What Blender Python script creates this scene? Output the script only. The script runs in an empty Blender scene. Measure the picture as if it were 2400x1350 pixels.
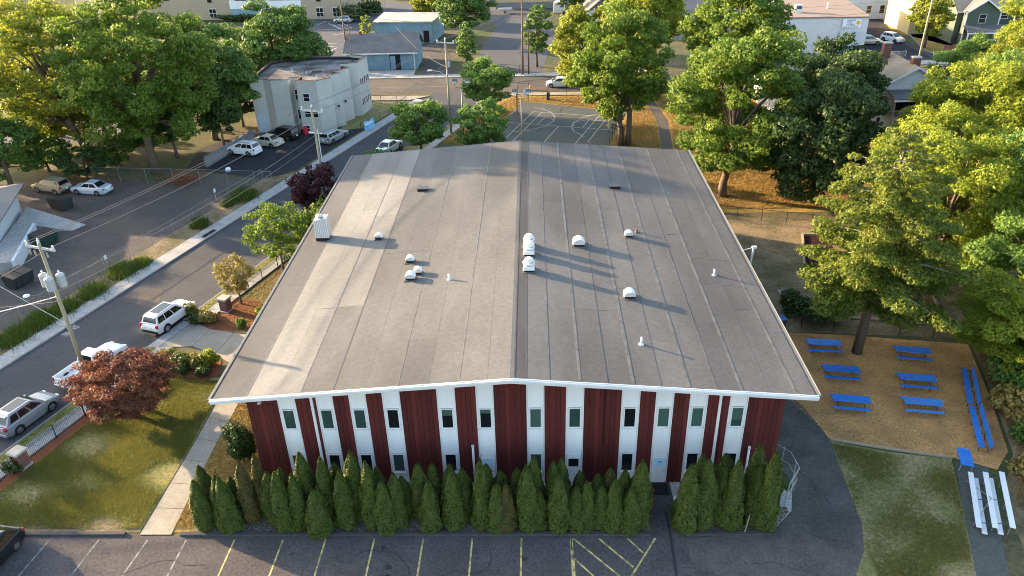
import bpy, bmesh, math, random
import numpy as np
from mathutils import Vector, Matrix
R = math.radians
random.seed(7)
sc = bpy.context.scene
C = sc.collection

# ------------------------------------------------------------------ camera, sky, sun, exposure
def look_axes(pitch, yaw, roll):
    fw = Vector((math.sin(yaw)*math.cos(pitch), math.cos(yaw)*math.cos(pitch), -math.sin(pitch)))
    rt = Vector((math.cos(yaw), -math.sin(yaw), 0)); up = rt.cross(fw)
    return math.cos(roll)*rt + math.sin(roll)*up, -math.sin(roll)*rt + math.cos(roll)*up, fw
r_, u_, f_ = look_axes(0.51475, -0.033712, -0.027379)
cd = bpy.data.cameras.new('camera'); cam = bpy.data.objects.new('camera', cd); C.objects.link(cam)
cam.matrix_world = Matrix(((r_.x, u_.x, -f_.x, 0), (r_.y, u_.y, -f_.y, 0), (r_.z, u_.z, -f_.z, 33.166), (0, 0, 0, 1)))
cd.sensor_width = 36; cd.lens = 36*1797.95/2400; cd.clip_start = 0.5; cd.clip_end = 3000
sc.camera = cam
SUN_EL, SUN_SHADOW = 12.6, 24.0           # elevation; shadows run this many degrees from +X towards -Y
w = bpy.data.worlds.new('World'); sc.world = w; w.use_nodes = True
nt = w.node_tree; bg = nt.nodes['Background']
sky = nt.nodes.new('ShaderNodeTexSky'); sky.sky_type = 'NISHITA'; sky.sun_disc = False
sky.sun_elevation = R(SUN_EL); sky.sun_rotation = R(SUN_SHADOW - 90.0)
sky.air_density = 1.0; sky.dust_density = 2.0; sky.ozone_density = 0.7
nt.links.new(sky.outputs[0], bg.inputs[0]); bg.inputs[1].default_value = 0.14
ld = bpy.data.lights.new('sun', 'SUN'); sun = bpy.data.objects.new('sun', ld); C.objects.link(sun)
ld.energy = 5.0; ld.angle = R(0.6); ld.color = (1.0, 0.73, 0.44)
dv = Vector((math.cos(R(SUN_EL))*math.cos(R(SUN_SHADOW)), -math.cos(R(SUN_EL))*math.sin(R(SUN_SHADOW)), -math.sin(R(SUN_EL))))
sun.rotation_euler = dv.to_track_quat('-Z', 'Y').to_euler()
sun.location = (-60, 60, 60)
vs = sc.view_settings; vs.view_transform = 'Standard'; vs.look = 'None'; vs.exposure = 2.5; vs.gamma = 1; vs.use_curve_mapping = False
sc.render.engine = 'CYCLES'; sc.cycles.max_bounces = 6; sc.cycles.filter_width = 1.0; sc.cycles.transparent_max_bounces = 8

# ------------------------------------------------------------------ materials
M = {}
def mat(name, col, rough=0.8, metal=0.0, col2=None, scale=4.0, bump=0.0, bscale=30.0, spec=0.3, detail=6, col3=None, scale3=0.3, amt3=0.5, stretch=None, emit=0, speck=0.0, sscale=7.0):
    m = bpy.data.materials.new(name); m.use_nodes = True; n = m.node_tree.nodes; L = m.node_tree.links
    b = n['Principled BSDF']; b.inputs['Roughness'].default_value = rough; b.inputs['Metallic'].default_value = metal
    b.inputs['Specular IOR Level'].default_value = spec if rough < 0.84 else 0.12
    b.inputs['Base Color'].default_value = (*col, 1)
    tc = n.new('ShaderNodeTexCoord'); co = tc.outputs['Object']
    if stretch:
        mp = n.new('ShaderNodeMapping'); mp.inputs['Scale'].default_value = stretch; L.new(co, mp.inputs[0]); co = mp.outputs[0]
    out = None
    if col2:
        t = n.new('ShaderNodeTexNoise'); t.inputs['Scale'].default_value = scale; t.inputs['Detail'].default_value = detail; t.inputs['Roughness'].default_value = 0.65
        L.new(co, t.inputs['Vector'])
        rp = n.new('ShaderNodeValToRGB'); rp.color_ramp.elements[0].position = 0.32; rp.color_ramp.elements[1].position = 0.68
        rp.color_ramp.elements[0].color = (*col, 1); rp.color_ramp.elements[1].color = (*col2, 1)
        L.new(t.outputs[0], rp.inputs[0]); out = rp.outputs[0]
    if col3:
        t3 = n.new('ShaderNodeTexNoise'); t3.inputs['Scale'].default_value = scale3; t3.inputs['Detail'].default_value = 5; L.new(co, t3.inputs['Vector'])
        rp3 = n.new('ShaderNodeValToRGB'); rp3.color_ramp.elements[0].position = 0.42; rp3.color_ramp.elements[1].position = 0.62
        rp3.color_ramp.elements[0].color = (0, 0, 0, 1); rp3.color_ramp.elements[1].color = (amt3, amt3, amt3, 1)
        L.new(t3.outputs[0], rp3.inputs[0])
        mx = n.new('ShaderNodeMix'); mx.data_type = 'RGBA'; L.new(rp3.outputs[0], mx.inputs[0])
        if out: L.new(out, mx.inputs[6])
        else: mx.inputs[6].default_value = (*col, 1)
        mx.inputs[7].default_value = (*col3, 1); out = mx.outputs[2]
    if speck:
        t4 = n.new('ShaderNodeTexNoise'); t4.inputs['Scale'].default_value = sscale; t4.inputs['Detail'].default_value = 3; t4.inputs['Roughness'].default_value = 0.7; L.new(tc.outputs['Object'], t4.inputs['Vector'])
        mr = n.new('ShaderNodeMapRange'); mr.inputs[1].default_value = 0.3; mr.inputs[2].default_value = 0.7; mr.inputs[3].default_value = 1 - speck; mr.inputs[4].default_value = 1 + speck; L.new(t4.outputs[0], mr.inputs[0])
        vm = n.new('ShaderNodeVectorMath'); vm.operation = 'SCALE'; L.new(out, vm.inputs[0]); L.new(mr.outputs[0], vm.inputs['Scale']); out = vm.outputs[0]
    if out: L.new(out, b.inputs['Base Color'])
    if bump:
        t2 = n.new('ShaderNodeTexNoise'); t2.inputs['Scale'].default_value = bscale; t2.inputs['Detail'].default_value = 4; L.new(co, t2.inputs['Vector'])
        bp = n.new('ShaderNodeBump'); bp.inputs['Strength'].default_value = bump; bp.inputs['Distance'].default_value = 0.03
        L.new(t2.outputs[0], bp.inputs['Height']); L.new(bp.outputs[0], b.inputs['Normal'])
    if emit:
        b.inputs['Emission Color'].default_value = (*col, 1); b.inputs['Emission Strength'].default_value = emit
    M[name] = m; return m
def leafmat(name, c1, c2, trans=0.35, c3=None):
    m = bpy.data.materials.new(name); m.use_nodes = True; n = m.node_tree.nodes; L = m.node_tree.links
    b = n['Principled BSDF']; b.inputs['Roughness'].default_value = 0.55; b.inputs['Specular IOR Level'].default_value = 0.25
    at = n.new('ShaderNodeAttribute'); at.attribute_name = 'tint'
    rp = n.new('ShaderNodeValToRGB'); e = rp.color_ramp.elements
    e[0].color = (*c1, 1); e[1].color = (*c2, 1)
    if c3:
        x = e.new(0.9); x.color = (*c2, 1); e[-1].color = (*c3, 1)
    L.new(at.outputs['Fac'], rp.inputs[0]); L.new(rp.outputs[0], b.inputs['Base Color'])
    tr = n.new('ShaderNodeBsdfTranslucent'); L.new(rp.outputs[0], tr.inputs[0])
    mx = n.new('ShaderNodeMixShader'); mx.inputs[0].default_value = trans
    L.new(b.outputs[0], mx.inputs[1]); L.new(tr.outputs[0], mx.inputs[2]); L.new(mx.outputs[0], n['Material Output'].inputs[0])
    M[name] = m; return m

mat('earth', (0.0800, 0.0720, 0.0440), 0.95, col2=(0.1280, 0.1040, 0.0600), scale=0.8, bump=0.5, bscale=6, col3=(0.0480, 0.0680, 0.0240), scale3=0.12, amt3=0.9, speck=0.35, sscale=2.5)
mat('asphalt_lot', (0.0715, 0.0651, 0.0670), 0.9, col2=(0.0923, 0.0834, 0.0843), scale=1.2, bump=0.35, bscale=60, col3=(0.0578, 0.0514, 0.0528), scale3=0.35, amt3=0.6, speck=0.32, sscale=6)
mat('asphalt_road', (0.0597, 0.0615, 0.0665), 0.9, col2=(0.0750, 0.0767, 0.0819), scale=0.8, bump=0.3, bscale=60, col3=(0.0512, 0.0521, 0.0563), scale3=0.25, amt3=0.5, speck=0.22, sscale=6)
mat('asphalt_old', (0.0674, 0.0612, 0.0594), 0.95, col2=(0.0900, 0.0792, 0.0720), scale=0.6, bump=0.4, bscale=40, col3=(0.1080, 0.0900, 0.0766), scale3=0.15, amt3=0.8, speck=0.28, sscale=5)
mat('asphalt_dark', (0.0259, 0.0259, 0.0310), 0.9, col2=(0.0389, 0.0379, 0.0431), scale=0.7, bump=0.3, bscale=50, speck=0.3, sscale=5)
mat('asphalt_drive', (0.0833, 0.0750, 0.0693), 0.9, col2=(0.1110, 0.0988, 0.0890), scale=1.0, bump=0.35, bscale=60, col3=(0.0486, 0.0443, 0.0421), scale3=0.4, amt3=0.6, speck=0.28, sscale=6)
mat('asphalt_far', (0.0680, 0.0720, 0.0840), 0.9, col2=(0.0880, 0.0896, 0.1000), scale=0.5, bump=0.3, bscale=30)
mat('court', (0.0601, 0.0751, 0.0721), 0.85, col2=(0.0851, 0.0951, 0.0851), scale=0.7, bump=0.2, bscale=40, col3=(0.1001, 0.0951, 0.0801), scale3=0.2, amt3=0.6, speck=0.2, sscale=4)
mat('concrete', (0.2911, 0.2867, 0.2779), 0.85, col2=(0.3705, 0.3616, 0.3484), scale=2.5, bump=0.25, bscale=50, col3=(0.2381, 0.2294, 0.2205), scale3=0.7, amt3=0.5, speck=0.12, sscale=5)
mat('concrete_warm', (0.2604, 0.2356, 0.1922), 0.85, col2=(0.3100, 0.2852, 0.2356), scale=1.5, bump=0.2, bscale=50, col3=(0.2108, 0.1860, 0.1550), scale3=0.6, amt3=0.5, speck=0.12, sscale=5)
mat('kerb_stone', (0.2000, 0.1960, 0.1920), 0.85, col2=(0.2720, 0.2640, 0.2560), scale=3, bump=0.3, bscale=40)
mat('kerb_asphalt', (0.0525, 0.0511, 0.0525), 0.9, col2=(0.0770, 0.0735, 0.0700), scale=3, bump=0.5, bscale=30)
mat('lawn', (0.1260, 0.1416, 0.0360), 0.95, col2=(0.1980, 0.1860, 0.0660), scale=1.6, bump=0.8, bscale=9, col3=(0.2520, 0.1980, 0.1020), scale3=0.22, amt3=0.8, detail=10, speck=0.4, sscale=5)
mat('lawn_dry', (0.2484, 0.1656, 0.0506), 0.95, col2=(0.3496, 0.2300, 0.0736), scale=2.0, bump=0.9, bscale=7, col3=(0.1104, 0.1058, 0.0322), scale3=0.2, amt3=0.7, detail=10, speck=0.35, sscale=3)
mat('lawn_patchy', (0.12, 0.125, 0.042), 0.95, col2=(0.19, 0.165, 0.075), scale=2.2, bump=0.8, bscale=9, col3=(0.25, 0.20, 0.105), scale3=0.42, amt3=0.8, detail=10, speck=0.4, sscale=5)
mat('dry_dirt', (0.1650, 0.1237, 0.0750), 0.95, col2=(0.2325, 0.1800, 0.1125), scale=1.8, bump=0.8, bscale=12, col3=(0.0750, 0.0713, 0.0338), scale3=0.35, amt3=0.7, speck=0.35, sscale=4)
mat('wood_chips', (0.3898, 0.2039, 0.0724), 0.95, col2=(0.6171, 0.3399, 0.1330), scale=9, bump=1.0, bscale=22, col3=(0.2761, 0.1564, 0.0638), scale3=0.5, amt3=0.75, speck=0.42, sscale=8)
mat('red_mulch', (0.1430, 0.0495, 0.0275), 0.95, col2=(0.2200, 0.0825, 0.0440), scale=12, bump=1.0, bscale=25)
mat('gravel_white', (0.2400, 0.2325, 0.2250), 0.9, col2=(0.4650, 0.4575, 0.4425), scale=12, bump=1.0, bscale=18, detail=2, speck=0.4, sscale=9)
mat('paint_white', (0.4340, 0.4340, 0.4200), 0.7, col2=(0.5250, 0.5250, 0.5110), scale=6, col3=(0.1400, 0.1400, 0.1400), scale3=2.2, amt3=0.7)
mat('paint_faded', (0.1950, 0.1950, 0.1918), 0.8, col2=(0.2730, 0.2730, 0.2665), scale=8, col3=(0.0585, 0.0585, 0.0618), scale3=3.0, amt3=0.9)
mat('paint_yellow', (0.4960, 0.4000, 0.1120), 0.7, col2=(0.5760, 0.4960, 0.2080), scale=8, col3=(0.0960, 0.0880, 0.0640), scale3=3.0, amt3=0.8)
mat('tar', (0.022, 0.022, 0.025), 0.7, col2=(0.032, 0.032, 0.035), scale=3)
mat('white_metal', (0.6084, 0.6162, 0.6240), 0.4, col2=(0.6552, 0.6630, 0.6708), scale=2)
mat('white_panel', (0.6882, 0.7068, 0.7161), 0.6, col2=(0.7440, 0.7533, 0.7626), scale=0.8, bump=0.05, col3=(0.6138, 0.6231, 0.6231), scale3=0.5, amt3=0.4, stretch=(2.0, 2.0, 0.35))
mat('white_trim', (0.6400, 0.6480, 0.6560), 0.5, col2=(0.6880, 0.6880, 0.6960), scale=1.0, col3=(0.4800, 0.4960, 0.5280), scale3=0.9, amt3=0.35)
mat('galvanised', (0.48, 0.49, 0.50), 0.45, 0.6, col2=(0.58, 0.59, 0.60), scale=5)
mat('aluminium', (0.66, 0.67, 0.69), 0.4, 0.35, col2=(0.74, 0.75, 0.77), scale=3, stretch=(1, 0.1, 1))
mat('black_metal', (0.018, 0.018, 0.02), 0.45, 0.3)
mat('dark_metal', (0.07, 0.07, 0.075), 0.5, 0.4)
mat('rubber', (0.018, 0.018, 0.019), 0.85)
mat('glass_dark', (0.010, 0.012, 0.014), 0.06, spec=0.6)
mat('glass_teal', (0.030, 0.060, 0.055), 0.08, spec=0.6)
mat('glass_blind', (0.055, 0.10, 0.085), 0.18, spec=0.6)
mat('glass_pale', (0.22, 0.34, 0.38), 0.15, spec=0.6)
for i, k in enumerate((0.85, 1.0, 1.15, 1.3)):
    mat('red_board%d' % i, (0.068*k, 0.0108*k, 0.0102*k), 0.75, col2=(0.090*k, 0.0148*k, 0.0138*k), scale=3, stretch=(4, 4, 0.4), bump=0.25, bscale=20)
mat('red_dark', (0.018, 0.004, 0.004), 0.8)
RF = [((0.0979, 0.0980, 0.0975), (0.1214, 0.1200, 0.1177)), ((0.0867, 0.0865, 0.0878), (0.1061, 0.1050, 0.1052)), ((0.0755, 0.0755, 0.0772), (0.0918, 0.0910, 0.0926)), ((0.1571, 0.1540, 0.1467), (0.1897, 0.1850, 0.1747)), ((0.1408, 0.1380, 0.1322), (0.1683, 0.1640, 0.1554)), ((0.0571, 0.0560, 0.0569), (0.0734, 0.0710, 0.0704))]
for i, (a, b) in enumerate(RF):
    mat('roof_sheet%d' % i, a, 0.80, col2=b, scale=0.55, bump=0.12, bscale=14, spec=0.35 if i in (3, 4) else 0.18, col3=tuple(x*0.72 for x in a), scale3=0.16, amt3=0.85, detail=9, stretch=(1.0, 0.35, 1), speck=0.13, sscale=3.5)
mat('roof_seam', (0.1024, 0.0980, 0.0935), 0.6, col2=(0.1336, 0.1292, 0.1225), scale=1.2, col3=(0.0489, 0.0468, 0.0468), scale3=1.5, amt3=0.6)
mat('roof_seam_dark', (0.0584, 0.0550, 0.0550), 0.7, col2=(0.0825, 0.0791, 0.0791), scale=1.2)
mat('wood_pole', (0.24, 0.21, 0.15), 0.9, col2=(0.32, 0.29, 0.20), scale=3, stretch=(5, 5, 0.4), bump=0.5, bscale=14)
mat('wood_pole_brown', (0.13, 0.085, 0.05), 0.9, col2=(0.19, 0.13, 0.08), scale=3, stretch=(5, 5, 0.4), bump=0.5, bscale=14)
mat('bark', (0.085, 0.065, 0.048), 0.95, col2=(0.14, 0.11, 0.085), scale=4, stretch=(3, 3, 0.5), bump=1.0, bscale=9)
mat('bark_pale', (0.26, 0.23, 0.19), 0.95, col2=(0.36, 0.32, 0.27), scale=4, bump=0.6, bscale=9)
mat('blue_paint', (0.026, 0.150, 0.50), 0.42, col2=(0.036, 0.185, 0.56), scale=3, col3=(0.03, 0.10, 0.34), scale3=2.0, amt3=0.4)
mat('blue_paint_faded', (0.040, 0.18, 0.49), 0.5, col2=(0.06, 0.22, 0.54), scale=3, col3=(0.09, 0.16, 0.34), scale3=2.0, amt3=0.5)
mat('blue_paint_deep', (0.018, 0.12, 0.44), 0.4, col2=(0.028, 0.15, 0.50), scale=3, col3=(0.02, 0.07, 0.26), scale3=2.5, amt3=0.5)
mat('timber', (0.2400, 0.1920, 0.1360), 0.9, col2=(0.3200, 0.2640, 0.1920), scale=4)
mat('brick', (0.16, 0.075, 0.06), 0.9, col2=(0.22, 0.10, 0.08), scale=6, bump=0.4)
mat('tan_brick', (0.34, 0.27, 0.19), 0.9, col2=(0.42, 0.34, 0.25), scale=3, bump=0.3, bscale=14)
mat('stone_cap', (0.3250, 0.3055, 0.2730), 0.85, col2=(0.3900, 0.3705, 0.3315), scale=4)
mat('stucco', (0.4594, 0.4447, 0.4105), 0.9, col2=(0.5278, 0.5131, 0.4790), scale=0.6, bump=0.3, bscale=20, col3=(0.3910, 0.3763, 0.3470), scale3=0.35, amt3=0.5, speck=0.08, sscale=3)
mat('roof_tar', (0.13, 0.125, 0.125), 0.85, col2=(0.22, 0.21, 0.20), scale=0.7, bump=0.3, bscale=12, col3=(0.05, 0.05, 0.05), scale3=0.4, amt3=0.9)
mat('parapet_dark', (0.035, 0.033, 0.036), 0.9)
mat('coping_brown', (0.10, 0.065, 0.055), 0.7)
mat('shingle_grey', (0.11, 0.11, 0.115), 0.9, col2=(0.16, 0.155, 0.16), scale=5, bump=0.5, bscale=16, col3=(0.09, 0.085, 0.085), scale3=0.6, amt3=0.5)
mat('shingle_tan', (0.2720, 0.2160, 0.1520), 0.9, col2=(0.3360, 0.2720, 0.2000), scale=5, bump=0.5, bscale=16, col3=(0.2240, 0.1840, 0.1440), scale3=0.6, amt3=0.6)
mat('shingle_pale', (0.1650, 0.1650, 0.1650), 0.9, col2=(0.2090, 0.2090, 0.2090), scale=5, bump=0.5, bscale=16)
mat('shingle_pink', (0.1980, 0.1540, 0.1320), 0.9, col2=(0.2420, 0.1925, 0.1650), scale=3, bump=0.3, bscale=10)
mat('siding_blue', (0.15, 0.26, 0.33), 0.85, col2=(0.20, 0.31, 0.37), scale=2, bump=0.3, bscale=12, col3=(0.13, 0.20, 0.24), scale3=0.7, amt3=0.6)
mat('block_grey', (0.1560, 0.1620, 0.1680), 0.9, col2=(0.1980, 0.1980, 0.1980), scale=3, bump=0.4, bscale=14)
mat('block_white', (0.5280, 0.5440, 0.5600), 0.8, col2=(0.5920, 0.6000, 0.6160), scale=1.5, bump=0.3, bscale=10)
mat('siding_white', (0.5610, 0.5695, 0.5695), 0.7, col2=(0.6205, 0.6205, 0.6205), scale=1.0, stretch=(0.3, 0.3, 6), bump=0.3, bscale=3)
mat('siding_yellow', (0.4200, 0.3360, 0.1750), 0.7, col2=(0.4620, 0.3780, 0.2100), scale=1.0, stretch=(0.3, 0.3, 6))
mat('siding_paleblue', (0.42, 0.50, 0.57), 0.7, col2=(0.48, 0.55, 0.62), scale=1.0, stretch=(0.3, 0.3, 6))
mat('siding_green', (0.060, 0.085, 0.068), 0.7, col2=(0.075, 0.10, 0.08), scale=1.0, stretch=(0.3, 0.3, 6))
mat('siding_grey', (0.19, 0.21, 0.24), 0.7, col2=(0.24, 0.26, 0.29), scale=1.0, stretch=(0.3, 0.3, 6))
mat('dark_inside', (0.02, 0.018, 0.018), 0.95)
mat('wood_red', (0.22, 0.07, 0.05), 0.8)
mat('car_white', (0.74, 0.75, 0.76), 0.25, spec=0.6); mat('car_silver', (0.40, 0.42, 0.44), 0.28, 0.5, spec=0.6)
mat('car_grey', (0.30, 0.315, 0.34), 0.28, 0.5, spec=0.6); mat('car_black', (0.012, 0.013, 0.015), 0.22, spec=0.6)
mat('car_tan', (0.30, 0.26, 0.20), 0.35, 0.3, spec=0.5); mat('car_beige', (0.50, 0.48, 0.38), 0.45, spec=0.5); mat('car_navy', (0.015, 0.02, 0.035), 0.25, spec=0.6)
mat('car_iceblue', (0.50, 0.56, 0.64), 0.28, 0.3, spec=0.6)
mat('lamp_red', (0.42, 0.012, 0.02), 0.25, spec=0.6); mat('lamp_clear', (0.70, 0.72, 0.74), 0.15, 0.3, spec=0.6)
mat('chrome', (0.62, 0.63, 0.64), 0.2, 0.9); mat('trim_black', (0.02, 0.02, 0.021), 0.6)
mat('dumpster_dark', (0.022, 0.026, 0.026), 0.6, col2=(0.035, 0.04, 0.038), scale=3, bump=0.2)
mat('dumpster_green', (0.02, 0.045, 0.035), 0.6, col2=(0.03, 0.06, 0.045), scale=3)
mat('orange', (0.75, 0.10, 0.02), 0.6); mat('sign_white', (0.75, 0.78, 0.80), 0.6); mat('sign_ink', (0.04, 0.10, 0.22), 0.7); mat('sign_yellow', (0.75, 0.42, 0.05), 0.7)
mat('tarp_blue', (0.10, 0.42, 0.75), 0.6, col2=(0.30, 0.62, 0.85), scale=1.2); mat('tarp_white', (0.70, 0.78, 0.82), 0.6)
mat('bin_blue', (0.03, 0.14, 0.36), 0.5); mat('poster_blue', (0.45, 0.66, 0.82), 0.6); mat('poster_ink', (0.06, 0.22, 0.45), 0.6)
mat('red_plastic', (0.50, 0.03, 0.05), 0.5); mat('plum_rubber', (0.0270, 0.0084, 0.0132), 0.9, col2=(0.0360, 0.0120, 0.0180), scale=4); mat('backboard', (0.55, 0.48, 0.28), 0.7)
mat('wire', (0.10, 0.10, 0.105), 0.6); mat('wire_pale', (0.62, 0.58, 0.50), 0.6); mat('rust_brown', (0.15, 0.05, 0.025), 0.95, col2=(0.22, 0.08, 0.035), scale=8)
mat('pole_steel', (0.16, 0.17, 0.18), 0.5, 0.5); mat('red_roof', (0.28, 0.05, 0.05), 0.8)

mat('gutter_grey', (0.1134, 0.1176, 0.1218), 0.6, col2=(0.1512, 0.1554, 0.1596), scale=2)
mat('transformer_grey', (0.36, 0.38, 0.40), 0.5, col2=(0.42, 0.44, 0.46), scale=3)
leafmat('leaf_maple', (0.074, 0.141, 0.020), (0.160, 0.230, 0.031), 0.48, (0.333, 0.307, 0.038))
leafmat('leaf_maple_gold', (0.122, 0.173, 0.020), (0.269, 0.282, 0.033), 0.50, (0.486, 0.371, 0.038))
leafmat('leaf_green', (0.059, 0.125, 0.027), (0.125, 0.200, 0.040), 0.35)
leafmat('leaf_fresh', (0.083, 0.166, 0.033), (0.166, 0.259, 0.050), 0.38)
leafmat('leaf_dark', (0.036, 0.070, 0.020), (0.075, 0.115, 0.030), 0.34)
leafmat('leaf_lime', (0.134, 0.198, 0.020), (0.282, 0.320, 0.033), 0.50, (0.461, 0.384, 0.038))
leafmat('leaf_hemlock', (0.080, 0.125, 0.018), (0.20, 0.225, 0.036), 0.45)
leafmat('chip', (0.20, 0.11, 0.042), (0.48, 0.29, 0.12), 0.0, (0.66, 0.48, 0.27))
leafmat('leaf_thuja', (0.042, 0.066, 0.009), (0.090, 0.116, 0.016), 0.26)
leafmat('leaf_thuja_brown', (0.045, 0.052, 0.011), (0.11, 0.085, 0.020), 0.24, (0.18, 0.085, 0.022))
leafmat('leaf_red', (0.115, 0.044, 0.032), (0.22, 0.088, 0.052), 0.38, (0.38, 0.22, 0.085))
leafmat('leaf_plum', (0.038, 0.010, 0.015), (0.090, 0.023, 0.028), 0.25)
leafmat('leaf_olive', (0.183, 0.166, 0.046), (0.316, 0.250, 0.074), 0.35, (0.433, 0.250, 0.083))
leafmat('leaf_azalea', (0.083, 0.125, 0.027), (0.216, 0.200, 0.042), 0.30, (0.499, 0.166, 0.067))
leafmat('leaf_yew', (0.031, 0.059, 0.013), (0.064, 0.100, 0.023), 0.20)
leafmat('grass_blade', (0.135, 0.155, 0.030), (0.24, 0.225, 0.052), 0.50, (0.36, 0.27, 0.10))
leafmat('grass_dry', (0.20, 0.135, 0.045), (0.40, 0.255, 0.085), 0.40)
leafmat('weed', (0.055, 0.095, 0.016), (0.12, 0.16, 0.030), 0.38)
leafmat('leaf_dead', (0.208, 0.058, 0.026), (0.364, 0.117, 0.046), 0.3)

# ------------------------------------------------------------------ mesh helpers
class MB:
    def __init__(s): s.v = []; s.f = []
    def add(s, vs_, fs):
        o = len(s.v); s.v += [tuple(p) for p in vs_]; s.f += [tuple(i + o for i in f) for f in fs]; return s
    def box(s, c, d, rz=0, m=None):
        x, y, z = d[0]/2, d[1]/2, d[2]/2; ca, sa = math.cos(rz), math.sin(rz); P = []
        for (i, j, k) in ((-1,-1,-1),(1,-1,-1),(1,1,-1),(-1,1,-1),(-1,-1,1),(1,-1,1),(1,1,1),(-1,1,1)):
            a, b = i*x, j*y; P.append((c[0] + a*ca - b*sa, c[1] + a*sa + b*ca, c[2] + k*z))
        return s.add(P, ((0,3,2,1),(4,5,6,7),(0,1,5,4),(1,2,6,5),(2,3,7,6),(3,0,4,7)))
    def prism(s, pts, z0, z1):
        n = len(pts); a = sum(pts[i][0]*pts[(i+1) % n][1] - pts[(i+1) % n][0]*pts[i][1] for i in range(n))
        if a < 0: pts = pts[::-1]
        zz0 = z0 if isinstance(z0, (list, tuple)) else [z0]*n; zz1 = z1 if isinstance(z1, (list, tuple)) else [z1]*n
        if a < 0: zz0, zz1 = list(zz0)[::-1], list(zz1)[::-1]
        P = [(p[0], p[1], zz0[i]) for i, p in enumerate(pts)] + [(p[0], p[1], zz1[i]) for i, p in enumerate(pts)]
        F = [tuple(range(n))[::-1], tuple(range(n, 2*n))] + [(i, (i+1) % n, (i+1) % n + n, i + n) for i in range(n)]
        return s.add(P, F)
    def poly(s, pts): return s.add(pts, (tuple(range(len(pts))),))
    def hexa(s, b, t): return s.add(list(b) + list(t), ((0,3,2,1),(4,5,6,7),(0,1,5,4),(1,2,6,5),(2,3,7,6),(3,0,4,7)))
    def tube(s, pts, r, n=6, r2=None, cap=True):
        pts = [Vector(p) for p in pts]
        rr = r if isinstance(r, (list, tuple)) else [r + ((r2 - r)*i/(len(pts)-1) if r2 is not None else 0) for i in range(len(pts))]
        P = []; F = []
        for i, p in enumerate(pts):
            t = (pts[min(i+1, len(pts)-1)] - pts[max(i-1, 0)]).normalized()
            a = t.orthogonal().normalized() if i == 0 else (a - t*a.dot(t)).normalized()
            b = t.cross(a)
            for k in range(n):
                q = 2*math.pi*k/n; P.append(p + (a*math.cos(q) + b*math.sin(q))*rr[i])
        for i in range(len(pts)-1):
            for k in range(n):
                F.append((i*n + k, i*n + (k+1) % n, (i+1)*n + (k+1) % n, (i+1)*n + k))
        if cap: F.append(tuple(range(n))[::-1]); F.append(tuple(range((len(pts)-1)*n, len(pts)*n)))
        return s.add(P, F)
    def cyl(s, c, r, h, n=14, r2=None): return s.tube([c, (c[0], c[1], c[2] + h)], r, n, r if r2 is None else r2)
    def lathe(s, c, prof, n=16):
        P = []; F = []
        for (r, z) in prof:
            for k in range(n): P.append((c[0] + r*math.cos(2*math.pi*k/n), c[1] + r*math.sin(2*math.pi*k/n), c[2] + z))
        for i in range(len(prof)-1):
            for k in range(n): F.append((i*n+k, i*n+(k+1) % n, (i+1)*n+(k+1) % n, (i+1)*n+k))
        F.append(tuple(range(n))[::-1]); F.append(tuple(range((len(prof)-1)*n, len(prof)*n)))
        return s.add(P, F)
    def build(s, name, m, parent=None, off=(0, 0, 0), smooth=False, bevel=0, seg=2):
        me = bpy.data.meshes.new(name); me.from_pydata([(v[0]-off[0], v[1]-off[1], v[2]-off[2]) for v in s.v], [], s.f)
        me.materials.append(M[m] if isinstance(m, str) else m)
        if smooth: me.polygons.foreach_set('use_smooth', [True]*len(me.polygons))
        o = bpy.data.objects.new(name, me); C.objects.link(o); o.parent = parent
        if bevel:
            b = o.modifiers.new('bevel', 'BEVEL'); b.width = bevel; b.segments = seg; b.limit_method = 'ANGLE'; b.angle_limit = R(35)
        return o
def npmesh(name, V, F, m, parent=None, tint=None, smooth=False):
    """V (n,3) array, F (k,4) or (k,3) int array"""
    me = bpy.data.meshes.new(name); n = len(V); k, c = F.shape
    me.vertices.add(n); me.vertices.foreach_set('co', V.astype(np.float32).ravel())
    me.loops.add(k*c); me.loops.foreach_set('vertex_index', F.astype(np.int32).ravel())
    me.polygons.add(k); me.polygons.foreach_set('loop_start', np.arange(0, k*c, c, dtype=np.int32)); me.polygons.foreach_set('loop_total', np.full(k, c, dtype=np.int32))
    if smooth: me.polygons.foreach_set('use_smooth', np.ones(k, dtype=bool))
    me.update(calc_edges=True)
    if tint is not None:
        a = me.attributes.new('tint', 'FLOAT', 'FACE'); a.data.foreach_set('value', tint.astype(np.float32))
    me.materials.append(M[m]); o = bpy.data.objects.new(name, me); C.objects.link(o); o.parent = parent; return o
def tag(o, label=None, cat=None, group=None, kind=None):
    if label: o['label'] = label
    if cat: o['category'] = cat
    if group: o['group'] = group
    if kind: o['kind'] = kind
    return o
def thing(name, label, cat, loc=(0, 0, 0), rz=0, group=None):
    o = bpy.data.objects.new(name, None); C.objects.link(o); o.location = loc if len(loc) == 3 else (loc[0], loc[1], 0); o.rotation_euler = (0, 0, rz)
    o.empty_display_size = 0.3
    return tag(o, label, cat, group)
def copy_tree(o, parent=None):
    c = o.copy(); C.objects.link(c); c.parent = parent
    for ch in list(o.children): copy_tree(ch, c)
    return c
def sheet(name, pts, z, m, kind='structure', parent=None):
    s = MB(); n = len(pts); a = sum(pts[i][0]*pts[(i+1) % n][1] - pts[(i+1) % n][0]*pts[i][1] for i in range(n))
    if a < 0: pts = pts[::-1]
    s.poly([(p[0], p[1], z) for p in pts]); o = s.build(name, m, parent)
    if kind: o['kind'] = kind
    return o
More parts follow.
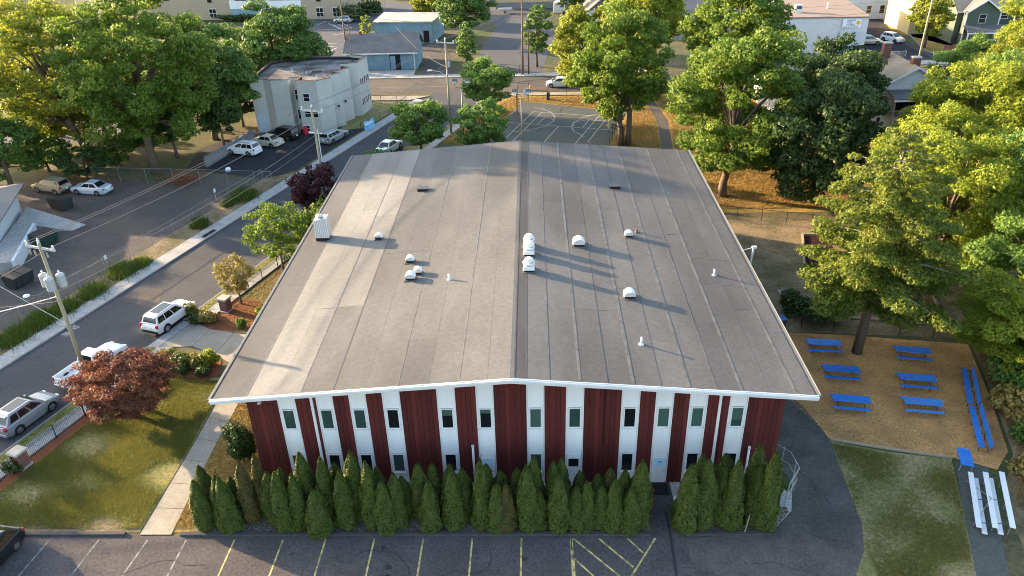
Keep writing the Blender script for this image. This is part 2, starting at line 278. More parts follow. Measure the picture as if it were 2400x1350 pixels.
def strip_pts(a, b, wd):
    a, b = Vector((a[0], a[1], 0)), Vector((b[0], b[1], 0)); n = (b-a).normalized(); n = Vector((-n.y, n.x, 0))*wd/2
    return [tuple((a+n)[:2]), tuple((a-n)[:2]), tuple((b-n)[:2]), tuple((b+n)[:2])]
def lerp(a, b, t): return tuple(a[i] + (b[i]-a[i])*t for i in range(len(a)))
def resample(pts, step):
    out = [pts[0]]; acc = 0
    for a, b in zip(pts, pts[1:]):
        L = math.dist(a, b); d = step - acc
        while d <= L: out.append(lerp(a, b, d/L)); d += step
        acc = L - (d - step)
    if math.dist(out[-1], pts[-1]) > step*0.3: out.append(pts[-1])
    return out
def offset_line(pts, d):
    """shift a polyline sideways (left positive)"""
    out = []
    for i, p in enumerate(pts):
        a = Vector(pts[max(i-1, 0)][:2]); b = Vector(pts[min(i+1, len(pts)-1)][:2]); t = (b-a).normalized()
        out.append((p[0] - t.y*d, p[1] + t.x*d))
    return out
def paving(name, L, Rr, z0, z1, m, step, gap=0.02):
    """slabs between two edge polylines: a bed (structure) with one slab object per bay"""
    n = max(2, int(sum(math.dist(a, b) for a, b in zip(L, L[1:]))/step) + 1)
    def at(P, t):
        ls = [math.dist(a, b) for a, b in zip(P, P[1:])]; s = t*sum(ls)
        for (a, b), l in zip(zip(P, P[1:]), ls):
            if s <= l + 1e-9: return lerp(a, b, s/l if l else 0)
            s -= l
        return P[-1]
    bed = sheet(name, [at(L, i/(n-1)) for i in range(n)] + [at(Rr, i/(n-1)) for i in range(n)][::-1], z0 + (z1-z0)*0.5, 'kerb_asphalt')
    g = gap/step/n
    for i in range(n-1):
        t0, t1 = i/(n-1) + g, (i+1)/(n-1) - g
        MB().prism([at(L, t0), at(L, t1), at(Rr, t1), at(Rr, t0)], z0, z1 + random.uniform(-0.004, 0.004)).build('slab', m, bed)
    return bed
def kerb(name, pts, wd, h, m, z0=0.0):
    s = MB(); A, B = offset_line(pts, wd/2), offset_line(pts, -wd/2)
    for i in range(len(pts)-1):
        s.prism([A[i], A[i+1], B[i+1], B[i]], z0, z0 + h)
    return tag(s.build(name, m, bevel=0.02), kind='structure')
def paint(pts_list, z, m, name='painted_line', wd=0.1):
    for a, b in pts_list: sheet(name, strip_pts(a, b, wd), z, m)
def rng(seed): return np.random.default_rng(seed)
def leaf_quads(P, N, size, rg, jit=0.7, asp=0.62, var=0.35):
    n = len(P); nn = N + rg.normal(0, jit, (n, 3)); nn /= np.linalg.norm(nn, axis=1, keepdims=True) + 1e-9
    t = np.cross(nn, rg.normal(0, 1, (n, 3))); t /= np.linalg.norm(t, axis=1, keepdims=True) + 1e-9; b = np.cross(nn, t)
    s = (size*(1 + rg.uniform(-var, var, n)))[:, None]
    V = np.stack([P + t*s, P + b*s*asp, P - t*s, P - b*s*asp], 1).reshape(-1, 3)
    return V, np.arange(4*n).reshape(-1, 4)
def sphere_dirs(n, rg):
    d = rg.normal(0, 1, (n, 3)); return d/(np.linalg.norm(d, axis=1, keepdims=True) + 1e-9)
def clump_leaves(cen, rad, size, dens, rg, low=0.55):
    """leaves round every clump: rad (k,3) ellipsoid radii"""
    Ps, Ns, Ts = [], [], []
    for c, r in zip(cen, rad):
        area = 4*math.pi*((r[0]*r[1])**1.6/3 + (r[0]*r[2])**1.6/3 + (r[1]*r[2])**1.6/3)**(1/1.6)
        n = max(12, int(dens*area/(1.24*size*size)))
        d = sphere_dirs(n, rg); d[:, 2] = np.where(d[:, 2] < 0, d[:, 2]*low, d[:, 2]); 
        # twig-scale lobes make the clump's own outline uneven
        ph = rg.uniform(0, 6.28, 3); lob = 1 + 0.20*np.sin(d[:, 0]*5 + ph[0])*np.sin(d[:, 1]*5 + ph[1]) + 0.12*np.sin(d[:, 2]*9 + ph[2] + d[:, 0]*6)
        rr = (1 - np.abs(rg.normal(0, 0.20, n)))*lob
        Ps.append(c + d*r*rr[:, None]); Ns.append(d + np.array([0, 0, 0.25])); Ts.append(np.clip(rg.normal(0.45, 0.22, n) + rg.normal(0, 0.10), 0, 1))
    return np.concatenate(Ps), np.concatenate(Ns), np.concatenate(Ts)
def crown_clumps(rx, ry, rz, cz, n, rg, shape='round', cr=0.24, inner=0.5):
    cen = []
    tries = 0
    while len(cen) < n and tries < n*60:
        tries += 1
        d = sphere_dirs(1, rg)[0]; k = rg.uniform(inner, 0.92)
        x, y, z = d[0]*k, d[1]*k, d[2]*k
        if shape == 'cone': f = (1 - (z+1)/2)**0.75*1.25 + 0.08; x *= f; y *= f
        elif shape == 'vase': f = 0.55 + 0.45*(z+1)/2*1.3; x *= f; y *= f
        elif shape == 'dome':
            if z < -0.45: continue
        p = np.array([x*rx, y*ry, cz + z*rz])
        if all(np.linalg.norm((p-q)/np.array([rx, ry, rz])) > cr*0.85 for q in cen): cen.append(p)
    return np.array(cen)
def tree(name, label, loc, h, rx, rz=None, ry=None, leaf='leaf_maple', size=0.24, n=46, seed=1, shape='round', dens=0.95, trunk=0.28, cz=None, bark='bark', group=None, cr=0.25, stems=1, cat='tree', limbs=14, crs=1.0, zloc=0.0, lean=(0, 0), flat=0.8):
    rg = rng(seed); ry = ry or rx; rz = rz or h*0.38; cz = cz if cz is not None else h - rz*0.96
    T = thing(name, label, cat, (loc[0], loc[1], zloc), 0, group)
    n = int(n*1.9*max(1.0, rz/max(rx, ry)*0.9)); cr = cr*0.74; size = size*0.77
    cen = crown_clumps(rx, ry, rz, cz, n, rg, shape, cr)
    cen[:, 0] += lean[0]; cen[:, 1] += lean[1]
    base = cr*(0.65 + 0.75*rg.random(len(cen))**1.4)*crs
    rad = np.stack([base*rx*1.12, base*ry*1.12, base*min(rz, rx*1.1)*flat], 1)*(1 + rg.normal(0, 0.12, (len(cen), 3)))
    P, N, tt = clump_leaves(cen, rad, size, dens, rg)
    # stray leaves fill the inside and fringe
    V, F = leaf_quads(P, N, size, rg)
    keep = V.reshape(-1, 4, 3)[:, :, 2].min(1) > 0.15
    F = F[keep]; tt = tt[keep]
    npmesh('crown', V, F, leaf, T, tint=tt)
    s = MB(); zf = max(0.6, cz - rz*0.55)
    for k in range(stems):
        ox = 0 if stems == 1 else (k - (stems-1)/2)*trunk*2.6; oy = 0 if stems == 1 else rg.uniform(-0.3, 0.3)
        pts = [(ox, oy, -0.05), (ox*1.2 + rg.normal(0, .04), oy, zf*0.35), (ox*1.6 + lean[0]*0.4 + rg.normal(0, .12), oy + lean[1]*0.4, zf), (ox*1.8 + lean[0]*0.8 + rg.normal(0, .25), lean[1]*0.8 + rg.normal(0, .25), cz), (ox + lean[0] + rg.normal(0, .3), lean[1] + rg.normal(0, .3), cz + rz*0.6)]
        s.tube(pts, [trunk*1.35, trunk, trunk*0.8, trunk*0.5, trunk*0.15], 9)
    idx = rg.permutation(len(cen))[:limbs]
    for i in idx:
        c = cen[i]; z0 = zf*rg.uniform(0.75, 1.0) + max(0, (c[2]-zf))*0.35; a = np.array([lean[0]*0.4, lean[1]*0.4, z0]); mid = a*0.5 + c*0.5 + np.array([0, 0, (c[2]-z0)*0.06 + 0.2])
        s.tube([tuple(a), tuple(mid), tuple(c)], [trunk*0.42, trunk*0.26, trunk*0.07], 6)
    s.build('trunk', bark, T, smooth=True)
    return T
def tree_copy(src, label, loc, sx, sz, rz, group=None):
    """another tree of the same kind: its own object and parts, sharing the leaf and limb meshes"""
    c = copy_tree(src); c.location = (loc[0], loc[1], 0); c.rotation_euler = (0, 0, rz); c.scale = (sx, sx, sz); c['label'] = label
    if group: c['group'] = group
    return c
def bush(name, label, loc, rx, ry, rz, leaf='leaf_yew', size=0.12, dens=1.3, seed=1, n=9, group=None, cat='shrub', z=0.0):
    """shrub of overlapping leafy lobes"""
    rg = rng(seed); T = thing(name, label, cat, (loc[0], loc[1], z), 0, group)
    cen = [np.array([0, 0, rz*0.75])]; rad = [np.array([rx*0.75, ry*0.75, rz*0.95])]
    for k in range(n):
        a = rg.uniform(0, 6.28); q = rg.uniform(0.35, 0.75); s = rg.uniform(0.3, 0.5)
        cen.append(np.array([math.cos(a)*q*rx, math.sin(a)*q*ry, rz*rg.uniform(0.35, 1.2)])); rad.append(np.array([rx*s, ry*s, rz*s*1.1]))
    P, N, tt = clump_leaves(cen, rad, size, dens, rg); P[:, 2] = np.maximum(P[:, 2], 0.05)
    V, F = leaf_quads(P, N, size, rg); npmesh('foliage', V, F, leaf, T, tint=tt)
    s = MB()
    for k in range(4):
        a = k*1.6; s.tube([(0, 0, 0), (math.cos(a)*rx*.25, math.sin(a)*ry*.25, rz*0.7)], 0.04, 5, 0.015)
    s.build('stem', 'bark', T)
    return T
def blades(name, pts_xy, hgt, wd, m, seed, parent=None, spread=0.5, z=0.0, tintmu=0.5):
    rg = rng(seed); P = np.asarray(pts_xy); n = len(P); a = rg.uniform(0, 6.28, n); h = hgt*rg.uniform(0.5, 1.3, n)
    dx, dy = np.cos(a)*wd, np.sin(a)*wd; lx, ly = rg.normal(0, spread, n)*h, rg.normal(0, spread, n)*h
    z0 = np.full(n, z)
    V = np.stack([np.stack([P[:, 0]-dx, P[:, 1]-dy, z0], 1), np.stack([P[:, 0]+dx, P[:, 1]+dy, z0], 1), np.stack([P[:, 0]+lx, P[:, 1]+ly, z0+h], 1)], 1).reshape(-1, 3)
    return npmesh(name, V, np.arange(3*n).reshape(-1, 3), m, parent, tint=np.clip(rg.normal(tintmu, 0.25, n), 0, 1))
def in_poly(P, poly):
    x, y = P[:, 0], P[:, 1]; ins = np.zeros(len(P), bool); j = len(poly)-1
    for i in range(len(poly)):
        xi, yi = poly[i]; xj, yj = poly[j]
        ins ^= ((yi > y) != (yj > y)) & (x < (xj-xi)*(y-yi)/((yj-yi) + 1e-12) + xi); j = i
    return ins
def scatter(poly, n, seed):
    rg = rng(seed); q = np.array(poly); P = rg.uniform(q.min(0), q.max(0), (n, 2)); return P[in_poly(P, poly)]
def patchy(P, seed, k=0.9, thr=0.0):
    rg = rng(seed); v = np.zeros(len(P))
    for i in range(7):
        a = rg.uniform(0, 6.28); f = k*rg.uniform(0.5, 2.6); v += np.sin((P[:, 0]*math.cos(a) + P[:, 1]*math.sin(a))*f + rg.uniform(0, 6.28))/(1 + 0.4*i)
    return P[v + rg.normal(0, 1.0, len(P)) > thr]
ORD = ['first', 'second', 'third', 'fourth', 'fifth', 'sixth', 'seventh', 'eighth', 'ninth', 'tenth', 'eleventh', 'twelfth', 'thirteenth', 'fourteenth', 'fifteenth', 'sixteenth', 'seventeenth', 'eighteenth', 'nineteenth']
def ordinal(i):
    if i < 19: return ORD[i]
    t = ['', '', 'twenty', 'thirty', 'forty', 'fifty', 'sixty'][(i+1)//10]; u = (i+1) % 10
    return (t + '-' + ORD[u-1]) if u else {'twenty': 'twentieth', 'thirty': 'thirtieth', 'forty': 'fortieth', 'fifty': 'fiftieth', 'sixty': 'sixtieth'}[t]

# ------------------------------------------------------------------ the ground
mat('hedge_soil', (0.06, 0.047, 0.035), 0.95, col2=(0.10, 0.08, 0.06), scale=9, bump=0.8, bscale=18, col3=(0.30, 0.29, 0.27), scale3=9.0, amt3=0.55)
sheet('ground', [(-700, -60), (700, -60), (700, 1200), (-700, 1200)], 0.0, 'earth')
def nk(y, off=0.0): return (-47.27 + 0.3353*y + off*1.055, y)        # near kerb of the side street, shifted right by off
def fk(y, off=0.0): return (-56.0 + 0.3317*y + off*1.055, y)         # its far kerb
sheet('side_street', [nk(8), nk(121.5), (-6.2, 123), (-16.0, 123), fk(119), fk(60), fk(8)], 0.012, 'asphalt_road')
sheet('cross_street', [(-160, 124.5), (-60, 123), (0, 122.2), (160, 123.5), (160, 135.5), (0, 131.4), (-60, 132), (-160, 134)], 0.017, 'asphalt_old')
sheet('left_lot', [(-88, 40), (-47.8, 40), (-44.4, 48), (-31.9, 84.3), (-38, 87), (-46, 85.5), (-62, 86), (-88, 80)], 0.006, 'asphalt_old')
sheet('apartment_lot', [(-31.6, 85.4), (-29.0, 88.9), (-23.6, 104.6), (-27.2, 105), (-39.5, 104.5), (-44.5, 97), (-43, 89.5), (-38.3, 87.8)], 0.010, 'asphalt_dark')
sheet('apartment_lawn', [(-23.5, 105), (-19.4, 117.2), (-28, 118.3), (-27, 104)], 0.014, 'lawn')
sheet('parking_lot', [(-60, -20), (60, -20), (60, 24), (19, 24), (16, 30.5), (-45, 30.5), (-60, 22)], 0.008, 'asphalt_lot')
sheet('driveway', [(14.0, 47), (16.4, 46.5), (18.29, 41.48), (18.83, 38.43), (18.42, 33.89), (18.24, 31.40), (17.65, 29.43), (16.56, 27.74), (15.5, 22), (8.4, 22), (8.2, 30.3), (13.0, 30.6), (14.6, 32.2), (15.2, 34.4)], 0.014, 'asphalt_drive')
sheet('front_lawn', [nk(30.6, 2.3), nk(46.5, 2.3), (-24.2, 45.7), (-22.6, 45.5), (-22.5, 38), (-22.65, 30.75)], 0.016, 'lawn')
sheet('lawn_edge_dirt', [(-29.8, 30.75), (-22.7, 30.75), (-23.3, 31.5), (-26, 31.9), (-29.8, 32.0)], 0.021, 'dry_dirt')
sheet('hedge_bed', [(-20.9, 30.75), (-20.9, 47), (-16.9, 47), (-16.7, 34.6), (6.35, 34.6), (6.35, 30.75)], 0.016, 'lawn_dry')
sheet('hedge_soil', [(-19.6, 30.78), (-18.9, 33.0), (6.30, 33.0), (6.30, 30.78)], 0.020, 'hedge_soil')
sheet('gravel_strip', [(-18.9, 33.004), (-18.2, 34.0), (-16.6, 34.62), (6.30, 34.62), (6.30, 33.004)], 0.022, 'gravel_white')
sheet('hedge_soil_right', [(8.0, 30.78), (8.0, 32.6), (14.4, 32.6), (14.4, 32.2), (13.1, 30.78)], 0.026, 'hedge_soil')
sheet('gravel_bed', [(8.0, 30.78), (8.0, 34.62), (14.0, 34.66), (15.0, 33.6), (14.6, 32.3), (13.1, 30.78)], 0.022, 'gravel_white')
sheet('door_path', [(6.37, 30.4), (6.37, 34.62), (7.95, 34.62), (7.95, 30.4)], 0.018, 'asphalt_lot')
sheet('side_garden', [nk(52.4, 2.3), nk(97, 2.3), (-17.0, 97), (-17.3, 47), (-22.6, 51.4)], 0.016, 'lawn_patchy')
sheet('garden_mulch', [(-29.1, 54.0), (-28.6, 55.6), (-26.6, 57.4), (-23.6, 56.6), (-21.9, 53.4), (-23.4, 51.9), (-26.2, 52.1)], 0.022, 'red_mulch')
sheet('fence_mulch', [nk(31.0, 2.05), nk(47.5, 2.05), nk(47.5, 3.0), nk(42, 3.1), nk(31.0, 3.0)], 0.026, 'red_mulch')
sheet('azalea_mulch', [(-28.6, 48.4), (-24.1, 48.2), (-23.4, 46.0), (-24.4, 44.9), (-27.4, 45.4), (-29.0, 46.9)], 0.026, 'red_mulch')
sheet('maple_mulch', [(-27.8 + 1.1*math.cos(a*0.6)*(1 + 0.12*math.sin(a*2.3)), 41.1 + 0.95*math.sin(a*0.6)) for a in range(10)], 0.024, 'red_mulch')
sheet('play_mulch', [(16.6, 51.4), (24, 50.6), (32.8, 49.2), (31.2, 43), (29.4, 37.2), (27.9, 35.6), (25.78, 36.67), (22.2, 37.5), (18.83, 38.43), (17.3, 42), (16.2, 46.5)], 0.012, 'wood_chips')
sheet('side_yard', [(14.1, 47), (16.5, 46.8), (16.7, 51.4), (33, 50), (36, 57), (34.8, 70), (18.8, 73.8), (15.2, 73.8)], 0.007, 'dry_dirt')
sheet('right_lawn', [(18.80, 38.27), (22.2, 37.2), (25.62, 36.56), (25.11, 34.92), (22.79, 27.74), (22, 24), (17.2, 24), (16.56, 27.74), (17.65, 29.43), (18.24, 31.40), (18.42, 33.89)], 0.013, 'lawn_patchy')
sheet('bleacher_pad', [(25.69, 36.25), (27.47, 35.86), (24.42, 27.74), (24.3, 24), (22.3, 24), (22.74, 27.74)], 0.018, 'court')
sheet('brush_floor', [(29.6, 37), (31.4, 43), (33, 49), (45, 50), (45, 20), (24.5, 20), (26.8, 33)], 0.009, 'dry_dirt')
sheet('park_lawn', [(-13.2, 98), nk(119.6, 3.2), (45, 119.6), (45, 74), (15.3, 74), (15.3, 90)], 0.010, 'lawn_dry')
sheet('park_path', [(16.2, 92), (17.6, 92), (19.0, 106), (18.3, 119), (17.0, 119), (17.5, 106)], 0.018, 'asphalt_old')
sheet('far_lot', [(-42.35, 145.95), (-34.68, 140.39), (-36, 148), (-22, 148), (-20, 168), (-24, 200), (-38, 215), (-62, 190), (-58, 165)], 0.008, 'asphalt_far')
sheet('wide_drive', [(-10.48, 133.05), (1.28, 132.17), (4.69, 162.47), (4.36, 186.12), (-2, 215), (-22, 215), (-7.70, 177.26), (-9.87, 155.81)], 0.010, 'asphalt_far')
sheet('barn_drive', [(-19.06, 132.53), (-12.98, 132.08), (-16.19, 152.60), (-18.30, 163.85), (-22.39, 160.93)], 0.012, 'asphalt_old')
sheet('barn_apron', [(-33, 134.2), (-20.6, 133.6), (-20.8, 138.2), (-31, 138.2)], 0.020, 'concrete')
sheet('shop_lot', [(44, 136.5), (60, 137.8), (80, 139), (72, 152), (70, 190), (60, 190), (61, 148), (46, 146)], 0.008, 'asphalt_road')
sheet('shop_street', [(70.94, 139.19), (70.40, 152.22), (77.38, 180.37), (70, 200), (66, 215), (58, 215), (62, 170), (68.56, 169.13), (59.26, 145.92), (61.60, 139.97)], 0.012, 'asphalt_dark')
sheet('west_lot', [(-140, 104), (-62, 100), (-52, 112), (-56, 122.8), (-140, 124)], 0.006, 'asphalt_far')
sheet('verge_far', [fk(40, -4.4), fk(86, -4.4), fk(88, -1.75), fk(40, -1.75)], 0.013, 'dry_dirt')
sheet('verge_near', [nk(20, 0.17), nk(49.6, 0.17), nk(49.6, 0.95), nk(20, 0.95)], 0.115, 'lawn')
sheet('verge_near_far', [nk(53.6, 0.17), nk(118, 0.17), nk(118, 0.95), nk(53.6, 0.95)], 0.115, 'lawn')
# pavements and kerbs
paving('sidewalk_far', [fk(y, -1.65) for y in (20, 45, 70, 95, 119)], [fk(y, -0.16) for y in (20, 45, 70, 95, 118.2)], 0.0, 0.12, 'concrete', 2.3)
kerb('kerb_far', [fk(y, -0.08) for y in range(20, 120, 6)] + [(-16.1, 119.6)], 0.15, 0.13, 'kerb_stone')
paving('sidewalk_near_front', [nk(y, 0.95) for y in (20, 35, 49.6)], [nk(y, 2.05) for y in (20, 35, 49.6)], 0.0, 0.118, 'concrete', 1.7)
paving('sidewalk_near_back', [nk(y, 0.95) for y in (53.6, 80, 118.4)], [nk(y, 2.05) for y in (53.6, 80, 118.4)], 0.0, 0.118, 'concrete', 1.7)
kerb('kerb_near_front', [nk(y, 0.08) for y in (20, 30, 40, 49.6)], 0.15, 0.13, 'kerb_stone'); kerb('kerb_near_back', [nk(y, 0.08) for y in (53.6, 70, 90, 118.6)], 0.15, 0.13, 'kerb_stone')
paving('drop_kerb', [nk(49.65, 0.0), nk(53.55, 0.0)], [nk(49.65, 0.9), nk(53.55, 0.9)], 0.0, 0.045, 'concrete', 1.3)
paving('entrance_plaza', [nk(49.65, 0.94), (-26.4, 49.8), (-22.9, 47.2), (-17.6, 45.8)], [nk(53.5, 0.94), (-26.4, 52.2), (-22.6, 51.2), (-17.6, 50.8)], 0.0, 0.05, 'concrete_warm', 2.2)
paving('front_walk', [(-22.55, 30.55), (-22.4, 38), (-22.5, 47.1)], [(-20.75, 30.55), (-20.95, 38), (-20.8, 46.4)], 0.0, 0.045, 'concrete_warm', 2.0)
paving('corner_pavement', [(-60, 119.6), (-19.2, 118.4)], [(-60, 121.6), (-16.2, 120.6)], 0.0, 0.12, 'concrete_warm', 2.4)
paving('park_pavement', [(-4.8, 119.8), (20, 119.6), (60, 120.2)], [(-4.8, 121.4), (20, 121.2), (60, 122)], 0.0, 0.12, 'concrete_warm', 2.4)
paving('cross_pavement', [(-60, 132.4), (-20, 132.1), (0, 131.9), (20, 132.2)], [(-60, 134.4), (-20, 134.0), (0, 133.9), (20, 134.2)], 0.0, 0.12, 'concrete', 2.4)
paving('cross_pavement_east', [(44, 133.6), (100, 136.5)], [(44, 136.2), (100, 139.2)], 0.0, 0.12, 'concrete', 2.6)
kerb('lot_kerb_left', [(-30.5, 30.62), (-23.4, 30.62)], 0.24, 0.13, 'kerb_asphalt'); kerb('lot_kerb_hedge', [(-20.2, 30.58), (6.3, 30.58)], 0.26, 0.13, 'kerb_asphalt'); kerb('lot_kerb_door', [(8.0, 30.58), (13.0, 30.60)], 0.26, 0.13, 'kerb_asphalt')
kerb('mulch_timber', [(18.82, 38.39), (22.2, 37.45), (25.71, 36.63)], 0.16, 0.14, 'timber')
# painted lines
for i, x in enumerate([-28.2, -25.35, -22.55, -19.75, -17.0, -14.25]): sheet('stall_line', strip_pts((x + (0.6 if i < 3 else 0), 30.2), (x - 0.1, 24.4), 0.09), 0.013, 'paint_faded' if i < 4 else 'paint_yellow')
for i in range(6): sheet('stall_line', strip_pts((-11.85 + 2.743*i, 30.3), (-11.87 + 2.743*i, 24.6), 0.10), 0.013, 'paint_yellow')
paint([((1.92, 30.3), (1.92, 29.2)), ((1.95, 28.9), (1.95, 26.0)), ((2.0, 30.28), (4.6, 27.4)), ((3.4, 30.28), (5.1, 28.3)), ((5.0, 30.28), (5.75, 29.25)), ((6.55, 30.3), (3.6, 25.6)), ((2.0, 28.85), (3.3, 27.3))], 0.013, 'paint_yellow', 'hatch_line', 0.10)
CL = [((-2.25, 113.19), (-4.41, 106.60)), ((0.11, 111.30), (10.75, 108.16)), ((-4.41, 106.60), (11.53, 101.88)), ((0.11, 111.30), (-3.66, 99.41)), ((1.42, 111.01), (-3.04, 97.12)), ((1.76, 108.47), (0.62, 105.33)), ((3.65, 104.39), (1.16, 96.58)), ((8.03, 106.90), (6.92, 103.44)), ((9.48, 108.44), (5.31, 96.04)), ((10.75, 108.16), (7.22, 97.30))]
sheet('basketball_court', [(-1.51, 117.01), (13.76, 110.06), (11.02, 100.81), (9.0, 92.5), (-7.5, 92.5), (-4.15, 106.19)], 0.018, 'court')
paint(CL, 0.023, 'paint_white', 'court_line', 0.09)
for arc in ([(0.24, 113.48), (1.45, 112.74), (2.67, 110.94), (3.23, 108.59), (2.93, 106.58), (1.74, 104.30), (-0.69, 102.53), (-2.80, 102.09)], [(-0.09, 108.99), (1.08, 108.93), (2.36, 108.23), (2.95, 107.18), (3.12, 106.77)], [(11.14, 109.80), (8.87, 109.30), (7.19, 107.96), (5.73, 105.63), (5.35, 103.91), (5.55, 102.02), (6.86, 99.58)], [(11.49, 105.70), (9.39, 106.42), (7.91, 106.90), (6.36, 106.19), (5.59, 105.25), (5.71, 104.08)]):
    s = MB(); A, B = offset_line(arc, 0.045), offset_line(arc, -0.045)
    for i in range(len(arc)-1): s.poly([(*B[i], 0.024), (*B[i+1], 0.024), (*A[i+1], 0.024), (*A[i], 0.024)])
    tag(s.build('court_arc', 'paint_white'), kind='structure')
s = MB()
for x in range(-40, 60, 1): s.poly([(x, 126.6 + 0.012*x, 0.022), (x+1.003, 126.6 + 0.012*x, 0.022), (x+1.003, 126.72 + 0.012*x, 0.022), (x, 126.72 + 0.012*x, 0.022)])
tag(s.build('centre_line', 'paint_faded'), kind='structure')
paint([((-27.36, 134.31), (-25.82, 136.29)), ((-47.05, 183.98), (-42.36, 176.09)), ((-48.25, 176.69), (-43.34, 176.19)), ((-45.67, 182.31), (-41.97, 176.52)), ((-44.57, 182.70), (-41.10, 176.91)), ((-43.26, 182.56), (-40.32, 177.79)), ((-43.20, 197.21), (-39.63, 197.96)), ((-42.50, 193.69), (-38.57, 192.12)), ((-40.57, 189.06), (-36.74, 187.55)), ((-39.22, 184.68), (-37.42, 181.42)), ((-37.42, 181.42), (-37.20, 183.43)), ((-37.69, 174.20), (-35.74, 175.40)), ((-49.48, 181.71), (-48.18, 186.70)), ((-43.04, 170.62), (-40.77, 172.20)), ((-41.93, 157.95), (-40.07, 159.36)), ((-41.02, 154.79), (-39.45, 153.90)), ((-43.24, 161.66), (-40.26, 162.20)), ((-40.73, 151.80), (-39.27, 157.71))], 0.016, 'paint_white', 'lot_marking', 0.22)
paint([((-38.80, 53.29), (-37.66, 52.61)), ((-38.50, 51.91), (-37.83, 51.58))], 0.017, 'paint_faded', 'street_mark', 0.5)
for pts in ([(-39.12, 44.87), (-38.10, 44.24), (-37.48, 43.73), (-37.25, 43.23), (-37.60, 42.89), (-38.04, 42.84)], [(-19.80, 39.36), (-19.82, 39.41)], [(7.40, 32.24), (7.38, 30.28), (7.27, 27.74)], [(14.50, 31.57), (15.03, 29.87)], [(3.85, 110.44), (4.57, 112.99), (5.89, 114.02)]):
    s = MB(); A, B = offset_line(pts, 0.08), offset_line(pts, -0.05)
    for i in range(len(pts)-1): s.poly([(*B[i], 0.020), (*B[i+1], 0.020), (*A[i+1], 0.020), (*A[i], 0.020)])
    if len(pts) > 2: tag(s.build('tar_crack', 'tar'), kind='structure')
rgk = rng(55)
for (x0, y0, a0, n) in ((-18, 28.5, 2.9, 8), (-6, 27.2, .3, 9), (3, 26.2, 2.6, 7), (11, 28.6, -.5, 9), (14.5, 31.5, -1.2, 7), (-10, 29.0, .1, 8), (16.4, 38, -1.5, 9), (-34.2, 52, 1.3, 9), (-36.5, 60, .9, 7), (-30.5, 66, 1.5, 9), (-36, 47.5, .2, 6), (-27.6, 74, 1.1, 8), (-46, 62, .6, 9), (-50, 72, 1.9, 8), (-42, 70, 2.6, 9), (-24.6, 28.6, -.3, 8)):
    pts = [(x0, y0)]
    for k in range(n): a0 += rgk.normal(0, .38); l = rgk.uniform(.35, .8); pts.append((pts[-1][0] + l*math.cos(a0), pts[-1][1] + l*math.sin(a0)))
    s = MB(); A, B = offset_line(pts, 0.022), offset_line(pts, -0.018)
    for i in range(len(pts)-1): s.poly([(*B[i], 0.0205), (*B[i+1], 0.0205), (*A[i+1], 0.0205), (*A[i], 0.0205)])
    tag(s.build('tar_crack', 'tar'), kind='structure')
for pg in ([(-11.6, 27.0), (-9.4, 26.8), (-9.3, 28.4), (-11.5, 28.7)], [(9.2, 25.2), (12.4, 25.4), (12.1, 27.9), (9.0, 27.6)], [(-34.4, 56.2), (-32.6, 56.9), (-33.4, 59.3), (-35.1, 58.6)], [(-49, 66), (-45.6, 67.2), (-46.4, 70.0), (-49.8, 68.8)]): sheet('asphalt_patch', pg, 0.0165, 'asphalt_drive')
rg0 = rng(5)
for k in range(16):
    cx, cy = rg0.uniform(-20, 4), rg0.uniform(25, 29.8); n = 9; r0 = rg0.uniform(0.12, 0.3)
    sheet('oil_stain', [(cx + r0*rg0.uniform(.6, 1.3)*math.cos(6.283*a/n), cy + r0*rg0.uniform(.5, 1.1)*math.sin(6.283*a/n)) for a in range(n)], 0.0115, 'tar')

# grass (uncountable)
LAWN = [nk(31.0, 3.0), nk(46.5, 2.9), (-24.2, 45.2), (-22.7, 45.2), (-22.6, 38), (-22.75, 31.0)]
tag(blades('grass', patchy(scatter(LAWN, 240000, 3), 21, 0.9, -0.1), 0.13, 0.018, 'grass_blade', 4, z=0.016, spread=0.6), 'short patchy lawn grass between the iron fence and the front walk', 'grass', kind='stuff')
tag(blades('grass', scatter([(-20.8, 31), (-20.9, 45), (-17, 45), (-17, 34.6), (-19, 33.8), (-19.8, 31)], 16000, 5), 0.10, 0.022, 'grass_dry', 6, z=0.016, spread=0.6), 'dry grass between the front walk and the building corner', 'grass', kind='stuff')
tag(blades('grass', patchy(scatter([(18.83, 38.02), (22.2, 37.0), (25.47, 36.33), (25.06, 34.92), (22.74, 27.88), (22, 25), (17.6, 25), (17.74, 29.43), (18.55, 33.89)], 90000, 7), 22, 1.0, 0.1), 0.09, 0.022, 'grass_blade', 8, z=0.013, spread=0.7, tintmu=0.62), 'thin worn grass between the driveway and the bleachers', 'grass', kind='stuff')
PARK = scatter([(-13, 98), nk(119, 3.4), (35, 119), (35, 75), (15.4, 75), (15.4, 90)], 150000, 9)
PARK = PARK[~in_poly(PARK, [(-1.71, 117.26), (14.12, 110.47), (11.27, 100.43), (9.3, 92.3), (-7.8, 92.3), (-4.33, 106.20)]) & ~in_poly(PARK, [(16.0, 92), (17.8, 92), (19.2, 106), (18.5, 119), (16.8, 119), (17.3, 106)])]
tag(blades('grass', PARK, 0.17, 0.04, 'grass_dry', 10, z=0.010, spread=0.6), 'dry golden grass of the park round the basketball court', 'grass', kind='stuff')
tag(blades('grass', np.concatenate([scatter([nk(20, 0.2), nk(49.5, 0.2), nk(49.5, 0.92), nk(20, 0.92)], 30000, 11), scatter([nk(53.8, 0.2), nk(80, 0.2), nk(80, 0.92), nk(53.8, 0.92)], 30000, 12)]), 0.12, 0.025, 'grass_blade', 13, z=0.115), 'narrow green grass verge between the kerb and the near sidewalk', 'grass', kind='stuff')
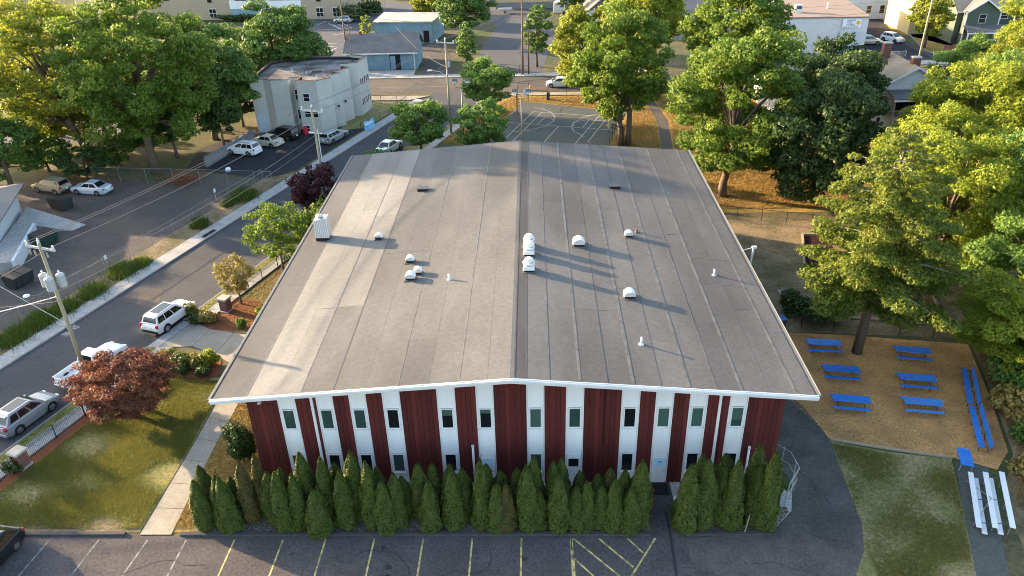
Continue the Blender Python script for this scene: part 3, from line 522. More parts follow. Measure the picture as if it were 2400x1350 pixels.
tag(blades('grass', scatter([nk(52.4, 2.4), nk(75, 2.4), (-19.8, 75), (-18, 52)], 24000, 14), 0.10, 0.025, 'grass_dry', 15, z=0.016), 'dry grass behind the iron fence beside the long eave', 'grass', kind='stuff')

CH = scatter([(16.9, 51.0), (24, 50.2), (32.4, 48.9), (30.9, 43), (29.1, 37.3), (27.8, 35.9), (25.9, 36.9), (22.2, 37.8), (19.0, 38.7), (17.6, 42), (16.6, 46.5)], 60000, 16); rgc = rng(17)
V, F = leaf_quads(np.column_stack([CH, np.full(len(CH), 0.02)]), np.tile(np.array([0, 0, 1.0]), (len(CH), 1)), 0.045, rgc, 0.45, 0.4)
tag(npmesh('chips', V, F, 'chip', None, tint=np.clip(rgc.normal(.5, .25, len(CH)), 0, 1)), 'loose orange-brown wood chips under the picnic tables', 'wood chips', kind='stuff')

# ------------------------------------------------------------------ the red and white hall
XL, XR, YF, YB, XA = -16.59, 14.03, 34.70, 71.6, -1.36
EL, ER, YN, YE, ZE, ZA = -17.97, 15.24, 33.50, 72.86, 7.32, 8.62
def zr(x): return ZA - (ZA-ZE)*((XA-x)/(XA-EL) if x < XA else (x-XA)/(ER-XA))
hall = thing('community_hall', 'long dark red hall with white window strips and a low grey gable roof', 'building', (XA, YF, 0))
H0 = (XA, YF, 0)
s = MB(); prof = [(XL, 0), (XR, 0), (XR, zr(XR)-0.30), (XA, ZA-0.30), (XL, zr(XL)-0.30)]
n = len(prof); s.add([(x, YF, z) for x, z in prof] + [(x, YB, z) for x, z in prof], [tuple(range(n)), tuple(range(n, 2*n))[::-1]] + [((i+1) % n, i, i+n, (i+1) % n + n) for i in range(n)])
s.build('wall', 'red_dark', hall, H0)
s = MB(); prof = [(EL, ZE-0.26), (XA, ZA-0.26), (ER, ZE-0.26), (ER, ZE), (XA, ZA), (EL, ZE)]; n = 6
s.add([(x, YN, z) for x, z in prof] + [(x, YE, z) for x, z in prof], [(0, 1, 4, 5), (1, 2, 3, 4), (11, 10, 7, 6), (10, 9, 8, 7)] + [((i+1) % n, i, i+n, (i+1) % n + n) for i in range(n)])
roof = s.build('roof', 'roof_sheet2', hall, H0)
# membrane sheets, each its own piece, with lapped seams
SH = []
def cut(x0, x1, breaks, mats):
    ys = [YN+0.02] + breaks + [YE-0.02]
    for (a, b), m in zip(zip(ys, ys[1:]), mats): SH.append((x0, x1, a, b, m))
cut(-17.85, -15.95, [46.2, 60.5], [1, 1, 1]); cut(-15.95, -14.2, [48, 64], [3, 3, 4]); cut(-14.2, -12.9, [41.6, 58.4], [4, 3, 4]); cut(-12.9, -11.1, [42.5, 57], [0, 4, 3])
cut(-11.1, -9.3, [41, 56.5], [0, 0, 0]); cut(-9.3, -7.5, [48, 64], [0, 0, 1]); cut(-7.5, -5.8, [38, 59], [1, 0, 0]); cut(-5.8, -4.15, [44.5, 62], [0, 0, 0]); cut(-4.15, -2.6, [50], [0, 0]); cut(-2.6, -1.36, [43, 60], [0, 0, 0])
cut(-1.36, -1.12, [], [0]); cut(-1.12, -0.48, [49, 63], [5, 5, 5])
cut(-0.48, 0.75, [46, 61], [0, 0, 0]); cut(0.75, 2.40, [47, 58], [0, 0, 1]); cut(2.40, 3.9, [41.2, 54], [1, 0, 1]); cut(3.9, 5.28, [41.2, 49.6], [1, 1, 0]); cut(5.28, 6.8, [44.2, 57], [1, 0, 1]); cut(6.8, 8.30, [38, 52.4], [0, 1, 1])
cut(8.30, 9.8, [47.7, 60], [1, 1, 2]); cut(9.8, 11.15, [40.4, 53], [2, 1, 1]); cut(11.15, 12.7, [45.4, 59.5], [1, 2, 1]); cut(12.7, 14.1, [42.3, 49.2], [1, 2, 1]); cut(14.1, 15.12, [52], [1, 1])
def rpiece(x0, x1, y0, y1, lift, th): return [(x0, y0, zr(x0)+lift), (x1, y0, zr(x1)+lift), (x1, y1, zr(x1)+lift), (x0, y1, zr(x0)+lift)], [(x0, y0, zr(x0)+lift+th), (x1, y0, zr(x1)+lift+th), (x1, y1, zr(x1)+lift+th), (x0, y1, zr(x0)+lift+th)]
for i, (x0, x1, y0, y1, m) in enumerate(SH):
    MB().hexa(*rpiece(x0+0.003, x1-0.003, y0+0.004, y1-0.004, -0.002, 0.012 + 0.0012*(i % 5))).build('roof_sheet', 'roof_sheet%d' % m, roof, H0)
for x, wd, m in [(-15.95, .07, 'roof_seam'), (-12.9, .06, 'roof_seam'), (-11.1, .08, 'roof_seam_dark'), (-7.5, .05, 'roof_seam'), (-4.15, .09, 'roof_seam'), (-1.14, .07, 'roof_seam_dark'), (-0.50, .06, 'roof_seam_dark'), (2.40, .16, 'roof_seam'), (5.28, .18, 'roof_seam'), (8.30, .18, 'roof_seam'), (11.15, .16, 'roof_seam'), (14.1, .16, 'roof_seam'), (0.75, .05, 'roof_seam'), (3.9, .03, 'roof_seam_dark'), (6.8, .04, 'roof_seam_dark'), (9.8, .03, 'roof_seam')]:
    MB().hexa(*rpiece(x-wd/2, x+wd/2, YN+0.03, YE-0.03, 0.012, 0.010)).build('seam_lap', m, roof, H0)
for x0, x1, y in [(2.5, 5.2, 41.2), (5.4, 6.7, 44.2), (11.3, 14.0, 49.2), (11.3, 14.0, 45.4), (9.9, 11.0, 53), (6.9, 8.2, 52.4), (-11, -7.6, 50.0), (-14, -11.2, 42.6), (12.8, 14.0, 42.3)]:
    MB().hexa(*rpiece(x0, x1, y-0.025, y+0.025, 0.0185, 0.005)).build('cross_lap', 'roof_seam', roof, H0)
# fascias, gutters
for x0, x1 in ((EL-0.06, XA), (XA, ER+0.06)):
    b = [(x0, YN-0.05, zr(x0)-0.31), (x1, YN-0.05, zr(x1)-0.31), (x1, YN-0.003, zr(x1)-0.31), (x0, YN-0.003, zr(x0)-0.31)]; t = [(p[0], p[1], p[2] + 0.335) for p in b]
    MB().hexa(b, t).build('rake_fascia', 'white_trim', hall, H0)
    b = [(x0, YN-0.16, zr(x0)-0.14), (x1, YN-0.16, zr(x1)-0.14), (x1, YN-0.052, zr(x1)-0.14), (x0, YN-0.052, zr(x0)-0.14)]; t = [(p[0], p[1], p[2] + 0.13) for p in b]
    MB().hexa(b, t).build('rake_gutter', 'white_trim', hall, H0, bevel=0.02)
    MB().hexa([(x0, YN-0.002, zr(x0)+0.012), (x1, YN-0.002, zr(x1)+0.012), (x1, YN+0.05, zr(x1)+0.012), (x0, YN+0.05, zr(x0)+0.012)], [(x0, YN-0.002, zr(x0)+0.03), (x1, YN-0.002, zr(x1)+0.03), (x1, YN+0.05, zr(x1)+0.03), (x0, YN+0.05, zr(x0)+0.03)]).build('roof_edge_strip', 'roof_seam', hall, H0)
MB().box((EL-0.09, (YN+YE)/2, ZE-0.11), (0.17, YE-YN, 0.22)).build('eave_gutter', 'gutter_grey', hall, H0); MB().box((EL-0.02, (YN+YE)/2, ZE+0.02), (0.06, YE-YN, 0.03)).build('eave_edge', 'roof_seam', hall, H0)
MB().box((ER+0.09, (YN+YE)/2, ZE-0.11), (0.17, YE-YN, 0.22)).build('eave_gutter', 'gutter_grey', hall, H0); MB().tube([(ER+0.12, YN, ZE+0.10), (ER+0.12, YE, ZE+0.10)], 0.022, 6).build('eave_pipe', 'gutter_grey', hall, H0)
# facade strips
STRIPS = [(-14.76, -13.73), (-12.53, -11.55), (-10.63, -9.64), (-8.72, -7.70), (-5.61, -4.56), (-3.39, -2.38), (-0.53, 0.49), (1.71, 2.73), (4.84, 5.88), (6.76, 7.78), (8.67, 9.69), (10.92, 11.95)]
up = ['teal', 'teal', 'teal', 'dark', 'dark', 'dark', 'blind', 'teal', 'dark', 'blind', 'blind', 'teal']
edges = [XL] + [e for p in STRIPS for e in p] + [XR]
for i in range(0, len(edges), 2):
    a, b = edges[i], edges[i+1]; k = max(3, round((b-a)/0.29)); wv = (b-a)/k
    for j in range(k):
        x0, x1 = a + j*wv + 0.009, a + (j+1)*wv - 0.009; d = 0.028 + 0.004*((i + j*3) % 3)
        MB().hexa([(x0, YF-d, 0.05), (x1, YF-d, 0.05), (x1, YF+0.01, 0.05), (x0, YF+0.01, 0.05)], [(x0, YF-d, zr(x0)-0.32), (x1, YF-d, zr(x1)-0.32), (x1, YF+0.01, zr(x1)-0.32), (x0, YF+0.01, zr(x0)-0.32)]).build('board', 'red_board%d' % ((i*5 + j*7 + (j*j) % 3) % 4), hall, H0)
def window(xa, xb, z0, z1, glass, blind=None):
    f = MB(); y = YF-0.07
    for (c, d) in (((xa+.03, y, (z0+z1)/2), (.06, .06, z1-z0)), ((xb-.03, y, (z0+z1)/2), (.06, .06, z1-z0)), (((xa+xb)/2, y, z1-.03), (xb-xa-.12, .06, .06)), (((xa+xb)/2, y, z0+.03), (xb-xa-.12, .06, .06))): f.box(c, d)
    wn = f.build('window', 'white_trim', hall, H0)
    MB().box(((xa+xb)/2, YF-0.052, (z0+z1)/2), (xb-xa-.12, .02, z1-z0-.12)).build('pane', glass, wn, H0)
    if blind: MB().box(((xa+xb)/2, YF-0.0655, z1-.06-blind/2), (xb-xa-.125, .006, blind)).build('blind', 'glass_blind', wn, H0)
    MB().box(((xa+xb)/2, YF-0.10, z0-0.02), (xb-xa+.06, .11, .035)).build('sill', 'white_trim', wn, H0)
for i, (a, b) in enumerate(STRIPS):
    c = (a+b)/2; zt = min(zr(a), zr(b)) - 0.32
    for z0, z1 in ((5.72, zt), (2.36, 4.24), (0.06, 0.92)):
        if i in (5, 7, 9) and z0 < 1: continue
        lo = z0 if not (i in (5, 7, 9) and z0 == 2.36) else 2.24
        MB().box((c, YF-0.022, (lo+z1)/2), (b-a-0.13, .044, z1-lo)).build('white_panel', 'white_panel', hall, H0)
    for zz0, zz1 in ((4.24, 5.72), (0.92, 2.36)):
        if i in (5, 7, 9) and zz0 < 1: continue
        for xa_, xb_ in ((a+0.06, c-0.362), (c+0.362, b-0.06)): MB().box(((xa_+xb_)/2, YF-0.022, (zz0+zz1)/2), (xb_-xa_, .044, zz1-zz0)).build('jamb', 'white_panel', hall, H0)
    for e in (a+0.03, b-0.03): MB().box((e, YF-0.034, (zt+0.06)/2), (0.06, .068, zt-0.06)).build('strip_trim', 'white_trim', hall, H0)
    gl = {'teal': 'glass_teal', 'dark': 'glass_dark', 'blind': 'glass_blind'}[up[i]]
    window(c-.36, c+.36, 4.26, 5.70, gl, {4: 0.45, 11: 0.85, 5: 0.3, 9: 1.2}.get(i))
    if i in (5, 7, 9):
        D = MB().box((c, YF-0.045, 1.12), (b-a-0.16, .05, 2.2)).build('door', 'white_panel', hall, H0, bevel=0.01)
        MB().box((c - 0.02, YF-0.078, 1.62), (0.60, .016, 0.62)).build('door_window', 'glass_dark' if i == 7 else 'poster_blue', D, H0)
        fr = MB()
        for (cc, d) in (((c-.34, YF-.08, 1.62), (.04, .03, .70)), ((c+.30, YF-.08, 1.62), (.04, .03, .70)), ((c-.02, YF-.08, 1.95), (.60, .03, .04)), ((c-.02, YF-.08, 1.29), (.60, .03, .04))): fr.box(cc, d)
        fr.build('glazing_frame', 'white_trim', D, H0)
        MB().tube([(c+.34, YF-.08, 1.02), (c+.34, YF-.14, 1.02), (c+.24, YF-.14, 1.02)], 0.018, 6).build('handle', 'dark_metal', D, H0)
        if i == 9:
            q = MB()
            for k in range(12):
                a0, a1 = 6.283*k/12, 6.283*(k+1)/12
                q.poly([(c + .03 + .13*math.cos(a0), YF-.0885, 1.63 + .09*math.sin(a0)), (c + .03 + .13*math.cos(a1), YF-.0885, 1.63 + .09*math.sin(a1)), (c + .03 + .07*math.cos(a1), YF-.0885, 1.63 + .045*math.sin(a1)), (c + .03 + .07*math.cos(a0), YF-.0885, 1.63 + .045*math.sin(a0))])
            q.build('poster_ring', 'poster_ink', D, H0)
    else: window(c-.36, c+.36, 0.93, 2.34, 'glass_dark' if i % 3 else 'glass_teal')
for x in (-12.78, 10.38): MB().box((x, YF-0.09, 3.5), (0.15, 0.11, 6.9)).build('downspout', 'white_trim', hall, H0, bevel=0.015)
for x, z1 in ((-3.72, 2.95), (12.40, 2.75)):
    p = MB().tube([(x, YF-0.16, 0.3), (x, YF-0.16, z1)], 0.065, 10).build('vent_pipe', 'white_metal', hall, H0, smooth=True)
    MB().cyl((x, YF-0.16, z1), 0.09, 0.08, 10).build('cap', 'white_metal', p, H0)
MB().tube([(3.9, YF-0.07, 3.0), (3.9, YF-0.07, 7.6)], 0.035, 6).build('conduit', 'red_dark', hall, H0)
p = MB().box((-15.8, YF-0.10, 6.45), (0.12, 0.14, 0.12)).build('security_lamp', 'white_metal', hall, H0); MB().box((-15.72, YF-0.26, 6.36), (0.16, 0.2, 0.09)).build('lamp_head', 'white_metal', p, H0)
# bracket and mast on the right eave
mb = thing('floodlight', 'white floodlight on an arm beyond the right eave of the hall', 'floodlight', (ER+0.1, 50.9, ZE-0.1))
MB().tube([(0, 0, 0.1), (0.85, 0.3, 0.2)], 0.03, 6).build('arm', 'white_metal', mb); MB().box((0.95, 0.32, 0.2), (0.34, 0.22, 0.16)).build('lamp_head', 'white_metal', mb, bevel=0.02); MB().tube([(0.9, 0.3, 0.1), (0.75, 0.2, -1.5)], 0.085, 8).build('sleeve', 'white_metal', mb)

# rooftop equipment
def on_roof(x, y): return (x, y, zr(x))
def fan(x, y, label, sc_=0.92):
    t = thing('exhaust_fan', label, 'roof fan', on_roof(x, y), 0, 'white exhaust fans on the roof ridge')
    MB().box((0, 0, 0.10*sc_), (0.70*sc_, 0.70*sc_, 0.26*sc_)).build('curb', 'black_metal', t); MB().box((0, 0, 0), (1.0*sc_, 1.0*sc_, 0.11)).build('flashing', 'roof_seam_dark', t, bevel=0.03)
    MB().hexa([(-.42*sc_, -.42*sc_, .2*sc_), (.42*sc_, -.42*sc_, .2*sc_), (.42*sc_, .42*sc_, .2*sc_), (-.42*sc_, .42*sc_, .2*sc_)], [(-.36*sc_, -.36*sc_, .48*sc_), (.36*sc_, -.36*sc_, .48*sc_), (.36*sc_, .36*sc_, .48*sc_), (-.36*sc_, .36*sc_, .48*sc_)]).build('skirt', 'white_metal', t, bevel=0.02)
    MB().lathe((0, 0, .46*sc_), [(.34*sc_, 0), (.44*sc_, .12*sc_), (.46*sc_, .26*sc_), (.42*sc_, .30*sc_), (.40*sc_, .26*sc_)], 20).build('windband', 'white_metal', t, smooth=True)
    MB().lathe((0, 0, .68*sc_), [(.33*sc_, 0), (.34*sc_, .22*sc_), (.32*sc_, .30*sc_), (.24*sc_, .36*sc_), (.02*sc_, .38*sc_)], 18).build('motor_cover', 'white_metal', t, smooth=True)
fan(-0.36, 49.55, 'white exhaust fan on the ridge, farthest of the three'); fan(-0.36, 48.25, 'white exhaust fan on the ridge, middle one partly hiding the farthest'); fan(-0.36, 45.9, 'white exhaust fan on the ridge, nearest of the three')
def hood(x, y, wd, label):
    t = thing('hood_vent', label, 'roof vent', on_roof(x, y), 0, 'white half-round hood vents on the roof'); wd *= 0.92; r = wd/2; dp = wd*0.85
    MB().box((0, 0, 0.12), (wd*0.8, dp*0.8, 0.26)).build('curb', 'black_metal', t); MB().box((0, 0, 0), (wd*1.18, dp*1.25, 0.11)).build('flashing', 'roof_seam_dark', t, bevel=0.03)
    n = 12; P = []; 
    for yy in (-dp/2, dp/2):
        for k in range(n+1): a = math.pi*k/n; P.append((-r*math.cos(a), yy, 0.2 + r*0.95*math.sin(a)))
    F = [(k, k+1, n+1+k+1, n+1+k) for k in range(n)]; F = [f[::-1] for f in F]
    s = MB(); s.add(P, F); s.add([(q[0], q[1] + (0.05 if q[1] < 0 else -0.05), q[2]) for q in P], [tuple(range(n+1)), tuple(range(n+1, 2*n+2))[::-1]])
    s.build('hood', 'white_metal', t, smooth=False)
    g = MB()
    for k in range(4): z = 0.26 + k*r*0.2; hw = r*math.sqrt(max(0.05, 1 - ((z-0.2)/(r*0.95))**2))*0.9; g.box((0, -dp/2 + 0.035, z), (2*hw, 0.012, r*0.07))
    g.build('louvre', 'galvanised', t)
hood(-11.85, 52.6, 0.62, 'small white hood vent in the tall metal flue\'s shadow'); hood(-8.83, 48.3, 0.66, 'white hood vent, farthest of the three clustered on the left slope'); hood(-8.05, 46.45, 0.66, 'white hood vent, right one of the cluster on the left slope'); hood(-8.45, 45.7, 0.76, 'white hood vent, nearest of the cluster on the left slope')
hood(3.25, 50.2, 0.98, 'largest white hood vent on the right slope near the ridge fans'); hood(7.1, 52.15, 0.66, 'small white hood vent beside a thin dark pipe on the right slope'); hood(6.12, 43.0, 0.84, 'white hood vent alone on the near right slope')
def vpipe(x, y, h, m, label):
    t = thing('vent_pipe', label, 'vent pipe', on_roof(x, y), 0, 'plumbing vent pipes on the roof')
    MB().cyl((0, 0, 0), 0.075, h, 10).build('pipe', m, t, smooth=True); MB().lathe((0, 0, 0.0), [(.17, 0), (.16, .03), (.09, .10)], 12).build('flashing', 'galvanised' if m != 'rust_brown' else 'dark_metal', t)
vpipe(-5.74, 45.2, 0.42, 'white_metal', 'short white vent pipe right of the clustered hood vents'); vpipe(7.8, 53.0, 0.30, 'rust_brown', 'thin brown vent pipe behind the small hood vent'); vpipe(12.39, 46.75, 0.46, 'white_metal', 'short white vent pipe near the right eave'); vpipe(6.2, 37.55, 0.48, 'white_metal', 'short white vent pipe nearest the front edge of the roof')
t = thing('metal_flue', 'tall ribbed metal flue housing with round cap near the left eave', 'flue', on_roof(-16.35, 53.6)); 
MB().box((0, 0, 0.1), (1.0, 0.85, 0.34)).build('base', 'black_metal', t)
MB().hexa([(-.55, -.46, .25), (.55, -.46, .25), (.55, .46, .25), (-.55, .46, .25)], [(-.50, -.42, 1.70), (.50, -.42, 1.90), (.50, .42, 1.90), (-.50, .42, 1.70)]).build('housing', 'galvanised', t)
for k in range(8): MB().hexa([(-.50 + k*.14, -.49, .27), (-.45 + k*.14, -.49, .27), (-.45 + k*.14, -.44, .27), (-.50 + k*.14, -.44, .27)], [(-.465 + k*.13, -.45, 1.69 + k*.022), (-.415 + k*.13, -.45, 1.69 + k*.022), (-.415 + k*.13, -.40, 1.69 + k*.022), (-.465 + k*.13, -.40, 1.69 + k*.022)]).build('rib', 'aluminium', t)
MB().lathe((-.1, 0, 1.75), [(.24, 0), (.24, .14), (.30, .16), (.30, .22), (.05, .27)], 14).build('cap', 'galvanised', t, smooth=True)
for x, y, lab in ((-9.6, 61.9, 'low black roof hatch at the edge of the shadow on the left slope'), (7.0, 61.85, 'low black roof hatch in the shadow on the right slope')):
    t = thing('roof_hatch', lab, 'roof hatch', on_roof(x, y), 0, 'low black roof hatches'); MB().box((0, 0, 0.10), (0.85, 0.6, 0.22)).build('curb', 'black_metal', t); MB().box((0, 0, 0.235), (0.95, 0.7, 0.04)).build('lid', 'dark_metal', t)

mat('dull_zinc', (0.26, 0.27, 0.28), 0.6, 0.4)
# ------------------------------------------------------------------ things in front of the hall
s = MB().prism([(6.35, 33.55), (7.85, 33.55), (7.85, 34.5), (6.35, 34.5)], 0.02, 0.045).build('door_mat', 'rubber'); tag(s, 'wide black rubber mat in front of the blue-postered door', 'mat')
t = thing('traffic_cone', 'orange traffic cone at the end of the long hedge', 'cone', (6.28, 32.9, 0.02)); MB().box((0, 0, 0.025), (0.34, 0.34, 0.05)).build('base', 'orange', t, bevel=0.01); MB().lathe((0, 0, 0.05), [(.14, 0), (.03, .62), (.02, .66)], 14).build('cone', 'orange', t, smooth=True); MB().lathe((0, 0, 0.30), [(.094, 0), (.071, .13)], 14).build('band', 'sign_white', t, smooth=True)
t = thing('blue_bin', 'small blue bin half hidden by the hedge beside the door path', 'bin', (8.15, 32.6, 0.02)); MB().lathe((0, 0, 0), [(.2, 0), (.26, .55), (.27, .6)], 14).build('tub', 'bin_blue', t, smooth=True); MB().lathe((0, 0, .6), [(.28, 0), (.28, .05), (.1, .09)], 14).build('lid', 'sign_white', t)
t = thing('leaning_post', 'short pale leaning post in the kerb gap of the right hedge', 'post', (11.5, 30.62, 0)); MB().tube([(0, 0, 0), (0.22, 0.25, 1.15)], 0.035, 6).build('post', 'timber', t); MB().box((0, 0, 0.02), (0.14, 0.14, 0.05)).build('foot', 'timber', t)
# clipped arborvitae: tips measured for each plant as (x, y, height)
def thuja_mesh(seed, m, fat=1.0):
    rg = rng(seed); n = 9000; u = rg.random(n)**0.85; a = rg.uniform(0, 6.283, n)
    prof = np.clip((1 - u**(1.9 + 0.3*(seed % 3)))**0.82, 0, 1)*np.where(u < 0.12, 0.78 + u*1.8, 1.0)
    lump = 1 + 0.10*np.sin(3*a + 7*u + seed) + 0.08*np.sin(5*a - 13*u + 2*seed) + 0.06*np.sin(23*u + 2*a)
    bend = 0.10*np.sin(seed*1.7)*u**2; rr = prof*lump*(1 - np.abs(rg.normal(0, 0.10, n)))*fat
    P = np.stack([rr*np.cos(a) + bend, rr*np.sin(a) + bend*np.cos(seed), u], 1); N = np.stack([np.cos(a), np.sin(a), np.full(n, 0.55)], 1)
    P2 = P*np.array([0.55, 0.55, 3.6])
    V, F = leaf_quads(P2, N, 0.060, rg, 0.42, 0.6); V[:, 2] = np.maximum(V[:, 2], 0.04)
    tt = np.clip(rg.normal(0.42, 0.25, n) + 0.10*np.sin(4*a + 9*u), 0, 1)
    o = npmesh('crown', V, F, m, None, tint=tt); me = o.data; bpy.data.objects.remove(o)
    V2 = V/np.array([0.55, 0.55, 3.6]); return me
TM = [thuja_mesh(31 + i, 'leaf_thuja') for i in range(5)] + [thuja_mesh(51 + i, 'leaf_thuja_brown') for i in range(2)]
tk = MB().tube([(0, 0, 0), (0, 0, 1.6)], 0.06, 6, 0.02).build('trunk', 'bark'); tkm = tk.data; bpy.data.objects.remove(tk)
HT = [(-18.91, 31.22, 3.58), (-19.14, 32.42, 3.41), (-17.77, 31.42, 3.67), (-17.36, 31.02, 3.92), (-17.34, 32.02, 2.98), (-16.42, 31.72, 4.48), (-15.77, 32.22, 4.40), (-14.99, 31.72, 3.63), (-14.27, 31.12, 4.16), (-14.49, 32.32, 3.39), (-13.38, 31.22, 4.00), (-13.19, 32.22, 4.63), (-12.17, 30.72, 3.28), (-11.91, 31.92, 4.49), (-11.52, 32.62, 3.48), (-10.84, 31.32, 4.05), (-10.31, 32.02, 4.88), (-9.25, 31.22, 4.80), (-9.03, 32.32, 3.36), (-8.44, 30.92, 3.70), (-7.88, 31.32, 3.94), (-7.55, 32.12, 2.90), (-6.59, 32.02, 3.94), (-5.95, 31.02, 3.59), (-5.89, 32.32, 3.60), (-4.92, 32.32, 3.50), (-4.68, 31.22, 4.17), (-4.15, 32.02, 3.55), (-3.07, 31.22, 4.98), (-2.86, 32.32, 3.55), (-2.35, 32.42, 2.43), (-1.99, 32.32, 3.13), (-2.20, 31.02, 3.39), (-1.71, 31.02, 3.35), (-1.05, 32.32, 3.35), (-0.49, 31.12, 4.51), (-0.12, 32.12, 4.28), (0.10, 31.22, 2.68), (0.94, 32.12, 3.93), (1.35, 32.52, 3.84), (1.23, 31.02, 3.96), (1.66, 31.72, 2.82), (2.46, 32.52, 2.86), (2.19, 31.12, 3.08), (2.79, 31.12, 3.36), (3.49, 32.22, 2.98), (3.59, 31.22, 3.04), (4.15, 32.32, 3.26), (4.26, 31.02, 3.67), (4.90, 31.92, 3.47), (5.19, 30.92, 3.20), (5.58, 32.22, 2.90), (5.72, 31.42, 4.63)]
HT2 = [(8.27, 31.02, 4.62), (9.02, 31.92, 4.49), (9.26, 31.32, 4.85), (10.64, 32.92, 3.71), (10.19, 31.62, 4.12), (10.75, 31.22, 4.78), (12.26, 32.32, 4.94), (12.10, 31.52, 4.20), (12.67, 31.12, 5.46)]
def arbor(i, p, label, seed):
    rg = rng(seed*13 + 1); me = TM[5 + i % 2] if label.startswith('brown') else TM[(seed*3) % 5]
    t = thing('arborvitae', label, 'arborvitae', (p[0], p[1], 0.02), rg.uniform(0, 6.28), 'clipped arborvitae hedge before the facade')
    zs = p[2]/3.6; wd = rg.uniform(0.95, 1.15)*(0.98 if p[2] < 3.0 else 1.08)*(1.16 if seed >= 100 else 1.03)
    o = bpy.data.objects.new('crown', me); C.objects.link(o); o.parent = t; o.scale = (wd, wd, zs)
    o = bpy.data.objects.new('trunk', tkm); C.objects.link(o); o.parent = t
order = sorted(range(len(HT)), key=lambda i: HT[i][0])
for rank, i in enumerate(order):
    brown = i in (5, 6, 33, 47)
    arbor(i, HT[i], ('browning' if brown else 'green') + ' arborvitae, %s from the left in the long clipped hedge' % ordinal(rank), i + 1)
order = sorted(range(len(HT2)), key=lambda i: HT2[i][0])
for rank, i in enumerate(order): arbor(i, HT2[i], 'green arborvitae, %s from the left in the short hedge right of the door path' % ordinal(rank), 100 + i)
bush('round_yew', 'tall rounded clipped yew at the left front corner of the hall', (-18.55, 36.6), 1.05, 1.0, 1.75, 'leaf_yew', 0.085, 1.5, 3, 5, None, 'shrub', 0.0)
bush('round_yew', 'small round clipped yew below the tall one at the hall corner', (-17.7, 34.0), 0.62, 0.6, 0.75, 'leaf_yew', 0.08, 1.5, 4, 4, None, 'shrub', 0.0)

# ------------------------------------------------------------------ vehicles
def wheel(t, x, y, r, wd):
    w_ = thing_part('wheel', t)
    sgn = 1 if y > 0 else -1
    s = MB(); s.tube([(x, y - wd/2, r), (x, y + wd/2, r)], r, 18); s.build('tyre', 'rubber', w_, bevel=0.025)
    s = MB(); s.tube([(x, y + sgn*wd/2, r), (x, y + sgn*(wd/2 + .012), r)], r*0.66, 16); rim = s.build('rim', 'chrome', w_)
    s = MB()
    for k in range(5):
        a = k*1.2566; s.poly([(x + r*.60*math.cos(a+.38), y + sgn*(wd/2+.016), r + r*.60*math.sin(a+.38)), (x + r*.60*math.cos(a+.88), y + sgn*(wd/2+.016), r + r*.60*math.sin(a+.88)), (x + r*.22*math.cos(a+.63), y + sgn*(wd/2+.016), r + r*.22*math.sin(a+.63))])
    s.build('rim_gap', 'trim_black', w_)['kind'] = 'stuff'
def thing_part(name, parent):
    o = bpy.data.objects.new(name, None); C.objects.link(o); o.parent = parent; o.empty_display_size = 0.1; return o
CARS = {  # length, width, height, belt, hood height, ground clearance, windscreen base/top, rear roof end, rear glass base (x from the middle)
 'suv': dict(L=4.65, W=1.86, H=1.70, belt=1.05, hood=1.02, gc=.24, wb=1.05, wt=.35, rt=-1.85, rb=-2.18, base=2.70, r=.36),
 'crossover': dict(L=4.45, W=1.82, H=1.64, belt=1.02, hood=.98, gc=.22, wb=1.10, wt=.30, rt=-1.55, rb=-2.05, base=2.62, r=.34),
 'sedan': dict(L=4.65, W=1.78, H=1.46, belt=.93, hood=.90, gc=.18, wb=1.00, wt=.25, rt=-1.05, rb=-1.72, base=2.72, r=.32),
 'hatch': dict(L=4.40, W=1.75, H=1.49, belt=.95, hood=.88, gc=.17, wb=1.25, wt=.35, rt=-1.35, rb=-2.00, base=2.70, r=.31),
 'wagon': dict(L=4.80, W=1.78, H=1.47, belt=.93, hood=.92, gc=.18, wb=.85, wt=.15, rt=-2.05, rb=-2.28, base=2.72, r=.32),
 'pickup': dict(L=5.4, W=1.90, H=1.72, belt=1.08, hood=1.05, gc=.28, wb=1.05, wt=.55, rt=-.40, rb=-.60, base=3.35, r=.37)}
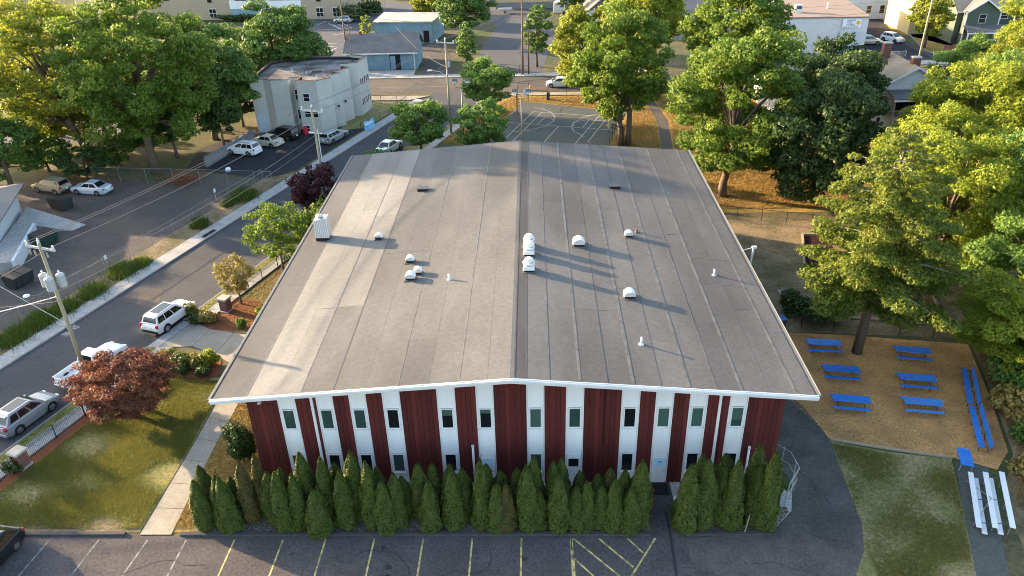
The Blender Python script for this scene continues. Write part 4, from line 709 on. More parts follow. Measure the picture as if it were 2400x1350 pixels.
def car(kind, label, loc, deg, paint_m, lower=None, rails=False, sunroof=False, name=None):
    c = CARS[kind]; L, W, Hh, belt, hood, gc = (c[k] for k in ('L', 'W', 'H', 'belt', 'hood', 'gc')); hl, hw = L/2, W/2
    t = thing(name or {'suv': 'sport_utility_car', 'crossover': 'crossover_car', 'sedan': 'sedan_car', 'hatch': 'hatchback_car', 'wagon': 'station_wagon', 'pickup': 'pickup_truck'}[kind], label, 'pickup' if kind == 'pickup' else 'car', (loc[0], loc[1], 0.012), R(deg))
    trunk = {'sedan': belt + .06, 'pickup': belt + 0.02}.get(kind, belt)
    # lower body: stations along x, section across y
    st = [(-hl, .80, .42, trunk-.22), (-hl+.08, .93, gc+.06, trunk-.03), (-hl+.45, .99, gc, trunk), (c['rb'], 1, gc, trunk + (.03 if kind == 'sedan' else 0)), (0, 1, gc, belt), (c['wb'], 1, gc, belt), (c['wb']+.12, 1, gc, hood+.02), (hl-.55, .99, gc, hood-.06), (hl-.16, .93, gc+.02, hood-.18), (hl, .78, .38, hood-.36)]
    if kind == 'pickup': st = [(c['rb']-.02, 1, gc, belt), (0, 1, gc, belt)] + st[5:]
    s = MB(); P = []; n = 10
    for (x, k, z0, z1) in st:
        yy = hw*k; P += [(x, -yy*.90, z0), (x, -yy*.985, z0+.16), (x, -yy, z0+(z1-z0)*.55), (x, -yy*.955, z1-.07), (x, -yy*.86, z1), (x, yy*.86, z1), (x, yy*.955, z1-.07), (x, yy, z0+(z1-z0)*.55), (x, yy*.985, z0+.16), (x, yy*.90, z0)]
    F = []
    for i in range(len(st)-1):
        for k in range(n): F.append((i*n+k, (i+1)*n+k, (i+1)*n+(k+1) % n, i*n+(k+1) % n))
    F.append(tuple(range(n))); F.append(tuple(range((len(st)-1)*n, len(st)*n))[::-1])
    s.add(P, [f[::-1] for f in F]); body = s.build('body', paint_m, t, bevel=0.03, smooth=False)
    s = MB()                                                       # crowned bonnet
    s.hexa([(c['wb']+.05, -hw*.78, hood-.04), (hl-.35, -hw*.74, hood-.16), (hl-.35, hw*.74, hood-.16), (c['wb']+.05, hw*.78, hood-.04)], [(c['wb']+.10, -hw*.68, hood+.045), (hl-.5, -hw*.62, hood-.055), (hl-.5, hw*.62, hood-.055), (c['wb']+.10, hw*.68, hood+.045)]); s.build('hood', paint_m, t, bevel=0.03)
    # cabin
    B = [(c['rb'], -hw*.90, belt-.03), (c['wb'], -hw*.90, belt-.03), (c['wb'], hw*.90, belt-.03), (c['rb'], hw*.90, belt-.03)]
    T = [(c['rt'], -hw*.70, Hh-.05), (c['wt'], -hw*.70, Hh-.05), (c['wt'], hw*.70, Hh-.05), (c['rt'], hw*.70, Hh-.05)]
    cab = MB().hexa(B, T).build('cabin', paint_m, t, bevel=0.05, seg=3)
    MB().hexa([(c['rt']-.02, -hw*.70, Hh-.055), (c['wt']+.02, -hw*.70, Hh-.055), (c['wt']+.02, hw*.70, Hh-.055), (c['rt']-.02, hw*.70, Hh-.055)], [(c['rt']+.15, -hw*.58, Hh), (c['wt']-.2, -hw*.58, Hh), (c['wt']-.2, hw*.58, Hh), (c['rt']+.15, hw*.58, Hh)]).build('roof', paint_m, t, bevel=0.02)
    def pane(nm, a, b, cc, d, o=.012):
        a, b, cc, d = map(Vector, (a, b, cc, d)); nn = (b-a).cross(d-a).normalized()*o; MB().poly([a+nn, b+nn, cc+nn, d+nn]).build(nm, 'glass_dark', t)
    def mixp(u, v, side):     # point on the side glass plane, u along x 0..1, v up 0..1
        k = -1 if side < 0 else 1; a = lerp((c['rb'], k*hw*.90, belt-.03), (c['wb'], k*hw*.90, belt-.03), u); b = lerp((c['rt'], k*hw*.70, Hh-.05), (c['wt'], k*hw*.70, Hh-.05), u); return lerp(a, b, v)
    cuts = {'pickup': [(.10, .92)], 'suv': [(.05, .30), (.33, .60), (.63, .93)], 'wagon': [(.05, .34), (.37, .62), (.65, .93)], 'crossover': [(.10, .32), (.35, .62), (.65, .93)]}.get(kind, [(.10, .48), (.51, .93)])
    for u0, u1 in cuts:
        pane('side_window', mixp(u0, .14, -1), mixp(u1, .14, -1), mixp(u1 if u1 < .9 else u1-.03, .88, -1), mixp(u0, .88, -1)); pane('side_window', mixp(u1, .14, 1), mixp(u0, .14, 1), mixp(u0, .88, 1), mixp(u1 if u1 < .9 else u1-.03, .88, 1))
    f = lambda A, B_, u: lerp(A, B_, u)
    pane('windshield', f(B[1], B[2], .06), f(B[1], B[2], .94), f(f(B[2], T[2], .90), f(B[1], T[1], .90), .06), f(f(B[2], T[2], .90), f(B[1], T[1], .90), .94), .014)
    pane('rear_window', f(f(B[3], T[3], .22), f(B[0], T[0], .22), .07), f(f(B[3], T[3], .22), f(B[0], T[0], .22), .93), f(T[0], T[3], .08), f(T[0], T[3], .92), .014)
    for sg in (-1, 1):
        for bx in (c['base']/2, -c['base']/2):
            wheel(t, bx, sg*(hw-.10), c['r'], .21)
            s = MB(); q = [(bx + (c['r']+.07)*math.cos(a*math.pi/10), c['r'] + (c['r']+.07)*math.sin(a*math.pi/10)) for a in range(11)]
            s.poly([(x, sg*(hw+.004), z) for x, z in (q if sg < 0 else q[::-1])]); s.build('wheel_arch', 'trim_black', t)
        MB().box((hl-.14, sg*hw*.66, hood-.27), (.20, hw*.34, .13)).build('headlight', 'lamp_clear', t, bevel=0.02)
        if kind == 'pickup': MB().box((-hl+.02, sg*hw*.93, .88), (.06, .12, .30)).build('taillight', 'lamp_red', t)
        elif kind in ('suv', 'crossover', 'wagon'): MB().box((-hl+.10, sg*hw*.85, belt-.10 if kind != 'wagon' else .85), (.16, .20, .26)).build('taillight', 'lamp_red', t, bevel=0.02)
        else: MB().box((-hl+.09, sg*hw*.74, trunk-.18), (.16, .36, .16)).build('taillight', 'lamp_red', t, bevel=0.02)
        MB().box((c['wb']-.12, sg*(hw+.05), belt+.08), (.12, .16, .12)).build('mirror', paint_m, t, bevel=0.02)
        if rails: MB().tube([(c['rt']+.2, sg*hw*.66, Hh+.0), (c['rt']+.3, sg*hw*.66, Hh+.05), (c['wt']-.3, sg*hw*.66, Hh+.05), (c['wt']-.2, sg*hw*.66, Hh)], .022, 6).build('roof_rail', 'dark_metal', t)
        MB().box((-.1, sg*(hw-.005), gc+.10), (c['base']-1.0, .03, .13)).build('sill', lower or paint_m, t)
    MB().box((hl-.06, 0, .46), (.16, W*.82, .20)).build('front_bumper', lower or paint_m, t, bevel=0.04)
    MB().box((hl-.02, 0, hood-.34), (.08, W*.46, .12)).build('grille', 'trim_black', t)
    if kind != 'pickup':
        MB().box((-hl+.05, 0, .44), (.18, W*.86, .24)).build('rear_bumper', lower or paint_m, t, bevel=0.04); MB().box((-hl-.012, 0, .70 if kind != 'sedan' else .66), (.02, .34, .16)).build('licence_plate', 'sign_white', t)
    else:
        x0, x1 = -hl, c['rb']-.06
        MB().box(((x0+x1)/2, 0, .62), (x1-x0-.04, W*.9, .08)).build('bed_floor', paint_m, t)
        for sg in (-1, 1): MB().hexa([(x0, sg*hw-.03, .40), (x1, sg*hw-.03, .40), (x1, sg*hw+.03, .40), (x0, sg*hw+.03, .40)], [(x0, sg*(hw-.05)-.045, belt+.02), (x1, sg*(hw-.05)-.045, belt+.02), (x1, sg*(hw-.05)+.045, belt+.02), (x0, sg*(hw-.05)+.045, belt+.02)]).build('bed_side', paint_m, t, bevel=0.02)
        MB().box((x0+.04, 0, .80), (.07, W*.84, .52)).build('tailgate', paint_m, t, bevel=0.02); MB().box((x1+.02, 0, .85), (.06, W*.9, .5)).build('bed_front', paint_m, t)
        MB().box((x0-.06, 0, .47), (.14, W*.92, .16)).build('rear_bumper', 'chrome', t, bevel=0.03); MB().box((x0-.14, 0, .50), (.02, .32, .14)).build('licence_plate', 'sign_white', t)
        for bx in (c['rb']-.1,): pass
    if sunroof: MB().box(((c['rt']+c['wt'])/2+.1, 0, Hh+.004), (abs(c['wt']-c['rt'])*.72, W*.46, .012)).build('sunroof', 'glass_dark', t)
    if kind in ('suv', 'crossover'): MB().box((c['rt']-.08, 0, Hh-.07), (.26, W*.62, .04)).build('spoiler', paint_m, t)
    return t
car('suv', 'white sport utility car with a long dark sunroof parked at the near kerb', (-30.2, 53.5), 71, 'car_white', 'trim_black', True, True)
car('pickup', 'white pickup with an open bed half hidden by the red maple', (-33.15, 46.6), 71.5, 'car_white')
car('crossover', 'silver grey crossover parked behind the white pickup at the kerb', (-35.0, 40.9), 71.5, 'car_grey', None, False, True)
car('hatch', 'black hatchback at the bottom left edge of the front car park', (-30.0, 28.3), -98, 'car_black')
car('suv', 'tan sport utility car with a damaged rear beside the brush in the left lot', (-56.3, 82.8), 162, 'car_tan', 'trim_black', True)
car('sedan', 'pale silver sedan with a dark front end in the left lot', (-51.3, 82.2), 168, 'car_iceblue')
car('suv', 'white sport utility car with black roof rails in the apartment lot', (-37.6, 94.9), 161, 'car_white', None, True)
car('sedan', 'cream sedan with something pale on its boot beside the white sport utility car', (-35.6, 98.2), 159, 'car_beige')
car('suv', 'black sport utility car by the apartment wall behind the cream sedan', (-34.1, 101.0), 157, 'car_black')
car('wagon', 'silver station wagon parked by the apartment block near the sidewalk', (-26.9, 99.9), 67, 'car_silver')
car('sedan', 'white car mostly hidden by green trees beyond the far left roof corner', (-18.6, 95.2), 71, 'car_white')
car('crossover', 'silver crossover standing in the striped far parking lot', (-43.6, 184.4), 172, 'car_silver', 'trim_black')
car('hatch', 'white car half hidden by a maple behind the court fence', (4.4, 125.2), 178, 'car_white')
car('crossover', 'silver car nose in beside the white shop', (64.2, 151.6), -5, 'car_silver'); car('suv', 'white van-like car behind the silver car at the white shop', (63.4, 155.6), -5, 'car_white')
car('crossover', 'white crossover facing the camera on the drive beside the white shop', (69.3, 153.4), -62, 'car_white')
car('sedan', 'dark sedan on the cross street behind the tan-roofed house', (67.0, 128.2), 2, 'car_navy')
# trailers far up the wide drive
t = thing('box_trailer', 'white box trailer standing at the end of the wide drive', 'trailer', (6.5, 190.5, 0), R(80)); MB().box((0, 0, 1.6), (4.2, 2.2, 2.2)).build('box', 'white_metal', t, bevel=0.08); MB().tube([(2.1, 0, .6), (3.3, 0, .5)], .06, 6).build('drawbar', 'dark_metal', t)
for sg in (-1, 1): wheel(t, -.2, sg*1.05, .33, .2)
t = thing('flatbed_trailer', 'low flatbed trailer below the yellow house', 'trailer', (-6.3, 192.0, 0), R(5)); MB().box((0, 0, .75), (3.4, 1.8, .14)).build('deck', 'timber', t); MB().box((0, .85, 1.0), (3.4, .06, .4)).build('side_rail', 'galvanised', t); MB().box((0, -.85, 1.0), (3.4, .06, .4)).build('side_rail', 'galvanised', t)
for sg in (-1, 1): wheel(t, 0, sg*.9, .33, .2)

# ------------------------------------------------------------------ picnic tables, benches, bleachers
def picnic(loc, deg, label, bm='blue_paint'):
    t = thing('picnic_table', label, 'picnic table', (loc[0], loc[1], 0.012), R(deg), 'blue picnic tables on the wood chips')
    for y in (-.255, 0, .255): MB().box((0, y, .76), (2.42, .235, .045)).build('tabletop_plank', bm, t, bevel=0.006)
    for y in (-.68, .68): MB().box((0, y, .45), (2.42, .26, .045)).build('seat_plank', bm, t, bevel=0.006)
    for x in (-.85, .85):
        for sg in (-1, 1): MB().tube([(x, sg*.22, .735), (x, sg*.55, .02)], .025, 6).build('leg', 'dark_metal', t)
        MB().tube([(x, -.72, .42), (x, .72, .42)], .025, 6).build('seat_bar', 'dark_metal', t)
        MB().tube([(x, 0, .43), (x*.35, 0, .735)], .02, 5).build('brace', 'dark_metal', t)
for (px, lab) in (((21.65, 48.5), 'blue picnic table by the hall in the far row'), ((21.75, 45.1), 'blue picnic table by the hall in the middle row'), ((21.2, 41.65), 'blue picnic table by the hall in the near row'), ((27.75, 47.4), 'blue picnic table by the bench in the far row'), ((26.6, 44.0), 'blue picnic table by the bench in the middle row'), ((25.8, 41.3), 'blue picnic table by the bench in the near row')):
    picnic(px, -6.5 + 2.2*math.sin(px[0]*3 + px[1]), lab, ('blue_paint', 'blue_paint_faded', 'blue_paint_deep')[int(px[0]*7 + px[1]*3) % 3])
def longbench(a, b, label):
    a, b = Vector((*a, 0)), Vector((*b, 0)); d = b-a; Ln = d.length; t = thing('long_bench', label, 'bench', (*((a+b)/2)[:2], 0.012), math.atan2(d.y, d.x), 'long blue benches along the brush')
    MB().box((0, .17, .46), (Ln-.04, .36, .05)).build('seat_plank', 'blue_paint', t, bevel=0.006); MB().hexa([(-Ln/2+.02, -.30, .50), (Ln/2-.02, -.30, .50), (Ln/2-.02, -.24, .48), (-Ln/2+.02, -.24, .48)], [(-Ln/2+.02, -.42, .80), (Ln/2-.02, -.42, .80), (Ln/2-.02, -.37, .82), (-Ln/2+.02, -.37, .82)]).build('back_plank', 'blue_paint', t, bevel=0.006)
    k = int(Ln/1.3)
    for i in range(k+1):
        x = -Ln/2 + .2 + (Ln-.4)*i/k; MB().tube([(x, .25, 0), (x, .25, .43), (x, -.22, .43), (x, -.38, .78)], .025, 6).build('bracket', 'dark_metal', t); MB().tube([(x, -.22, .43), (x, -.30, 0)], .025, 6).build('leg', 'dark_metal', t)
longbench((27.75, 37.0), (29.15, 41.15), 'nearer half of the long blue bench along the brush'); longbench((29.22, 41.4), (30.75, 45.4), 'farther half of the long blue bench along the brush')
t = thing('slatted_bench', 'short blue slatted table beside the end of the bleachers', 'bench', (26.05, 36.05, 0.02), R(74))
for k in range(9): MB().box((-.72 + k*.18, 0, .62), (.15, .72, .035)).build('slat', 'blue_paint', t)
for sg in (-1, 1):
    MB().box((0, sg*.33, .59), (1.6, .05, .05)).build('rail', 'blue_paint', t)
    for x in (-.65, .65): MB().tube([(x, sg*.3, .58), (x, sg*.32, 0)], .025, 6).build('leg', 'galvanised', t)
t = thing('bleachers', 'small aluminium bleachers with five planks on a green pad', 'bleachers', (25.75, 32.5, 0.02), R(69))
for y, z, nm, x0 in ((.76, .42, 'seat_plank', 0), (.45, .20, 'foot_plank', -.16), (.04, .66, 'seat_plank', 0), (-.27, .42, 'foot_plank', -.14), (-.74, .90, 'seat_plank', .05)): MB().box((x0, y, z), (4.6, .29 if nm == 'seat_plank' else .27, .05)).build(nm, 'aluminium', t, bevel=0.008)
for x in (-1.9, 0, 1.9):
    MB().tube([(x, .9, .03), (x, -.9, .03)], .022, 6).build('base_rail', 'dark_metal', t); MB().tube([(x, .82, .36), (x, -.80, .86)], .024, 6).build('stringer', 'dark_metal', t)
    for y, z in ((.76, .40), (.04, .63), (-.74, .87)): MB().tube([(x, y, .03), (x, y, z)], .025, 6).build('upright', 'dull_zinc', t)
MB().tube([(-1.9, .95, .05), (0, 0, .75)], .02, 5).build('brace', 'dull_zinc', t); MB().tube([(1.9, .95, .05), (0, 0, .75)], .02, 5).build('brace', 'dull_zinc', t)
# sand pits, grate, bin in the side yard
pit = sheet('sand_pit_floor', [(26.32, 68.31), (28.6, 68.2), (27.6, 60.5), (24.11, 60.74)], 0.014, 'plum_rubber')
pit2 = sheet('play_pit_floor', [(25.4, 53.2), (32.08, 51.48), (33.46, 56.59), (29.5, 60.2), (25.0, 60.5)], 0.013, 'dry_dirt')
for a, b, pr in (((26.33, 68.60), (24.06, 60.58), pit), ((26.33, 68.60), (28.6, 68.3), pit), ((25.3, 53.1), (32.18, 51.54), pit2), ((32.18, 51.54), (33.56, 56.73), pit2), ((27.7, 60.4), (24.06, 60.58), pit)): MB().prism(strip_pts(a, b, 0.18), 0.0, 0.16 + random.uniform(0, .01)).build('edge_timber', 'timber', pr)
t = thing('drain_grate', 'square dark drain grate in the dry side yard', 'grate', (21.55, 57.1, 0.012)); MB().box((0, 0, .02), (1.35, 1.25, .04)).build('collar', 'concrete', t)
for k in range(7): MB().box((-.42 + k*.14, 0, .052), (.07, .86, .02)).build('bar', 'black_metal', t)
MB().box((0, 0, .042), (.98, .88, .006)).build('pit', 'dark_inside', t)
t = thing('wheeled_bin', 'black wheeled bin beside the hall in the side yard', 'bin', (19.3, 51.6, 0), R(20)); MB().hexa([(-.26, -.3, .06), (.26, -.3, .06), (.26, .3, .06), (-.26, .3, .06)], [(-.32, -.38, 1.0), (.32, -.38, 1.0), (.32, .38, 1.0), (-.32, .38, 1.0)]).build('tub', 'dumpster_dark', t); MB().box((0, 0, 1.03), (.68, .82, .07)).build('lid', 'bin_blue', t, bevel=0.02)
t = thing('litter_bin', 'black litter bin inside the court fence', 'bin', (2.37, 117.47) + (0,)); MB().lathe((0, 0, 0), [(.26, 0), (.32, .95), (.34, 1.0)], 12).build('tub', 'dumpster_dark', t); MB().lathe((0, 0, 1.0), [(.35, 0), (.3, .12), (.1, .18)], 12).build('lid', 'dark_metal', t)

# ------------------------------------------------------------------ fences
def chainlink(name, label, pts, h, sp, post_m, wire_m, wr=0.006, cell=0.16, top=True, pr=0.03, mid=False, group=None):
    t = thing(name, label, 'fence', (pts[0][0], pts[0][1], 0), 0, group); O = (pts[0][0], pts[0][1], 0)
    for p in resample(pts, sp): MB().tube([(p[0], p[1], 0), (p[0], p[1], h + .05)], pr, 6).build('post', post_m, t, O)
    for a, b in zip(pts, pts[1:]):
        if top: MB().tube([(*a, h), (*b, h)], pr*.8, 6).build('rail', post_m, t, O)
        if mid: MB().tube([(*a, h*.5), (*b, h*.5)], pr*.7, 6).build('rail', post_m, t, O)
    V = []; Fs = []
    for a, b in zip(pts, pts[1:]):
        Ln = math.dist(a, b); n = int((Ln + h)/cell)
        for sg in (1, -1):
            for k in range(n):
                s0 = k*cell - (h if sg > 0 else 0); e0, e1 = (s0, s0 + h) if sg > 0 else (s0 + 0, s0 - h)
                u0, z0, u1, z1 = e0, .04, e1, h
                if sg > 0:
                    if u0 < 0: z0 += -u0; u0 = 0
                    if u1 > Ln: z1 -= (u1-Ln); u1 = Ln
                else:
                    if u0 > Ln: z0 += u0-Ln; u0 = Ln
                    if u1 < 0: z1 -= -u1; u1 = 0
                if z1 - z0 < .03: continue
                p, q = lerp(a, b, u0/Ln), lerp(a, b, u1/Ln); o = len(V)
                V += [(p[0], p[1], z0-wr), (p[0], p[1], z0+wr), (q[0], q[1], z1+wr), (q[0], q[1], z1-wr)]; Fs.append((o, o+1, o+2, o+3))
    m = npmesh('mesh', np.array(V) - np.array(O), np.array(Fs), wire_m, t); m['kind'] = 'stuff'
    return t
chainlink('chain_fence', 'tall galvanised chain link fence along the weedy far side of the street', [(-60.9 + 0.343*y, y) for y in (42, 56, 70, 84.6)], 1.7, 3.0, 'dull_zinc', 'dull_zinc', 0.004, 0.2, pr=0.024)
chainlink('chain_fence', 'galvanised chain link fence across the back of the left lot', [(-52.89, 85.83), (-45.91, 85.14), (-37.85, 84.28), (-30.47, 83.46)], 1.8, 3.4, 'dull_zinc', 'dull_zinc', 0.004, 0.22, pr=0.026)
chainlink('chain_fence', 'low black chain link fence round the apartment lawn corner', [(-23.9, 103.4), (-21.2, 110.8), (-19.3, 116.6), (-27.4, 117.8)], 1.2, 2.6, 'black_metal', 'black_metal', 0.005, 0.2)
chainlink('court_fence', 'high black chain link fence behind the basketball court', [(-2.29, 111.45), (-2.15, 115.66), (0.33, 117.13), (4.72, 117.08), (12.20, 113.19)], 3.2, 3.0, 'black_metal', 'black_metal', 0.006, 0.25, mid=True)
chainlink('court_fence', 'black chain link fence right of the basketball court under the maple', [(12.6, 108.6), (11.64, 103.00), (9.6, 93.5)], 2.6, 3.0, 'black_metal', 'black_metal', 0.006, 0.22)
chainlink('yard_fence', 'black chain link fence crossing the golden grass behind the side yard', [(16.2, 73.7), (20, 72.9), (28.3, 70.4)], 1.25, 2.4, 'black_metal', 'black_metal', 0.005, 0.18)
chainlink('yard_fence', 'black chain link fence behind the picnic tables', [(18.6, 51.9), (24, 51.0), (33.0, 49.5)], 1.25, 2.4, 'black_metal', 'black_metal', 0.005, 0.18)
chainlink('enclosure_fence', 'pale chain link enclosure at the right front corner of the hall', [(14.05, 36.6), (15.15, 35.2), (15.25, 33.9), (14.3, 32.6)], 1.8, 1.3, 'galvanised', 'galvanised', 0.006, 0.14, mid=True)
chainlink('gate_fence', 'black gate rails across the wide drive', [(-9.73, 136.57), (-3.15, 134.86), (-0.54, 134.36)], 1.3, 2.6, 'black_metal', 'black_metal', 0.006, 0.4, mid=True)
chainlink('school_fence', 'galvanised fence behind the striped far lot', [(-49.73, 205.23), (-36.64, 202.39)], 2.0, 3.0, 'galvanised', 'galvanised', 0.006, 0.5)
def iron_fence(label, pts, h=1.05):
    t = thing('iron_fence', label, 'fence', (*pts[0], 0)); O = (*pts[0], 0); pk = MB()
    for a, b in zip(pts, pts[1:]):
        for z in (h-.06, h-.2, .16): MB().tube([(*a, z), (*b, z)], .018, 5).build('rail', 'black_metal', t, O)
        Ln = math.dist(a, b); n = int(Ln/.115)
        for k in range(1, n): p = lerp(a, b, k/n); pk.tube([(*p, .08), (*p, h + .06)], .010, 4)
        for p in resample([a, b], 2.4): MB().tube([(*p, 0), (*p, h + .16)], .035, 6).build('post', 'black_metal', t, O)
    o = pk.build('pickets', 'black_metal', t, O); o['kind'] = 'stuff'
    return t
iron_fence('black iron picket fence left of the brick pillar at the bottom left', [nk(28, 2.25), nk(35.9, 2.25)]); iron_fence('black iron picket fence between the brick pillar and the red maple', [nk(36.6, 2.25), nk(46.8, 2.25)]); iron_fence('black iron picket fence along the side garden beyond the white car', [nk(55.9, 2.25), nk(75, 2.25)])
def pillar(loc, label):
    t = thing('brick_pillar', label, 'pillar', (*loc, 0), R(71)); O = (0, 0, 0)
    MB().box((0, 0, .07), (.86, .86, .14)).build('base', 'stone_cap', t)
    core = MB().box((0, 0, .66), (.66, .66, 1.06)).build('core', 'kerb_stone', t)
    bl = MB().box((0, 0, 0), (.21, .02, .075)).build('brick', 'brick'); me = bl.data; bpy.data.objects.remove(bl)
    for row in range(11):
        for side in range(4):
            for k in range(3):
                x = (-.22 + k*.22) + (.04 if row % 2 else -.04); a = side*math.pi/2; o = bpy.data.objects.new('brick', me); C.objects.link(o); o.parent = core
                o.location = (x*math.cos(a) + .338*math.sin(a), x*math.sin(a) - .338*math.cos(a), .19 + row*.094); o.rotation_euler = (0, 0, a)
    MB().hexa([(-.46, -.46, 1.2), (.46, -.46, 1.2), (.46, .46, 1.2), (-.46, .46, 1.2)], [(-.43, -.43, 1.34), (.43, -.43, 1.34), (.43, .43, 1.34), (-.43, .43, 1.34)]).build('cap', 'stone_cap', t, bevel=0.015)
pillar(nk(36.25, 2.35), 'brick pillar with pale stone cap in the iron fence at the bottom left'); pillar(nk(55.2, 2.5), 'brick pillar with pale stone cap behind the azalea near the white car')
# ------------------------------------------------------------------ poles and wires
PD = Vector((10.3, 30.2, 0)).normalized(); PN = Vector((PD.y, -PD.x, 0))
def pole(loc, h, label, arm=True, m='wood_pole', r=.16):
    t = thing('utility_pole', label, 'utility pole', (*loc, 0)); MB().tube([(0, 0, 0), (0, 0, h)], r, 10, r*.65).build('shaft', m, t, smooth=True)
    if arm:
        a = PN*1.25; z = h-.45; MB().hexa([tuple(-a + Vector((0, 0, z)) - PD*.06), tuple(a + Vector((0, 0, z)) - PD*.06), tuple(a + Vector((0, 0, z)) + PD*.06), tuple(-a + Vector((0, 0, z)) + PD*.06)], [tuple(-a + Vector((0, 0, z+.14)) - PD*.06), tuple(a + Vector((0, 0, z+.14)) - PD*.06), tuple(a + Vector((0, 0, z+.14)) + PD*.06), tuple(-a + Vector((0, 0, z+.14)) + PD*.06)]).build('crossarm', 'transformer_grey', t)
        for k in (-.92, .92, 0): q = PN*1.25*k; MB().lathe((q.x, q.y, (z+.14) if k else h), [(.04, 0), (.09, .06), (.06, .10), (.10, .16), (.05, .22), (.04, .3)], 10).build('insulator', 'white_metal', t, smooth=True)
    return t
p1 = pole((-32.05, 44.0), 12.0, 'wooden utility pole with three grey transformers nearest the camera')
for (a, b) in ((-.55, -.1), (.30, -.45), (.55, .25)):
    q = PN*a + PD*b; MB().lathe((q.x, q.y, 8.75), [(.25, 0), (.27, .06), (.27, .82), (.29, .86), (.2, .95), (.05, 1.0)], 16).build('transformer', 'transformer_grey', p1, smooth=True); MB().lathe((q.x, q.y, 9.7), [(.05, 0), (.08, .06), (.05, .12), (.07, .18), (.03, .24)], 8).build('bushing', 'white_metal', p1)
for k in (-.8, -.45, .4): q = PN*1.25*k; MB().tube([(q.x, q.y-.1, 11.45), (q.x+.1, q.y-.2, 11.1)], .06, 6).build('fuse_holder', 'wood_pole', p1)
MB().tube([(0, 0, 7.7), (-.9, -.1, 8.0), (-1.7, -.15, 8.15)], .035, 6).build('lamp_arm', 'dark_metal', p1); MB().lathe((-2.0, -.18, 8.08), [(.08, 0), (.22, .05), (.2, .12), (.05, .18)], 12).build('lamp_head', 'white_metal', p1)
p2 = pole((-21.8, 74.2), 11.9, 'wooden utility pole rising behind the dark plum tree'); MB().tube([(.22, .1, 3), (.22, .1, 9.6)], .05, 6).build('conduit', 'white_metal', p2)
for k in (-1, 1): q = PN*.7*k; MB().box((q.x, q.y, 9.3), (.1, .1, .12)).build('cleat', 'white_metal', p2)
MB().tube([tuple(-PN*.7 + Vector((0, 0, 9.3))), tuple(PN*.7 + Vector((0, 0, 9.3)))], .035, 5).build('lower_arm', 'aluminium', p2)
p3 = pole((-11.2, 101.8), 12.5, 'wooden utility pole with street lamp near the corner tree'); MB().tube([(0, 0, 7.6), (-.9, 0, 8.4), (-2.0, 0, 8.6)], .045, 6).build('lamp_arm', 'galvanised', p3); MB().hexa([(-2.6, -.14, 8.55), (-2.0, -.1, 8.55), (-2.0, .1, 8.55), (-2.6, .14, 8.55)], [(-2.5, -.1, 8.68), (-2.0, -.08, 8.68), (-2.0, .08, 8.68), (-2.5, .1, 8.68)]).build('lamp_head', 'white_metal', p3)
MB().lathe((.25, 0, 9.0), [(.16, 0), (.17, .05), (.17, .6), (.1, .7)], 12).build('transformer', 'transformer_grey', p3)
p4 = pole((-1.6, 133.3), 13.0, 'brown utility pole beside the narrow tree across the street', False, 'wood_pole_brown', .17); p4b = pole((-0.6, 133.2), 7.2, 'short brown stub pole beside the tall brown pole', False, 'wood_pole_brown', .15)
p5 = pole((-33.6, 141.6), 12.0, 'dark utility pole with insulators behind the apartment block', True, 'wood_pole_brown', .17); pole((-32.6, 141.0), 7.5, 'thin dark stub pole beside the pole behind the apartment block', False, 'wood_pole_brown', .12)
p6 = pole((65.4, 133.4), 13.2, 'leaning wooden utility pole in front of the white crossover', False, 'wood_pole', .18); p7 = pole((70.9, 119.0), 11.5, 'grey utility pole before the white house at the right edge', False, 'wood_pole', .17)
def cable(a, b, sag, label, r=.018, m='wire'):
    pts = [lerp(a, b, k/14) for k in range(15)]; pts = [(p[0], p[1], p[2] - sag*4*(k/14)*(1-k/14)) for k, p in enumerate(pts)]
    o = bpy.data.objects.new('cable', None); bpy.data.objects.remove(o); s = MB(); s.tube(pts, r, 4, cap=False); return tag(s.build('overhead_cable', m), label, 'cable', 'overhead cables')
A1, A2, A3 = Vector((-32.05, 44, 0)), Vector((-21.8, 74.2, 0)), Vector((-11.2, 101.8, 0)); A0 = A1 - (A2-A1)
nm = {-.92: 'street-side', .92: 'hall-side', 0: 'top'}
for k in (-.92, 0, .92):
    q = PN*1.25*k; z = (11.9 if k else 12.25)
    for (a, b, za, zb, lab) in ((A0, A1, z, z, 'running out past the left edge'), (A1, A2, z, z-.1, 'between the transformer pole and the plum tree pole'), (A2, A3, z-.1, z+.4, 'between the plum tree pole and the corner pole'), (A3, A3 + PD*34, z+.4, z, 'crossing the cross street from the corner pole')): cable(tuple(a + q + Vector((0, 0, za))), tuple(b + q + Vector((0, 0, zb))), .55, '%s power line %s' % (nm[k], lab))
for z, r, mm, lab in ((9.0, .028, 'wire', 'thick lower communication cable'), (8.3, .022, 'wire', 'thin lower communication cable')):
    cable((A1.x, A1.y, z), (A2.x, A2.y, z+.1), .7, lab + ' above the street'); cable((A2.x, A2.y, z+.1), (A3.x, A3.y, z+.6), .7, lab + ' above the far pavement')
cable((A1.x, A1.y, 8.0), (-62, 38, 7.2), 1.4, 'pale bundled service cable sagging left from the transformer pole', .035, 'wire_pale'); cable((-38.3, 52.4, 0.6), (-62, 60.5, 11.0), 0.2, 'pale guy wire anchored at the far sidewalk', .022, 'wire_pale'); cable((A1.x, A1.y, 7.6), (-60, 46, 6.8), 0.9, 'thin service cable left of the transformer pole')
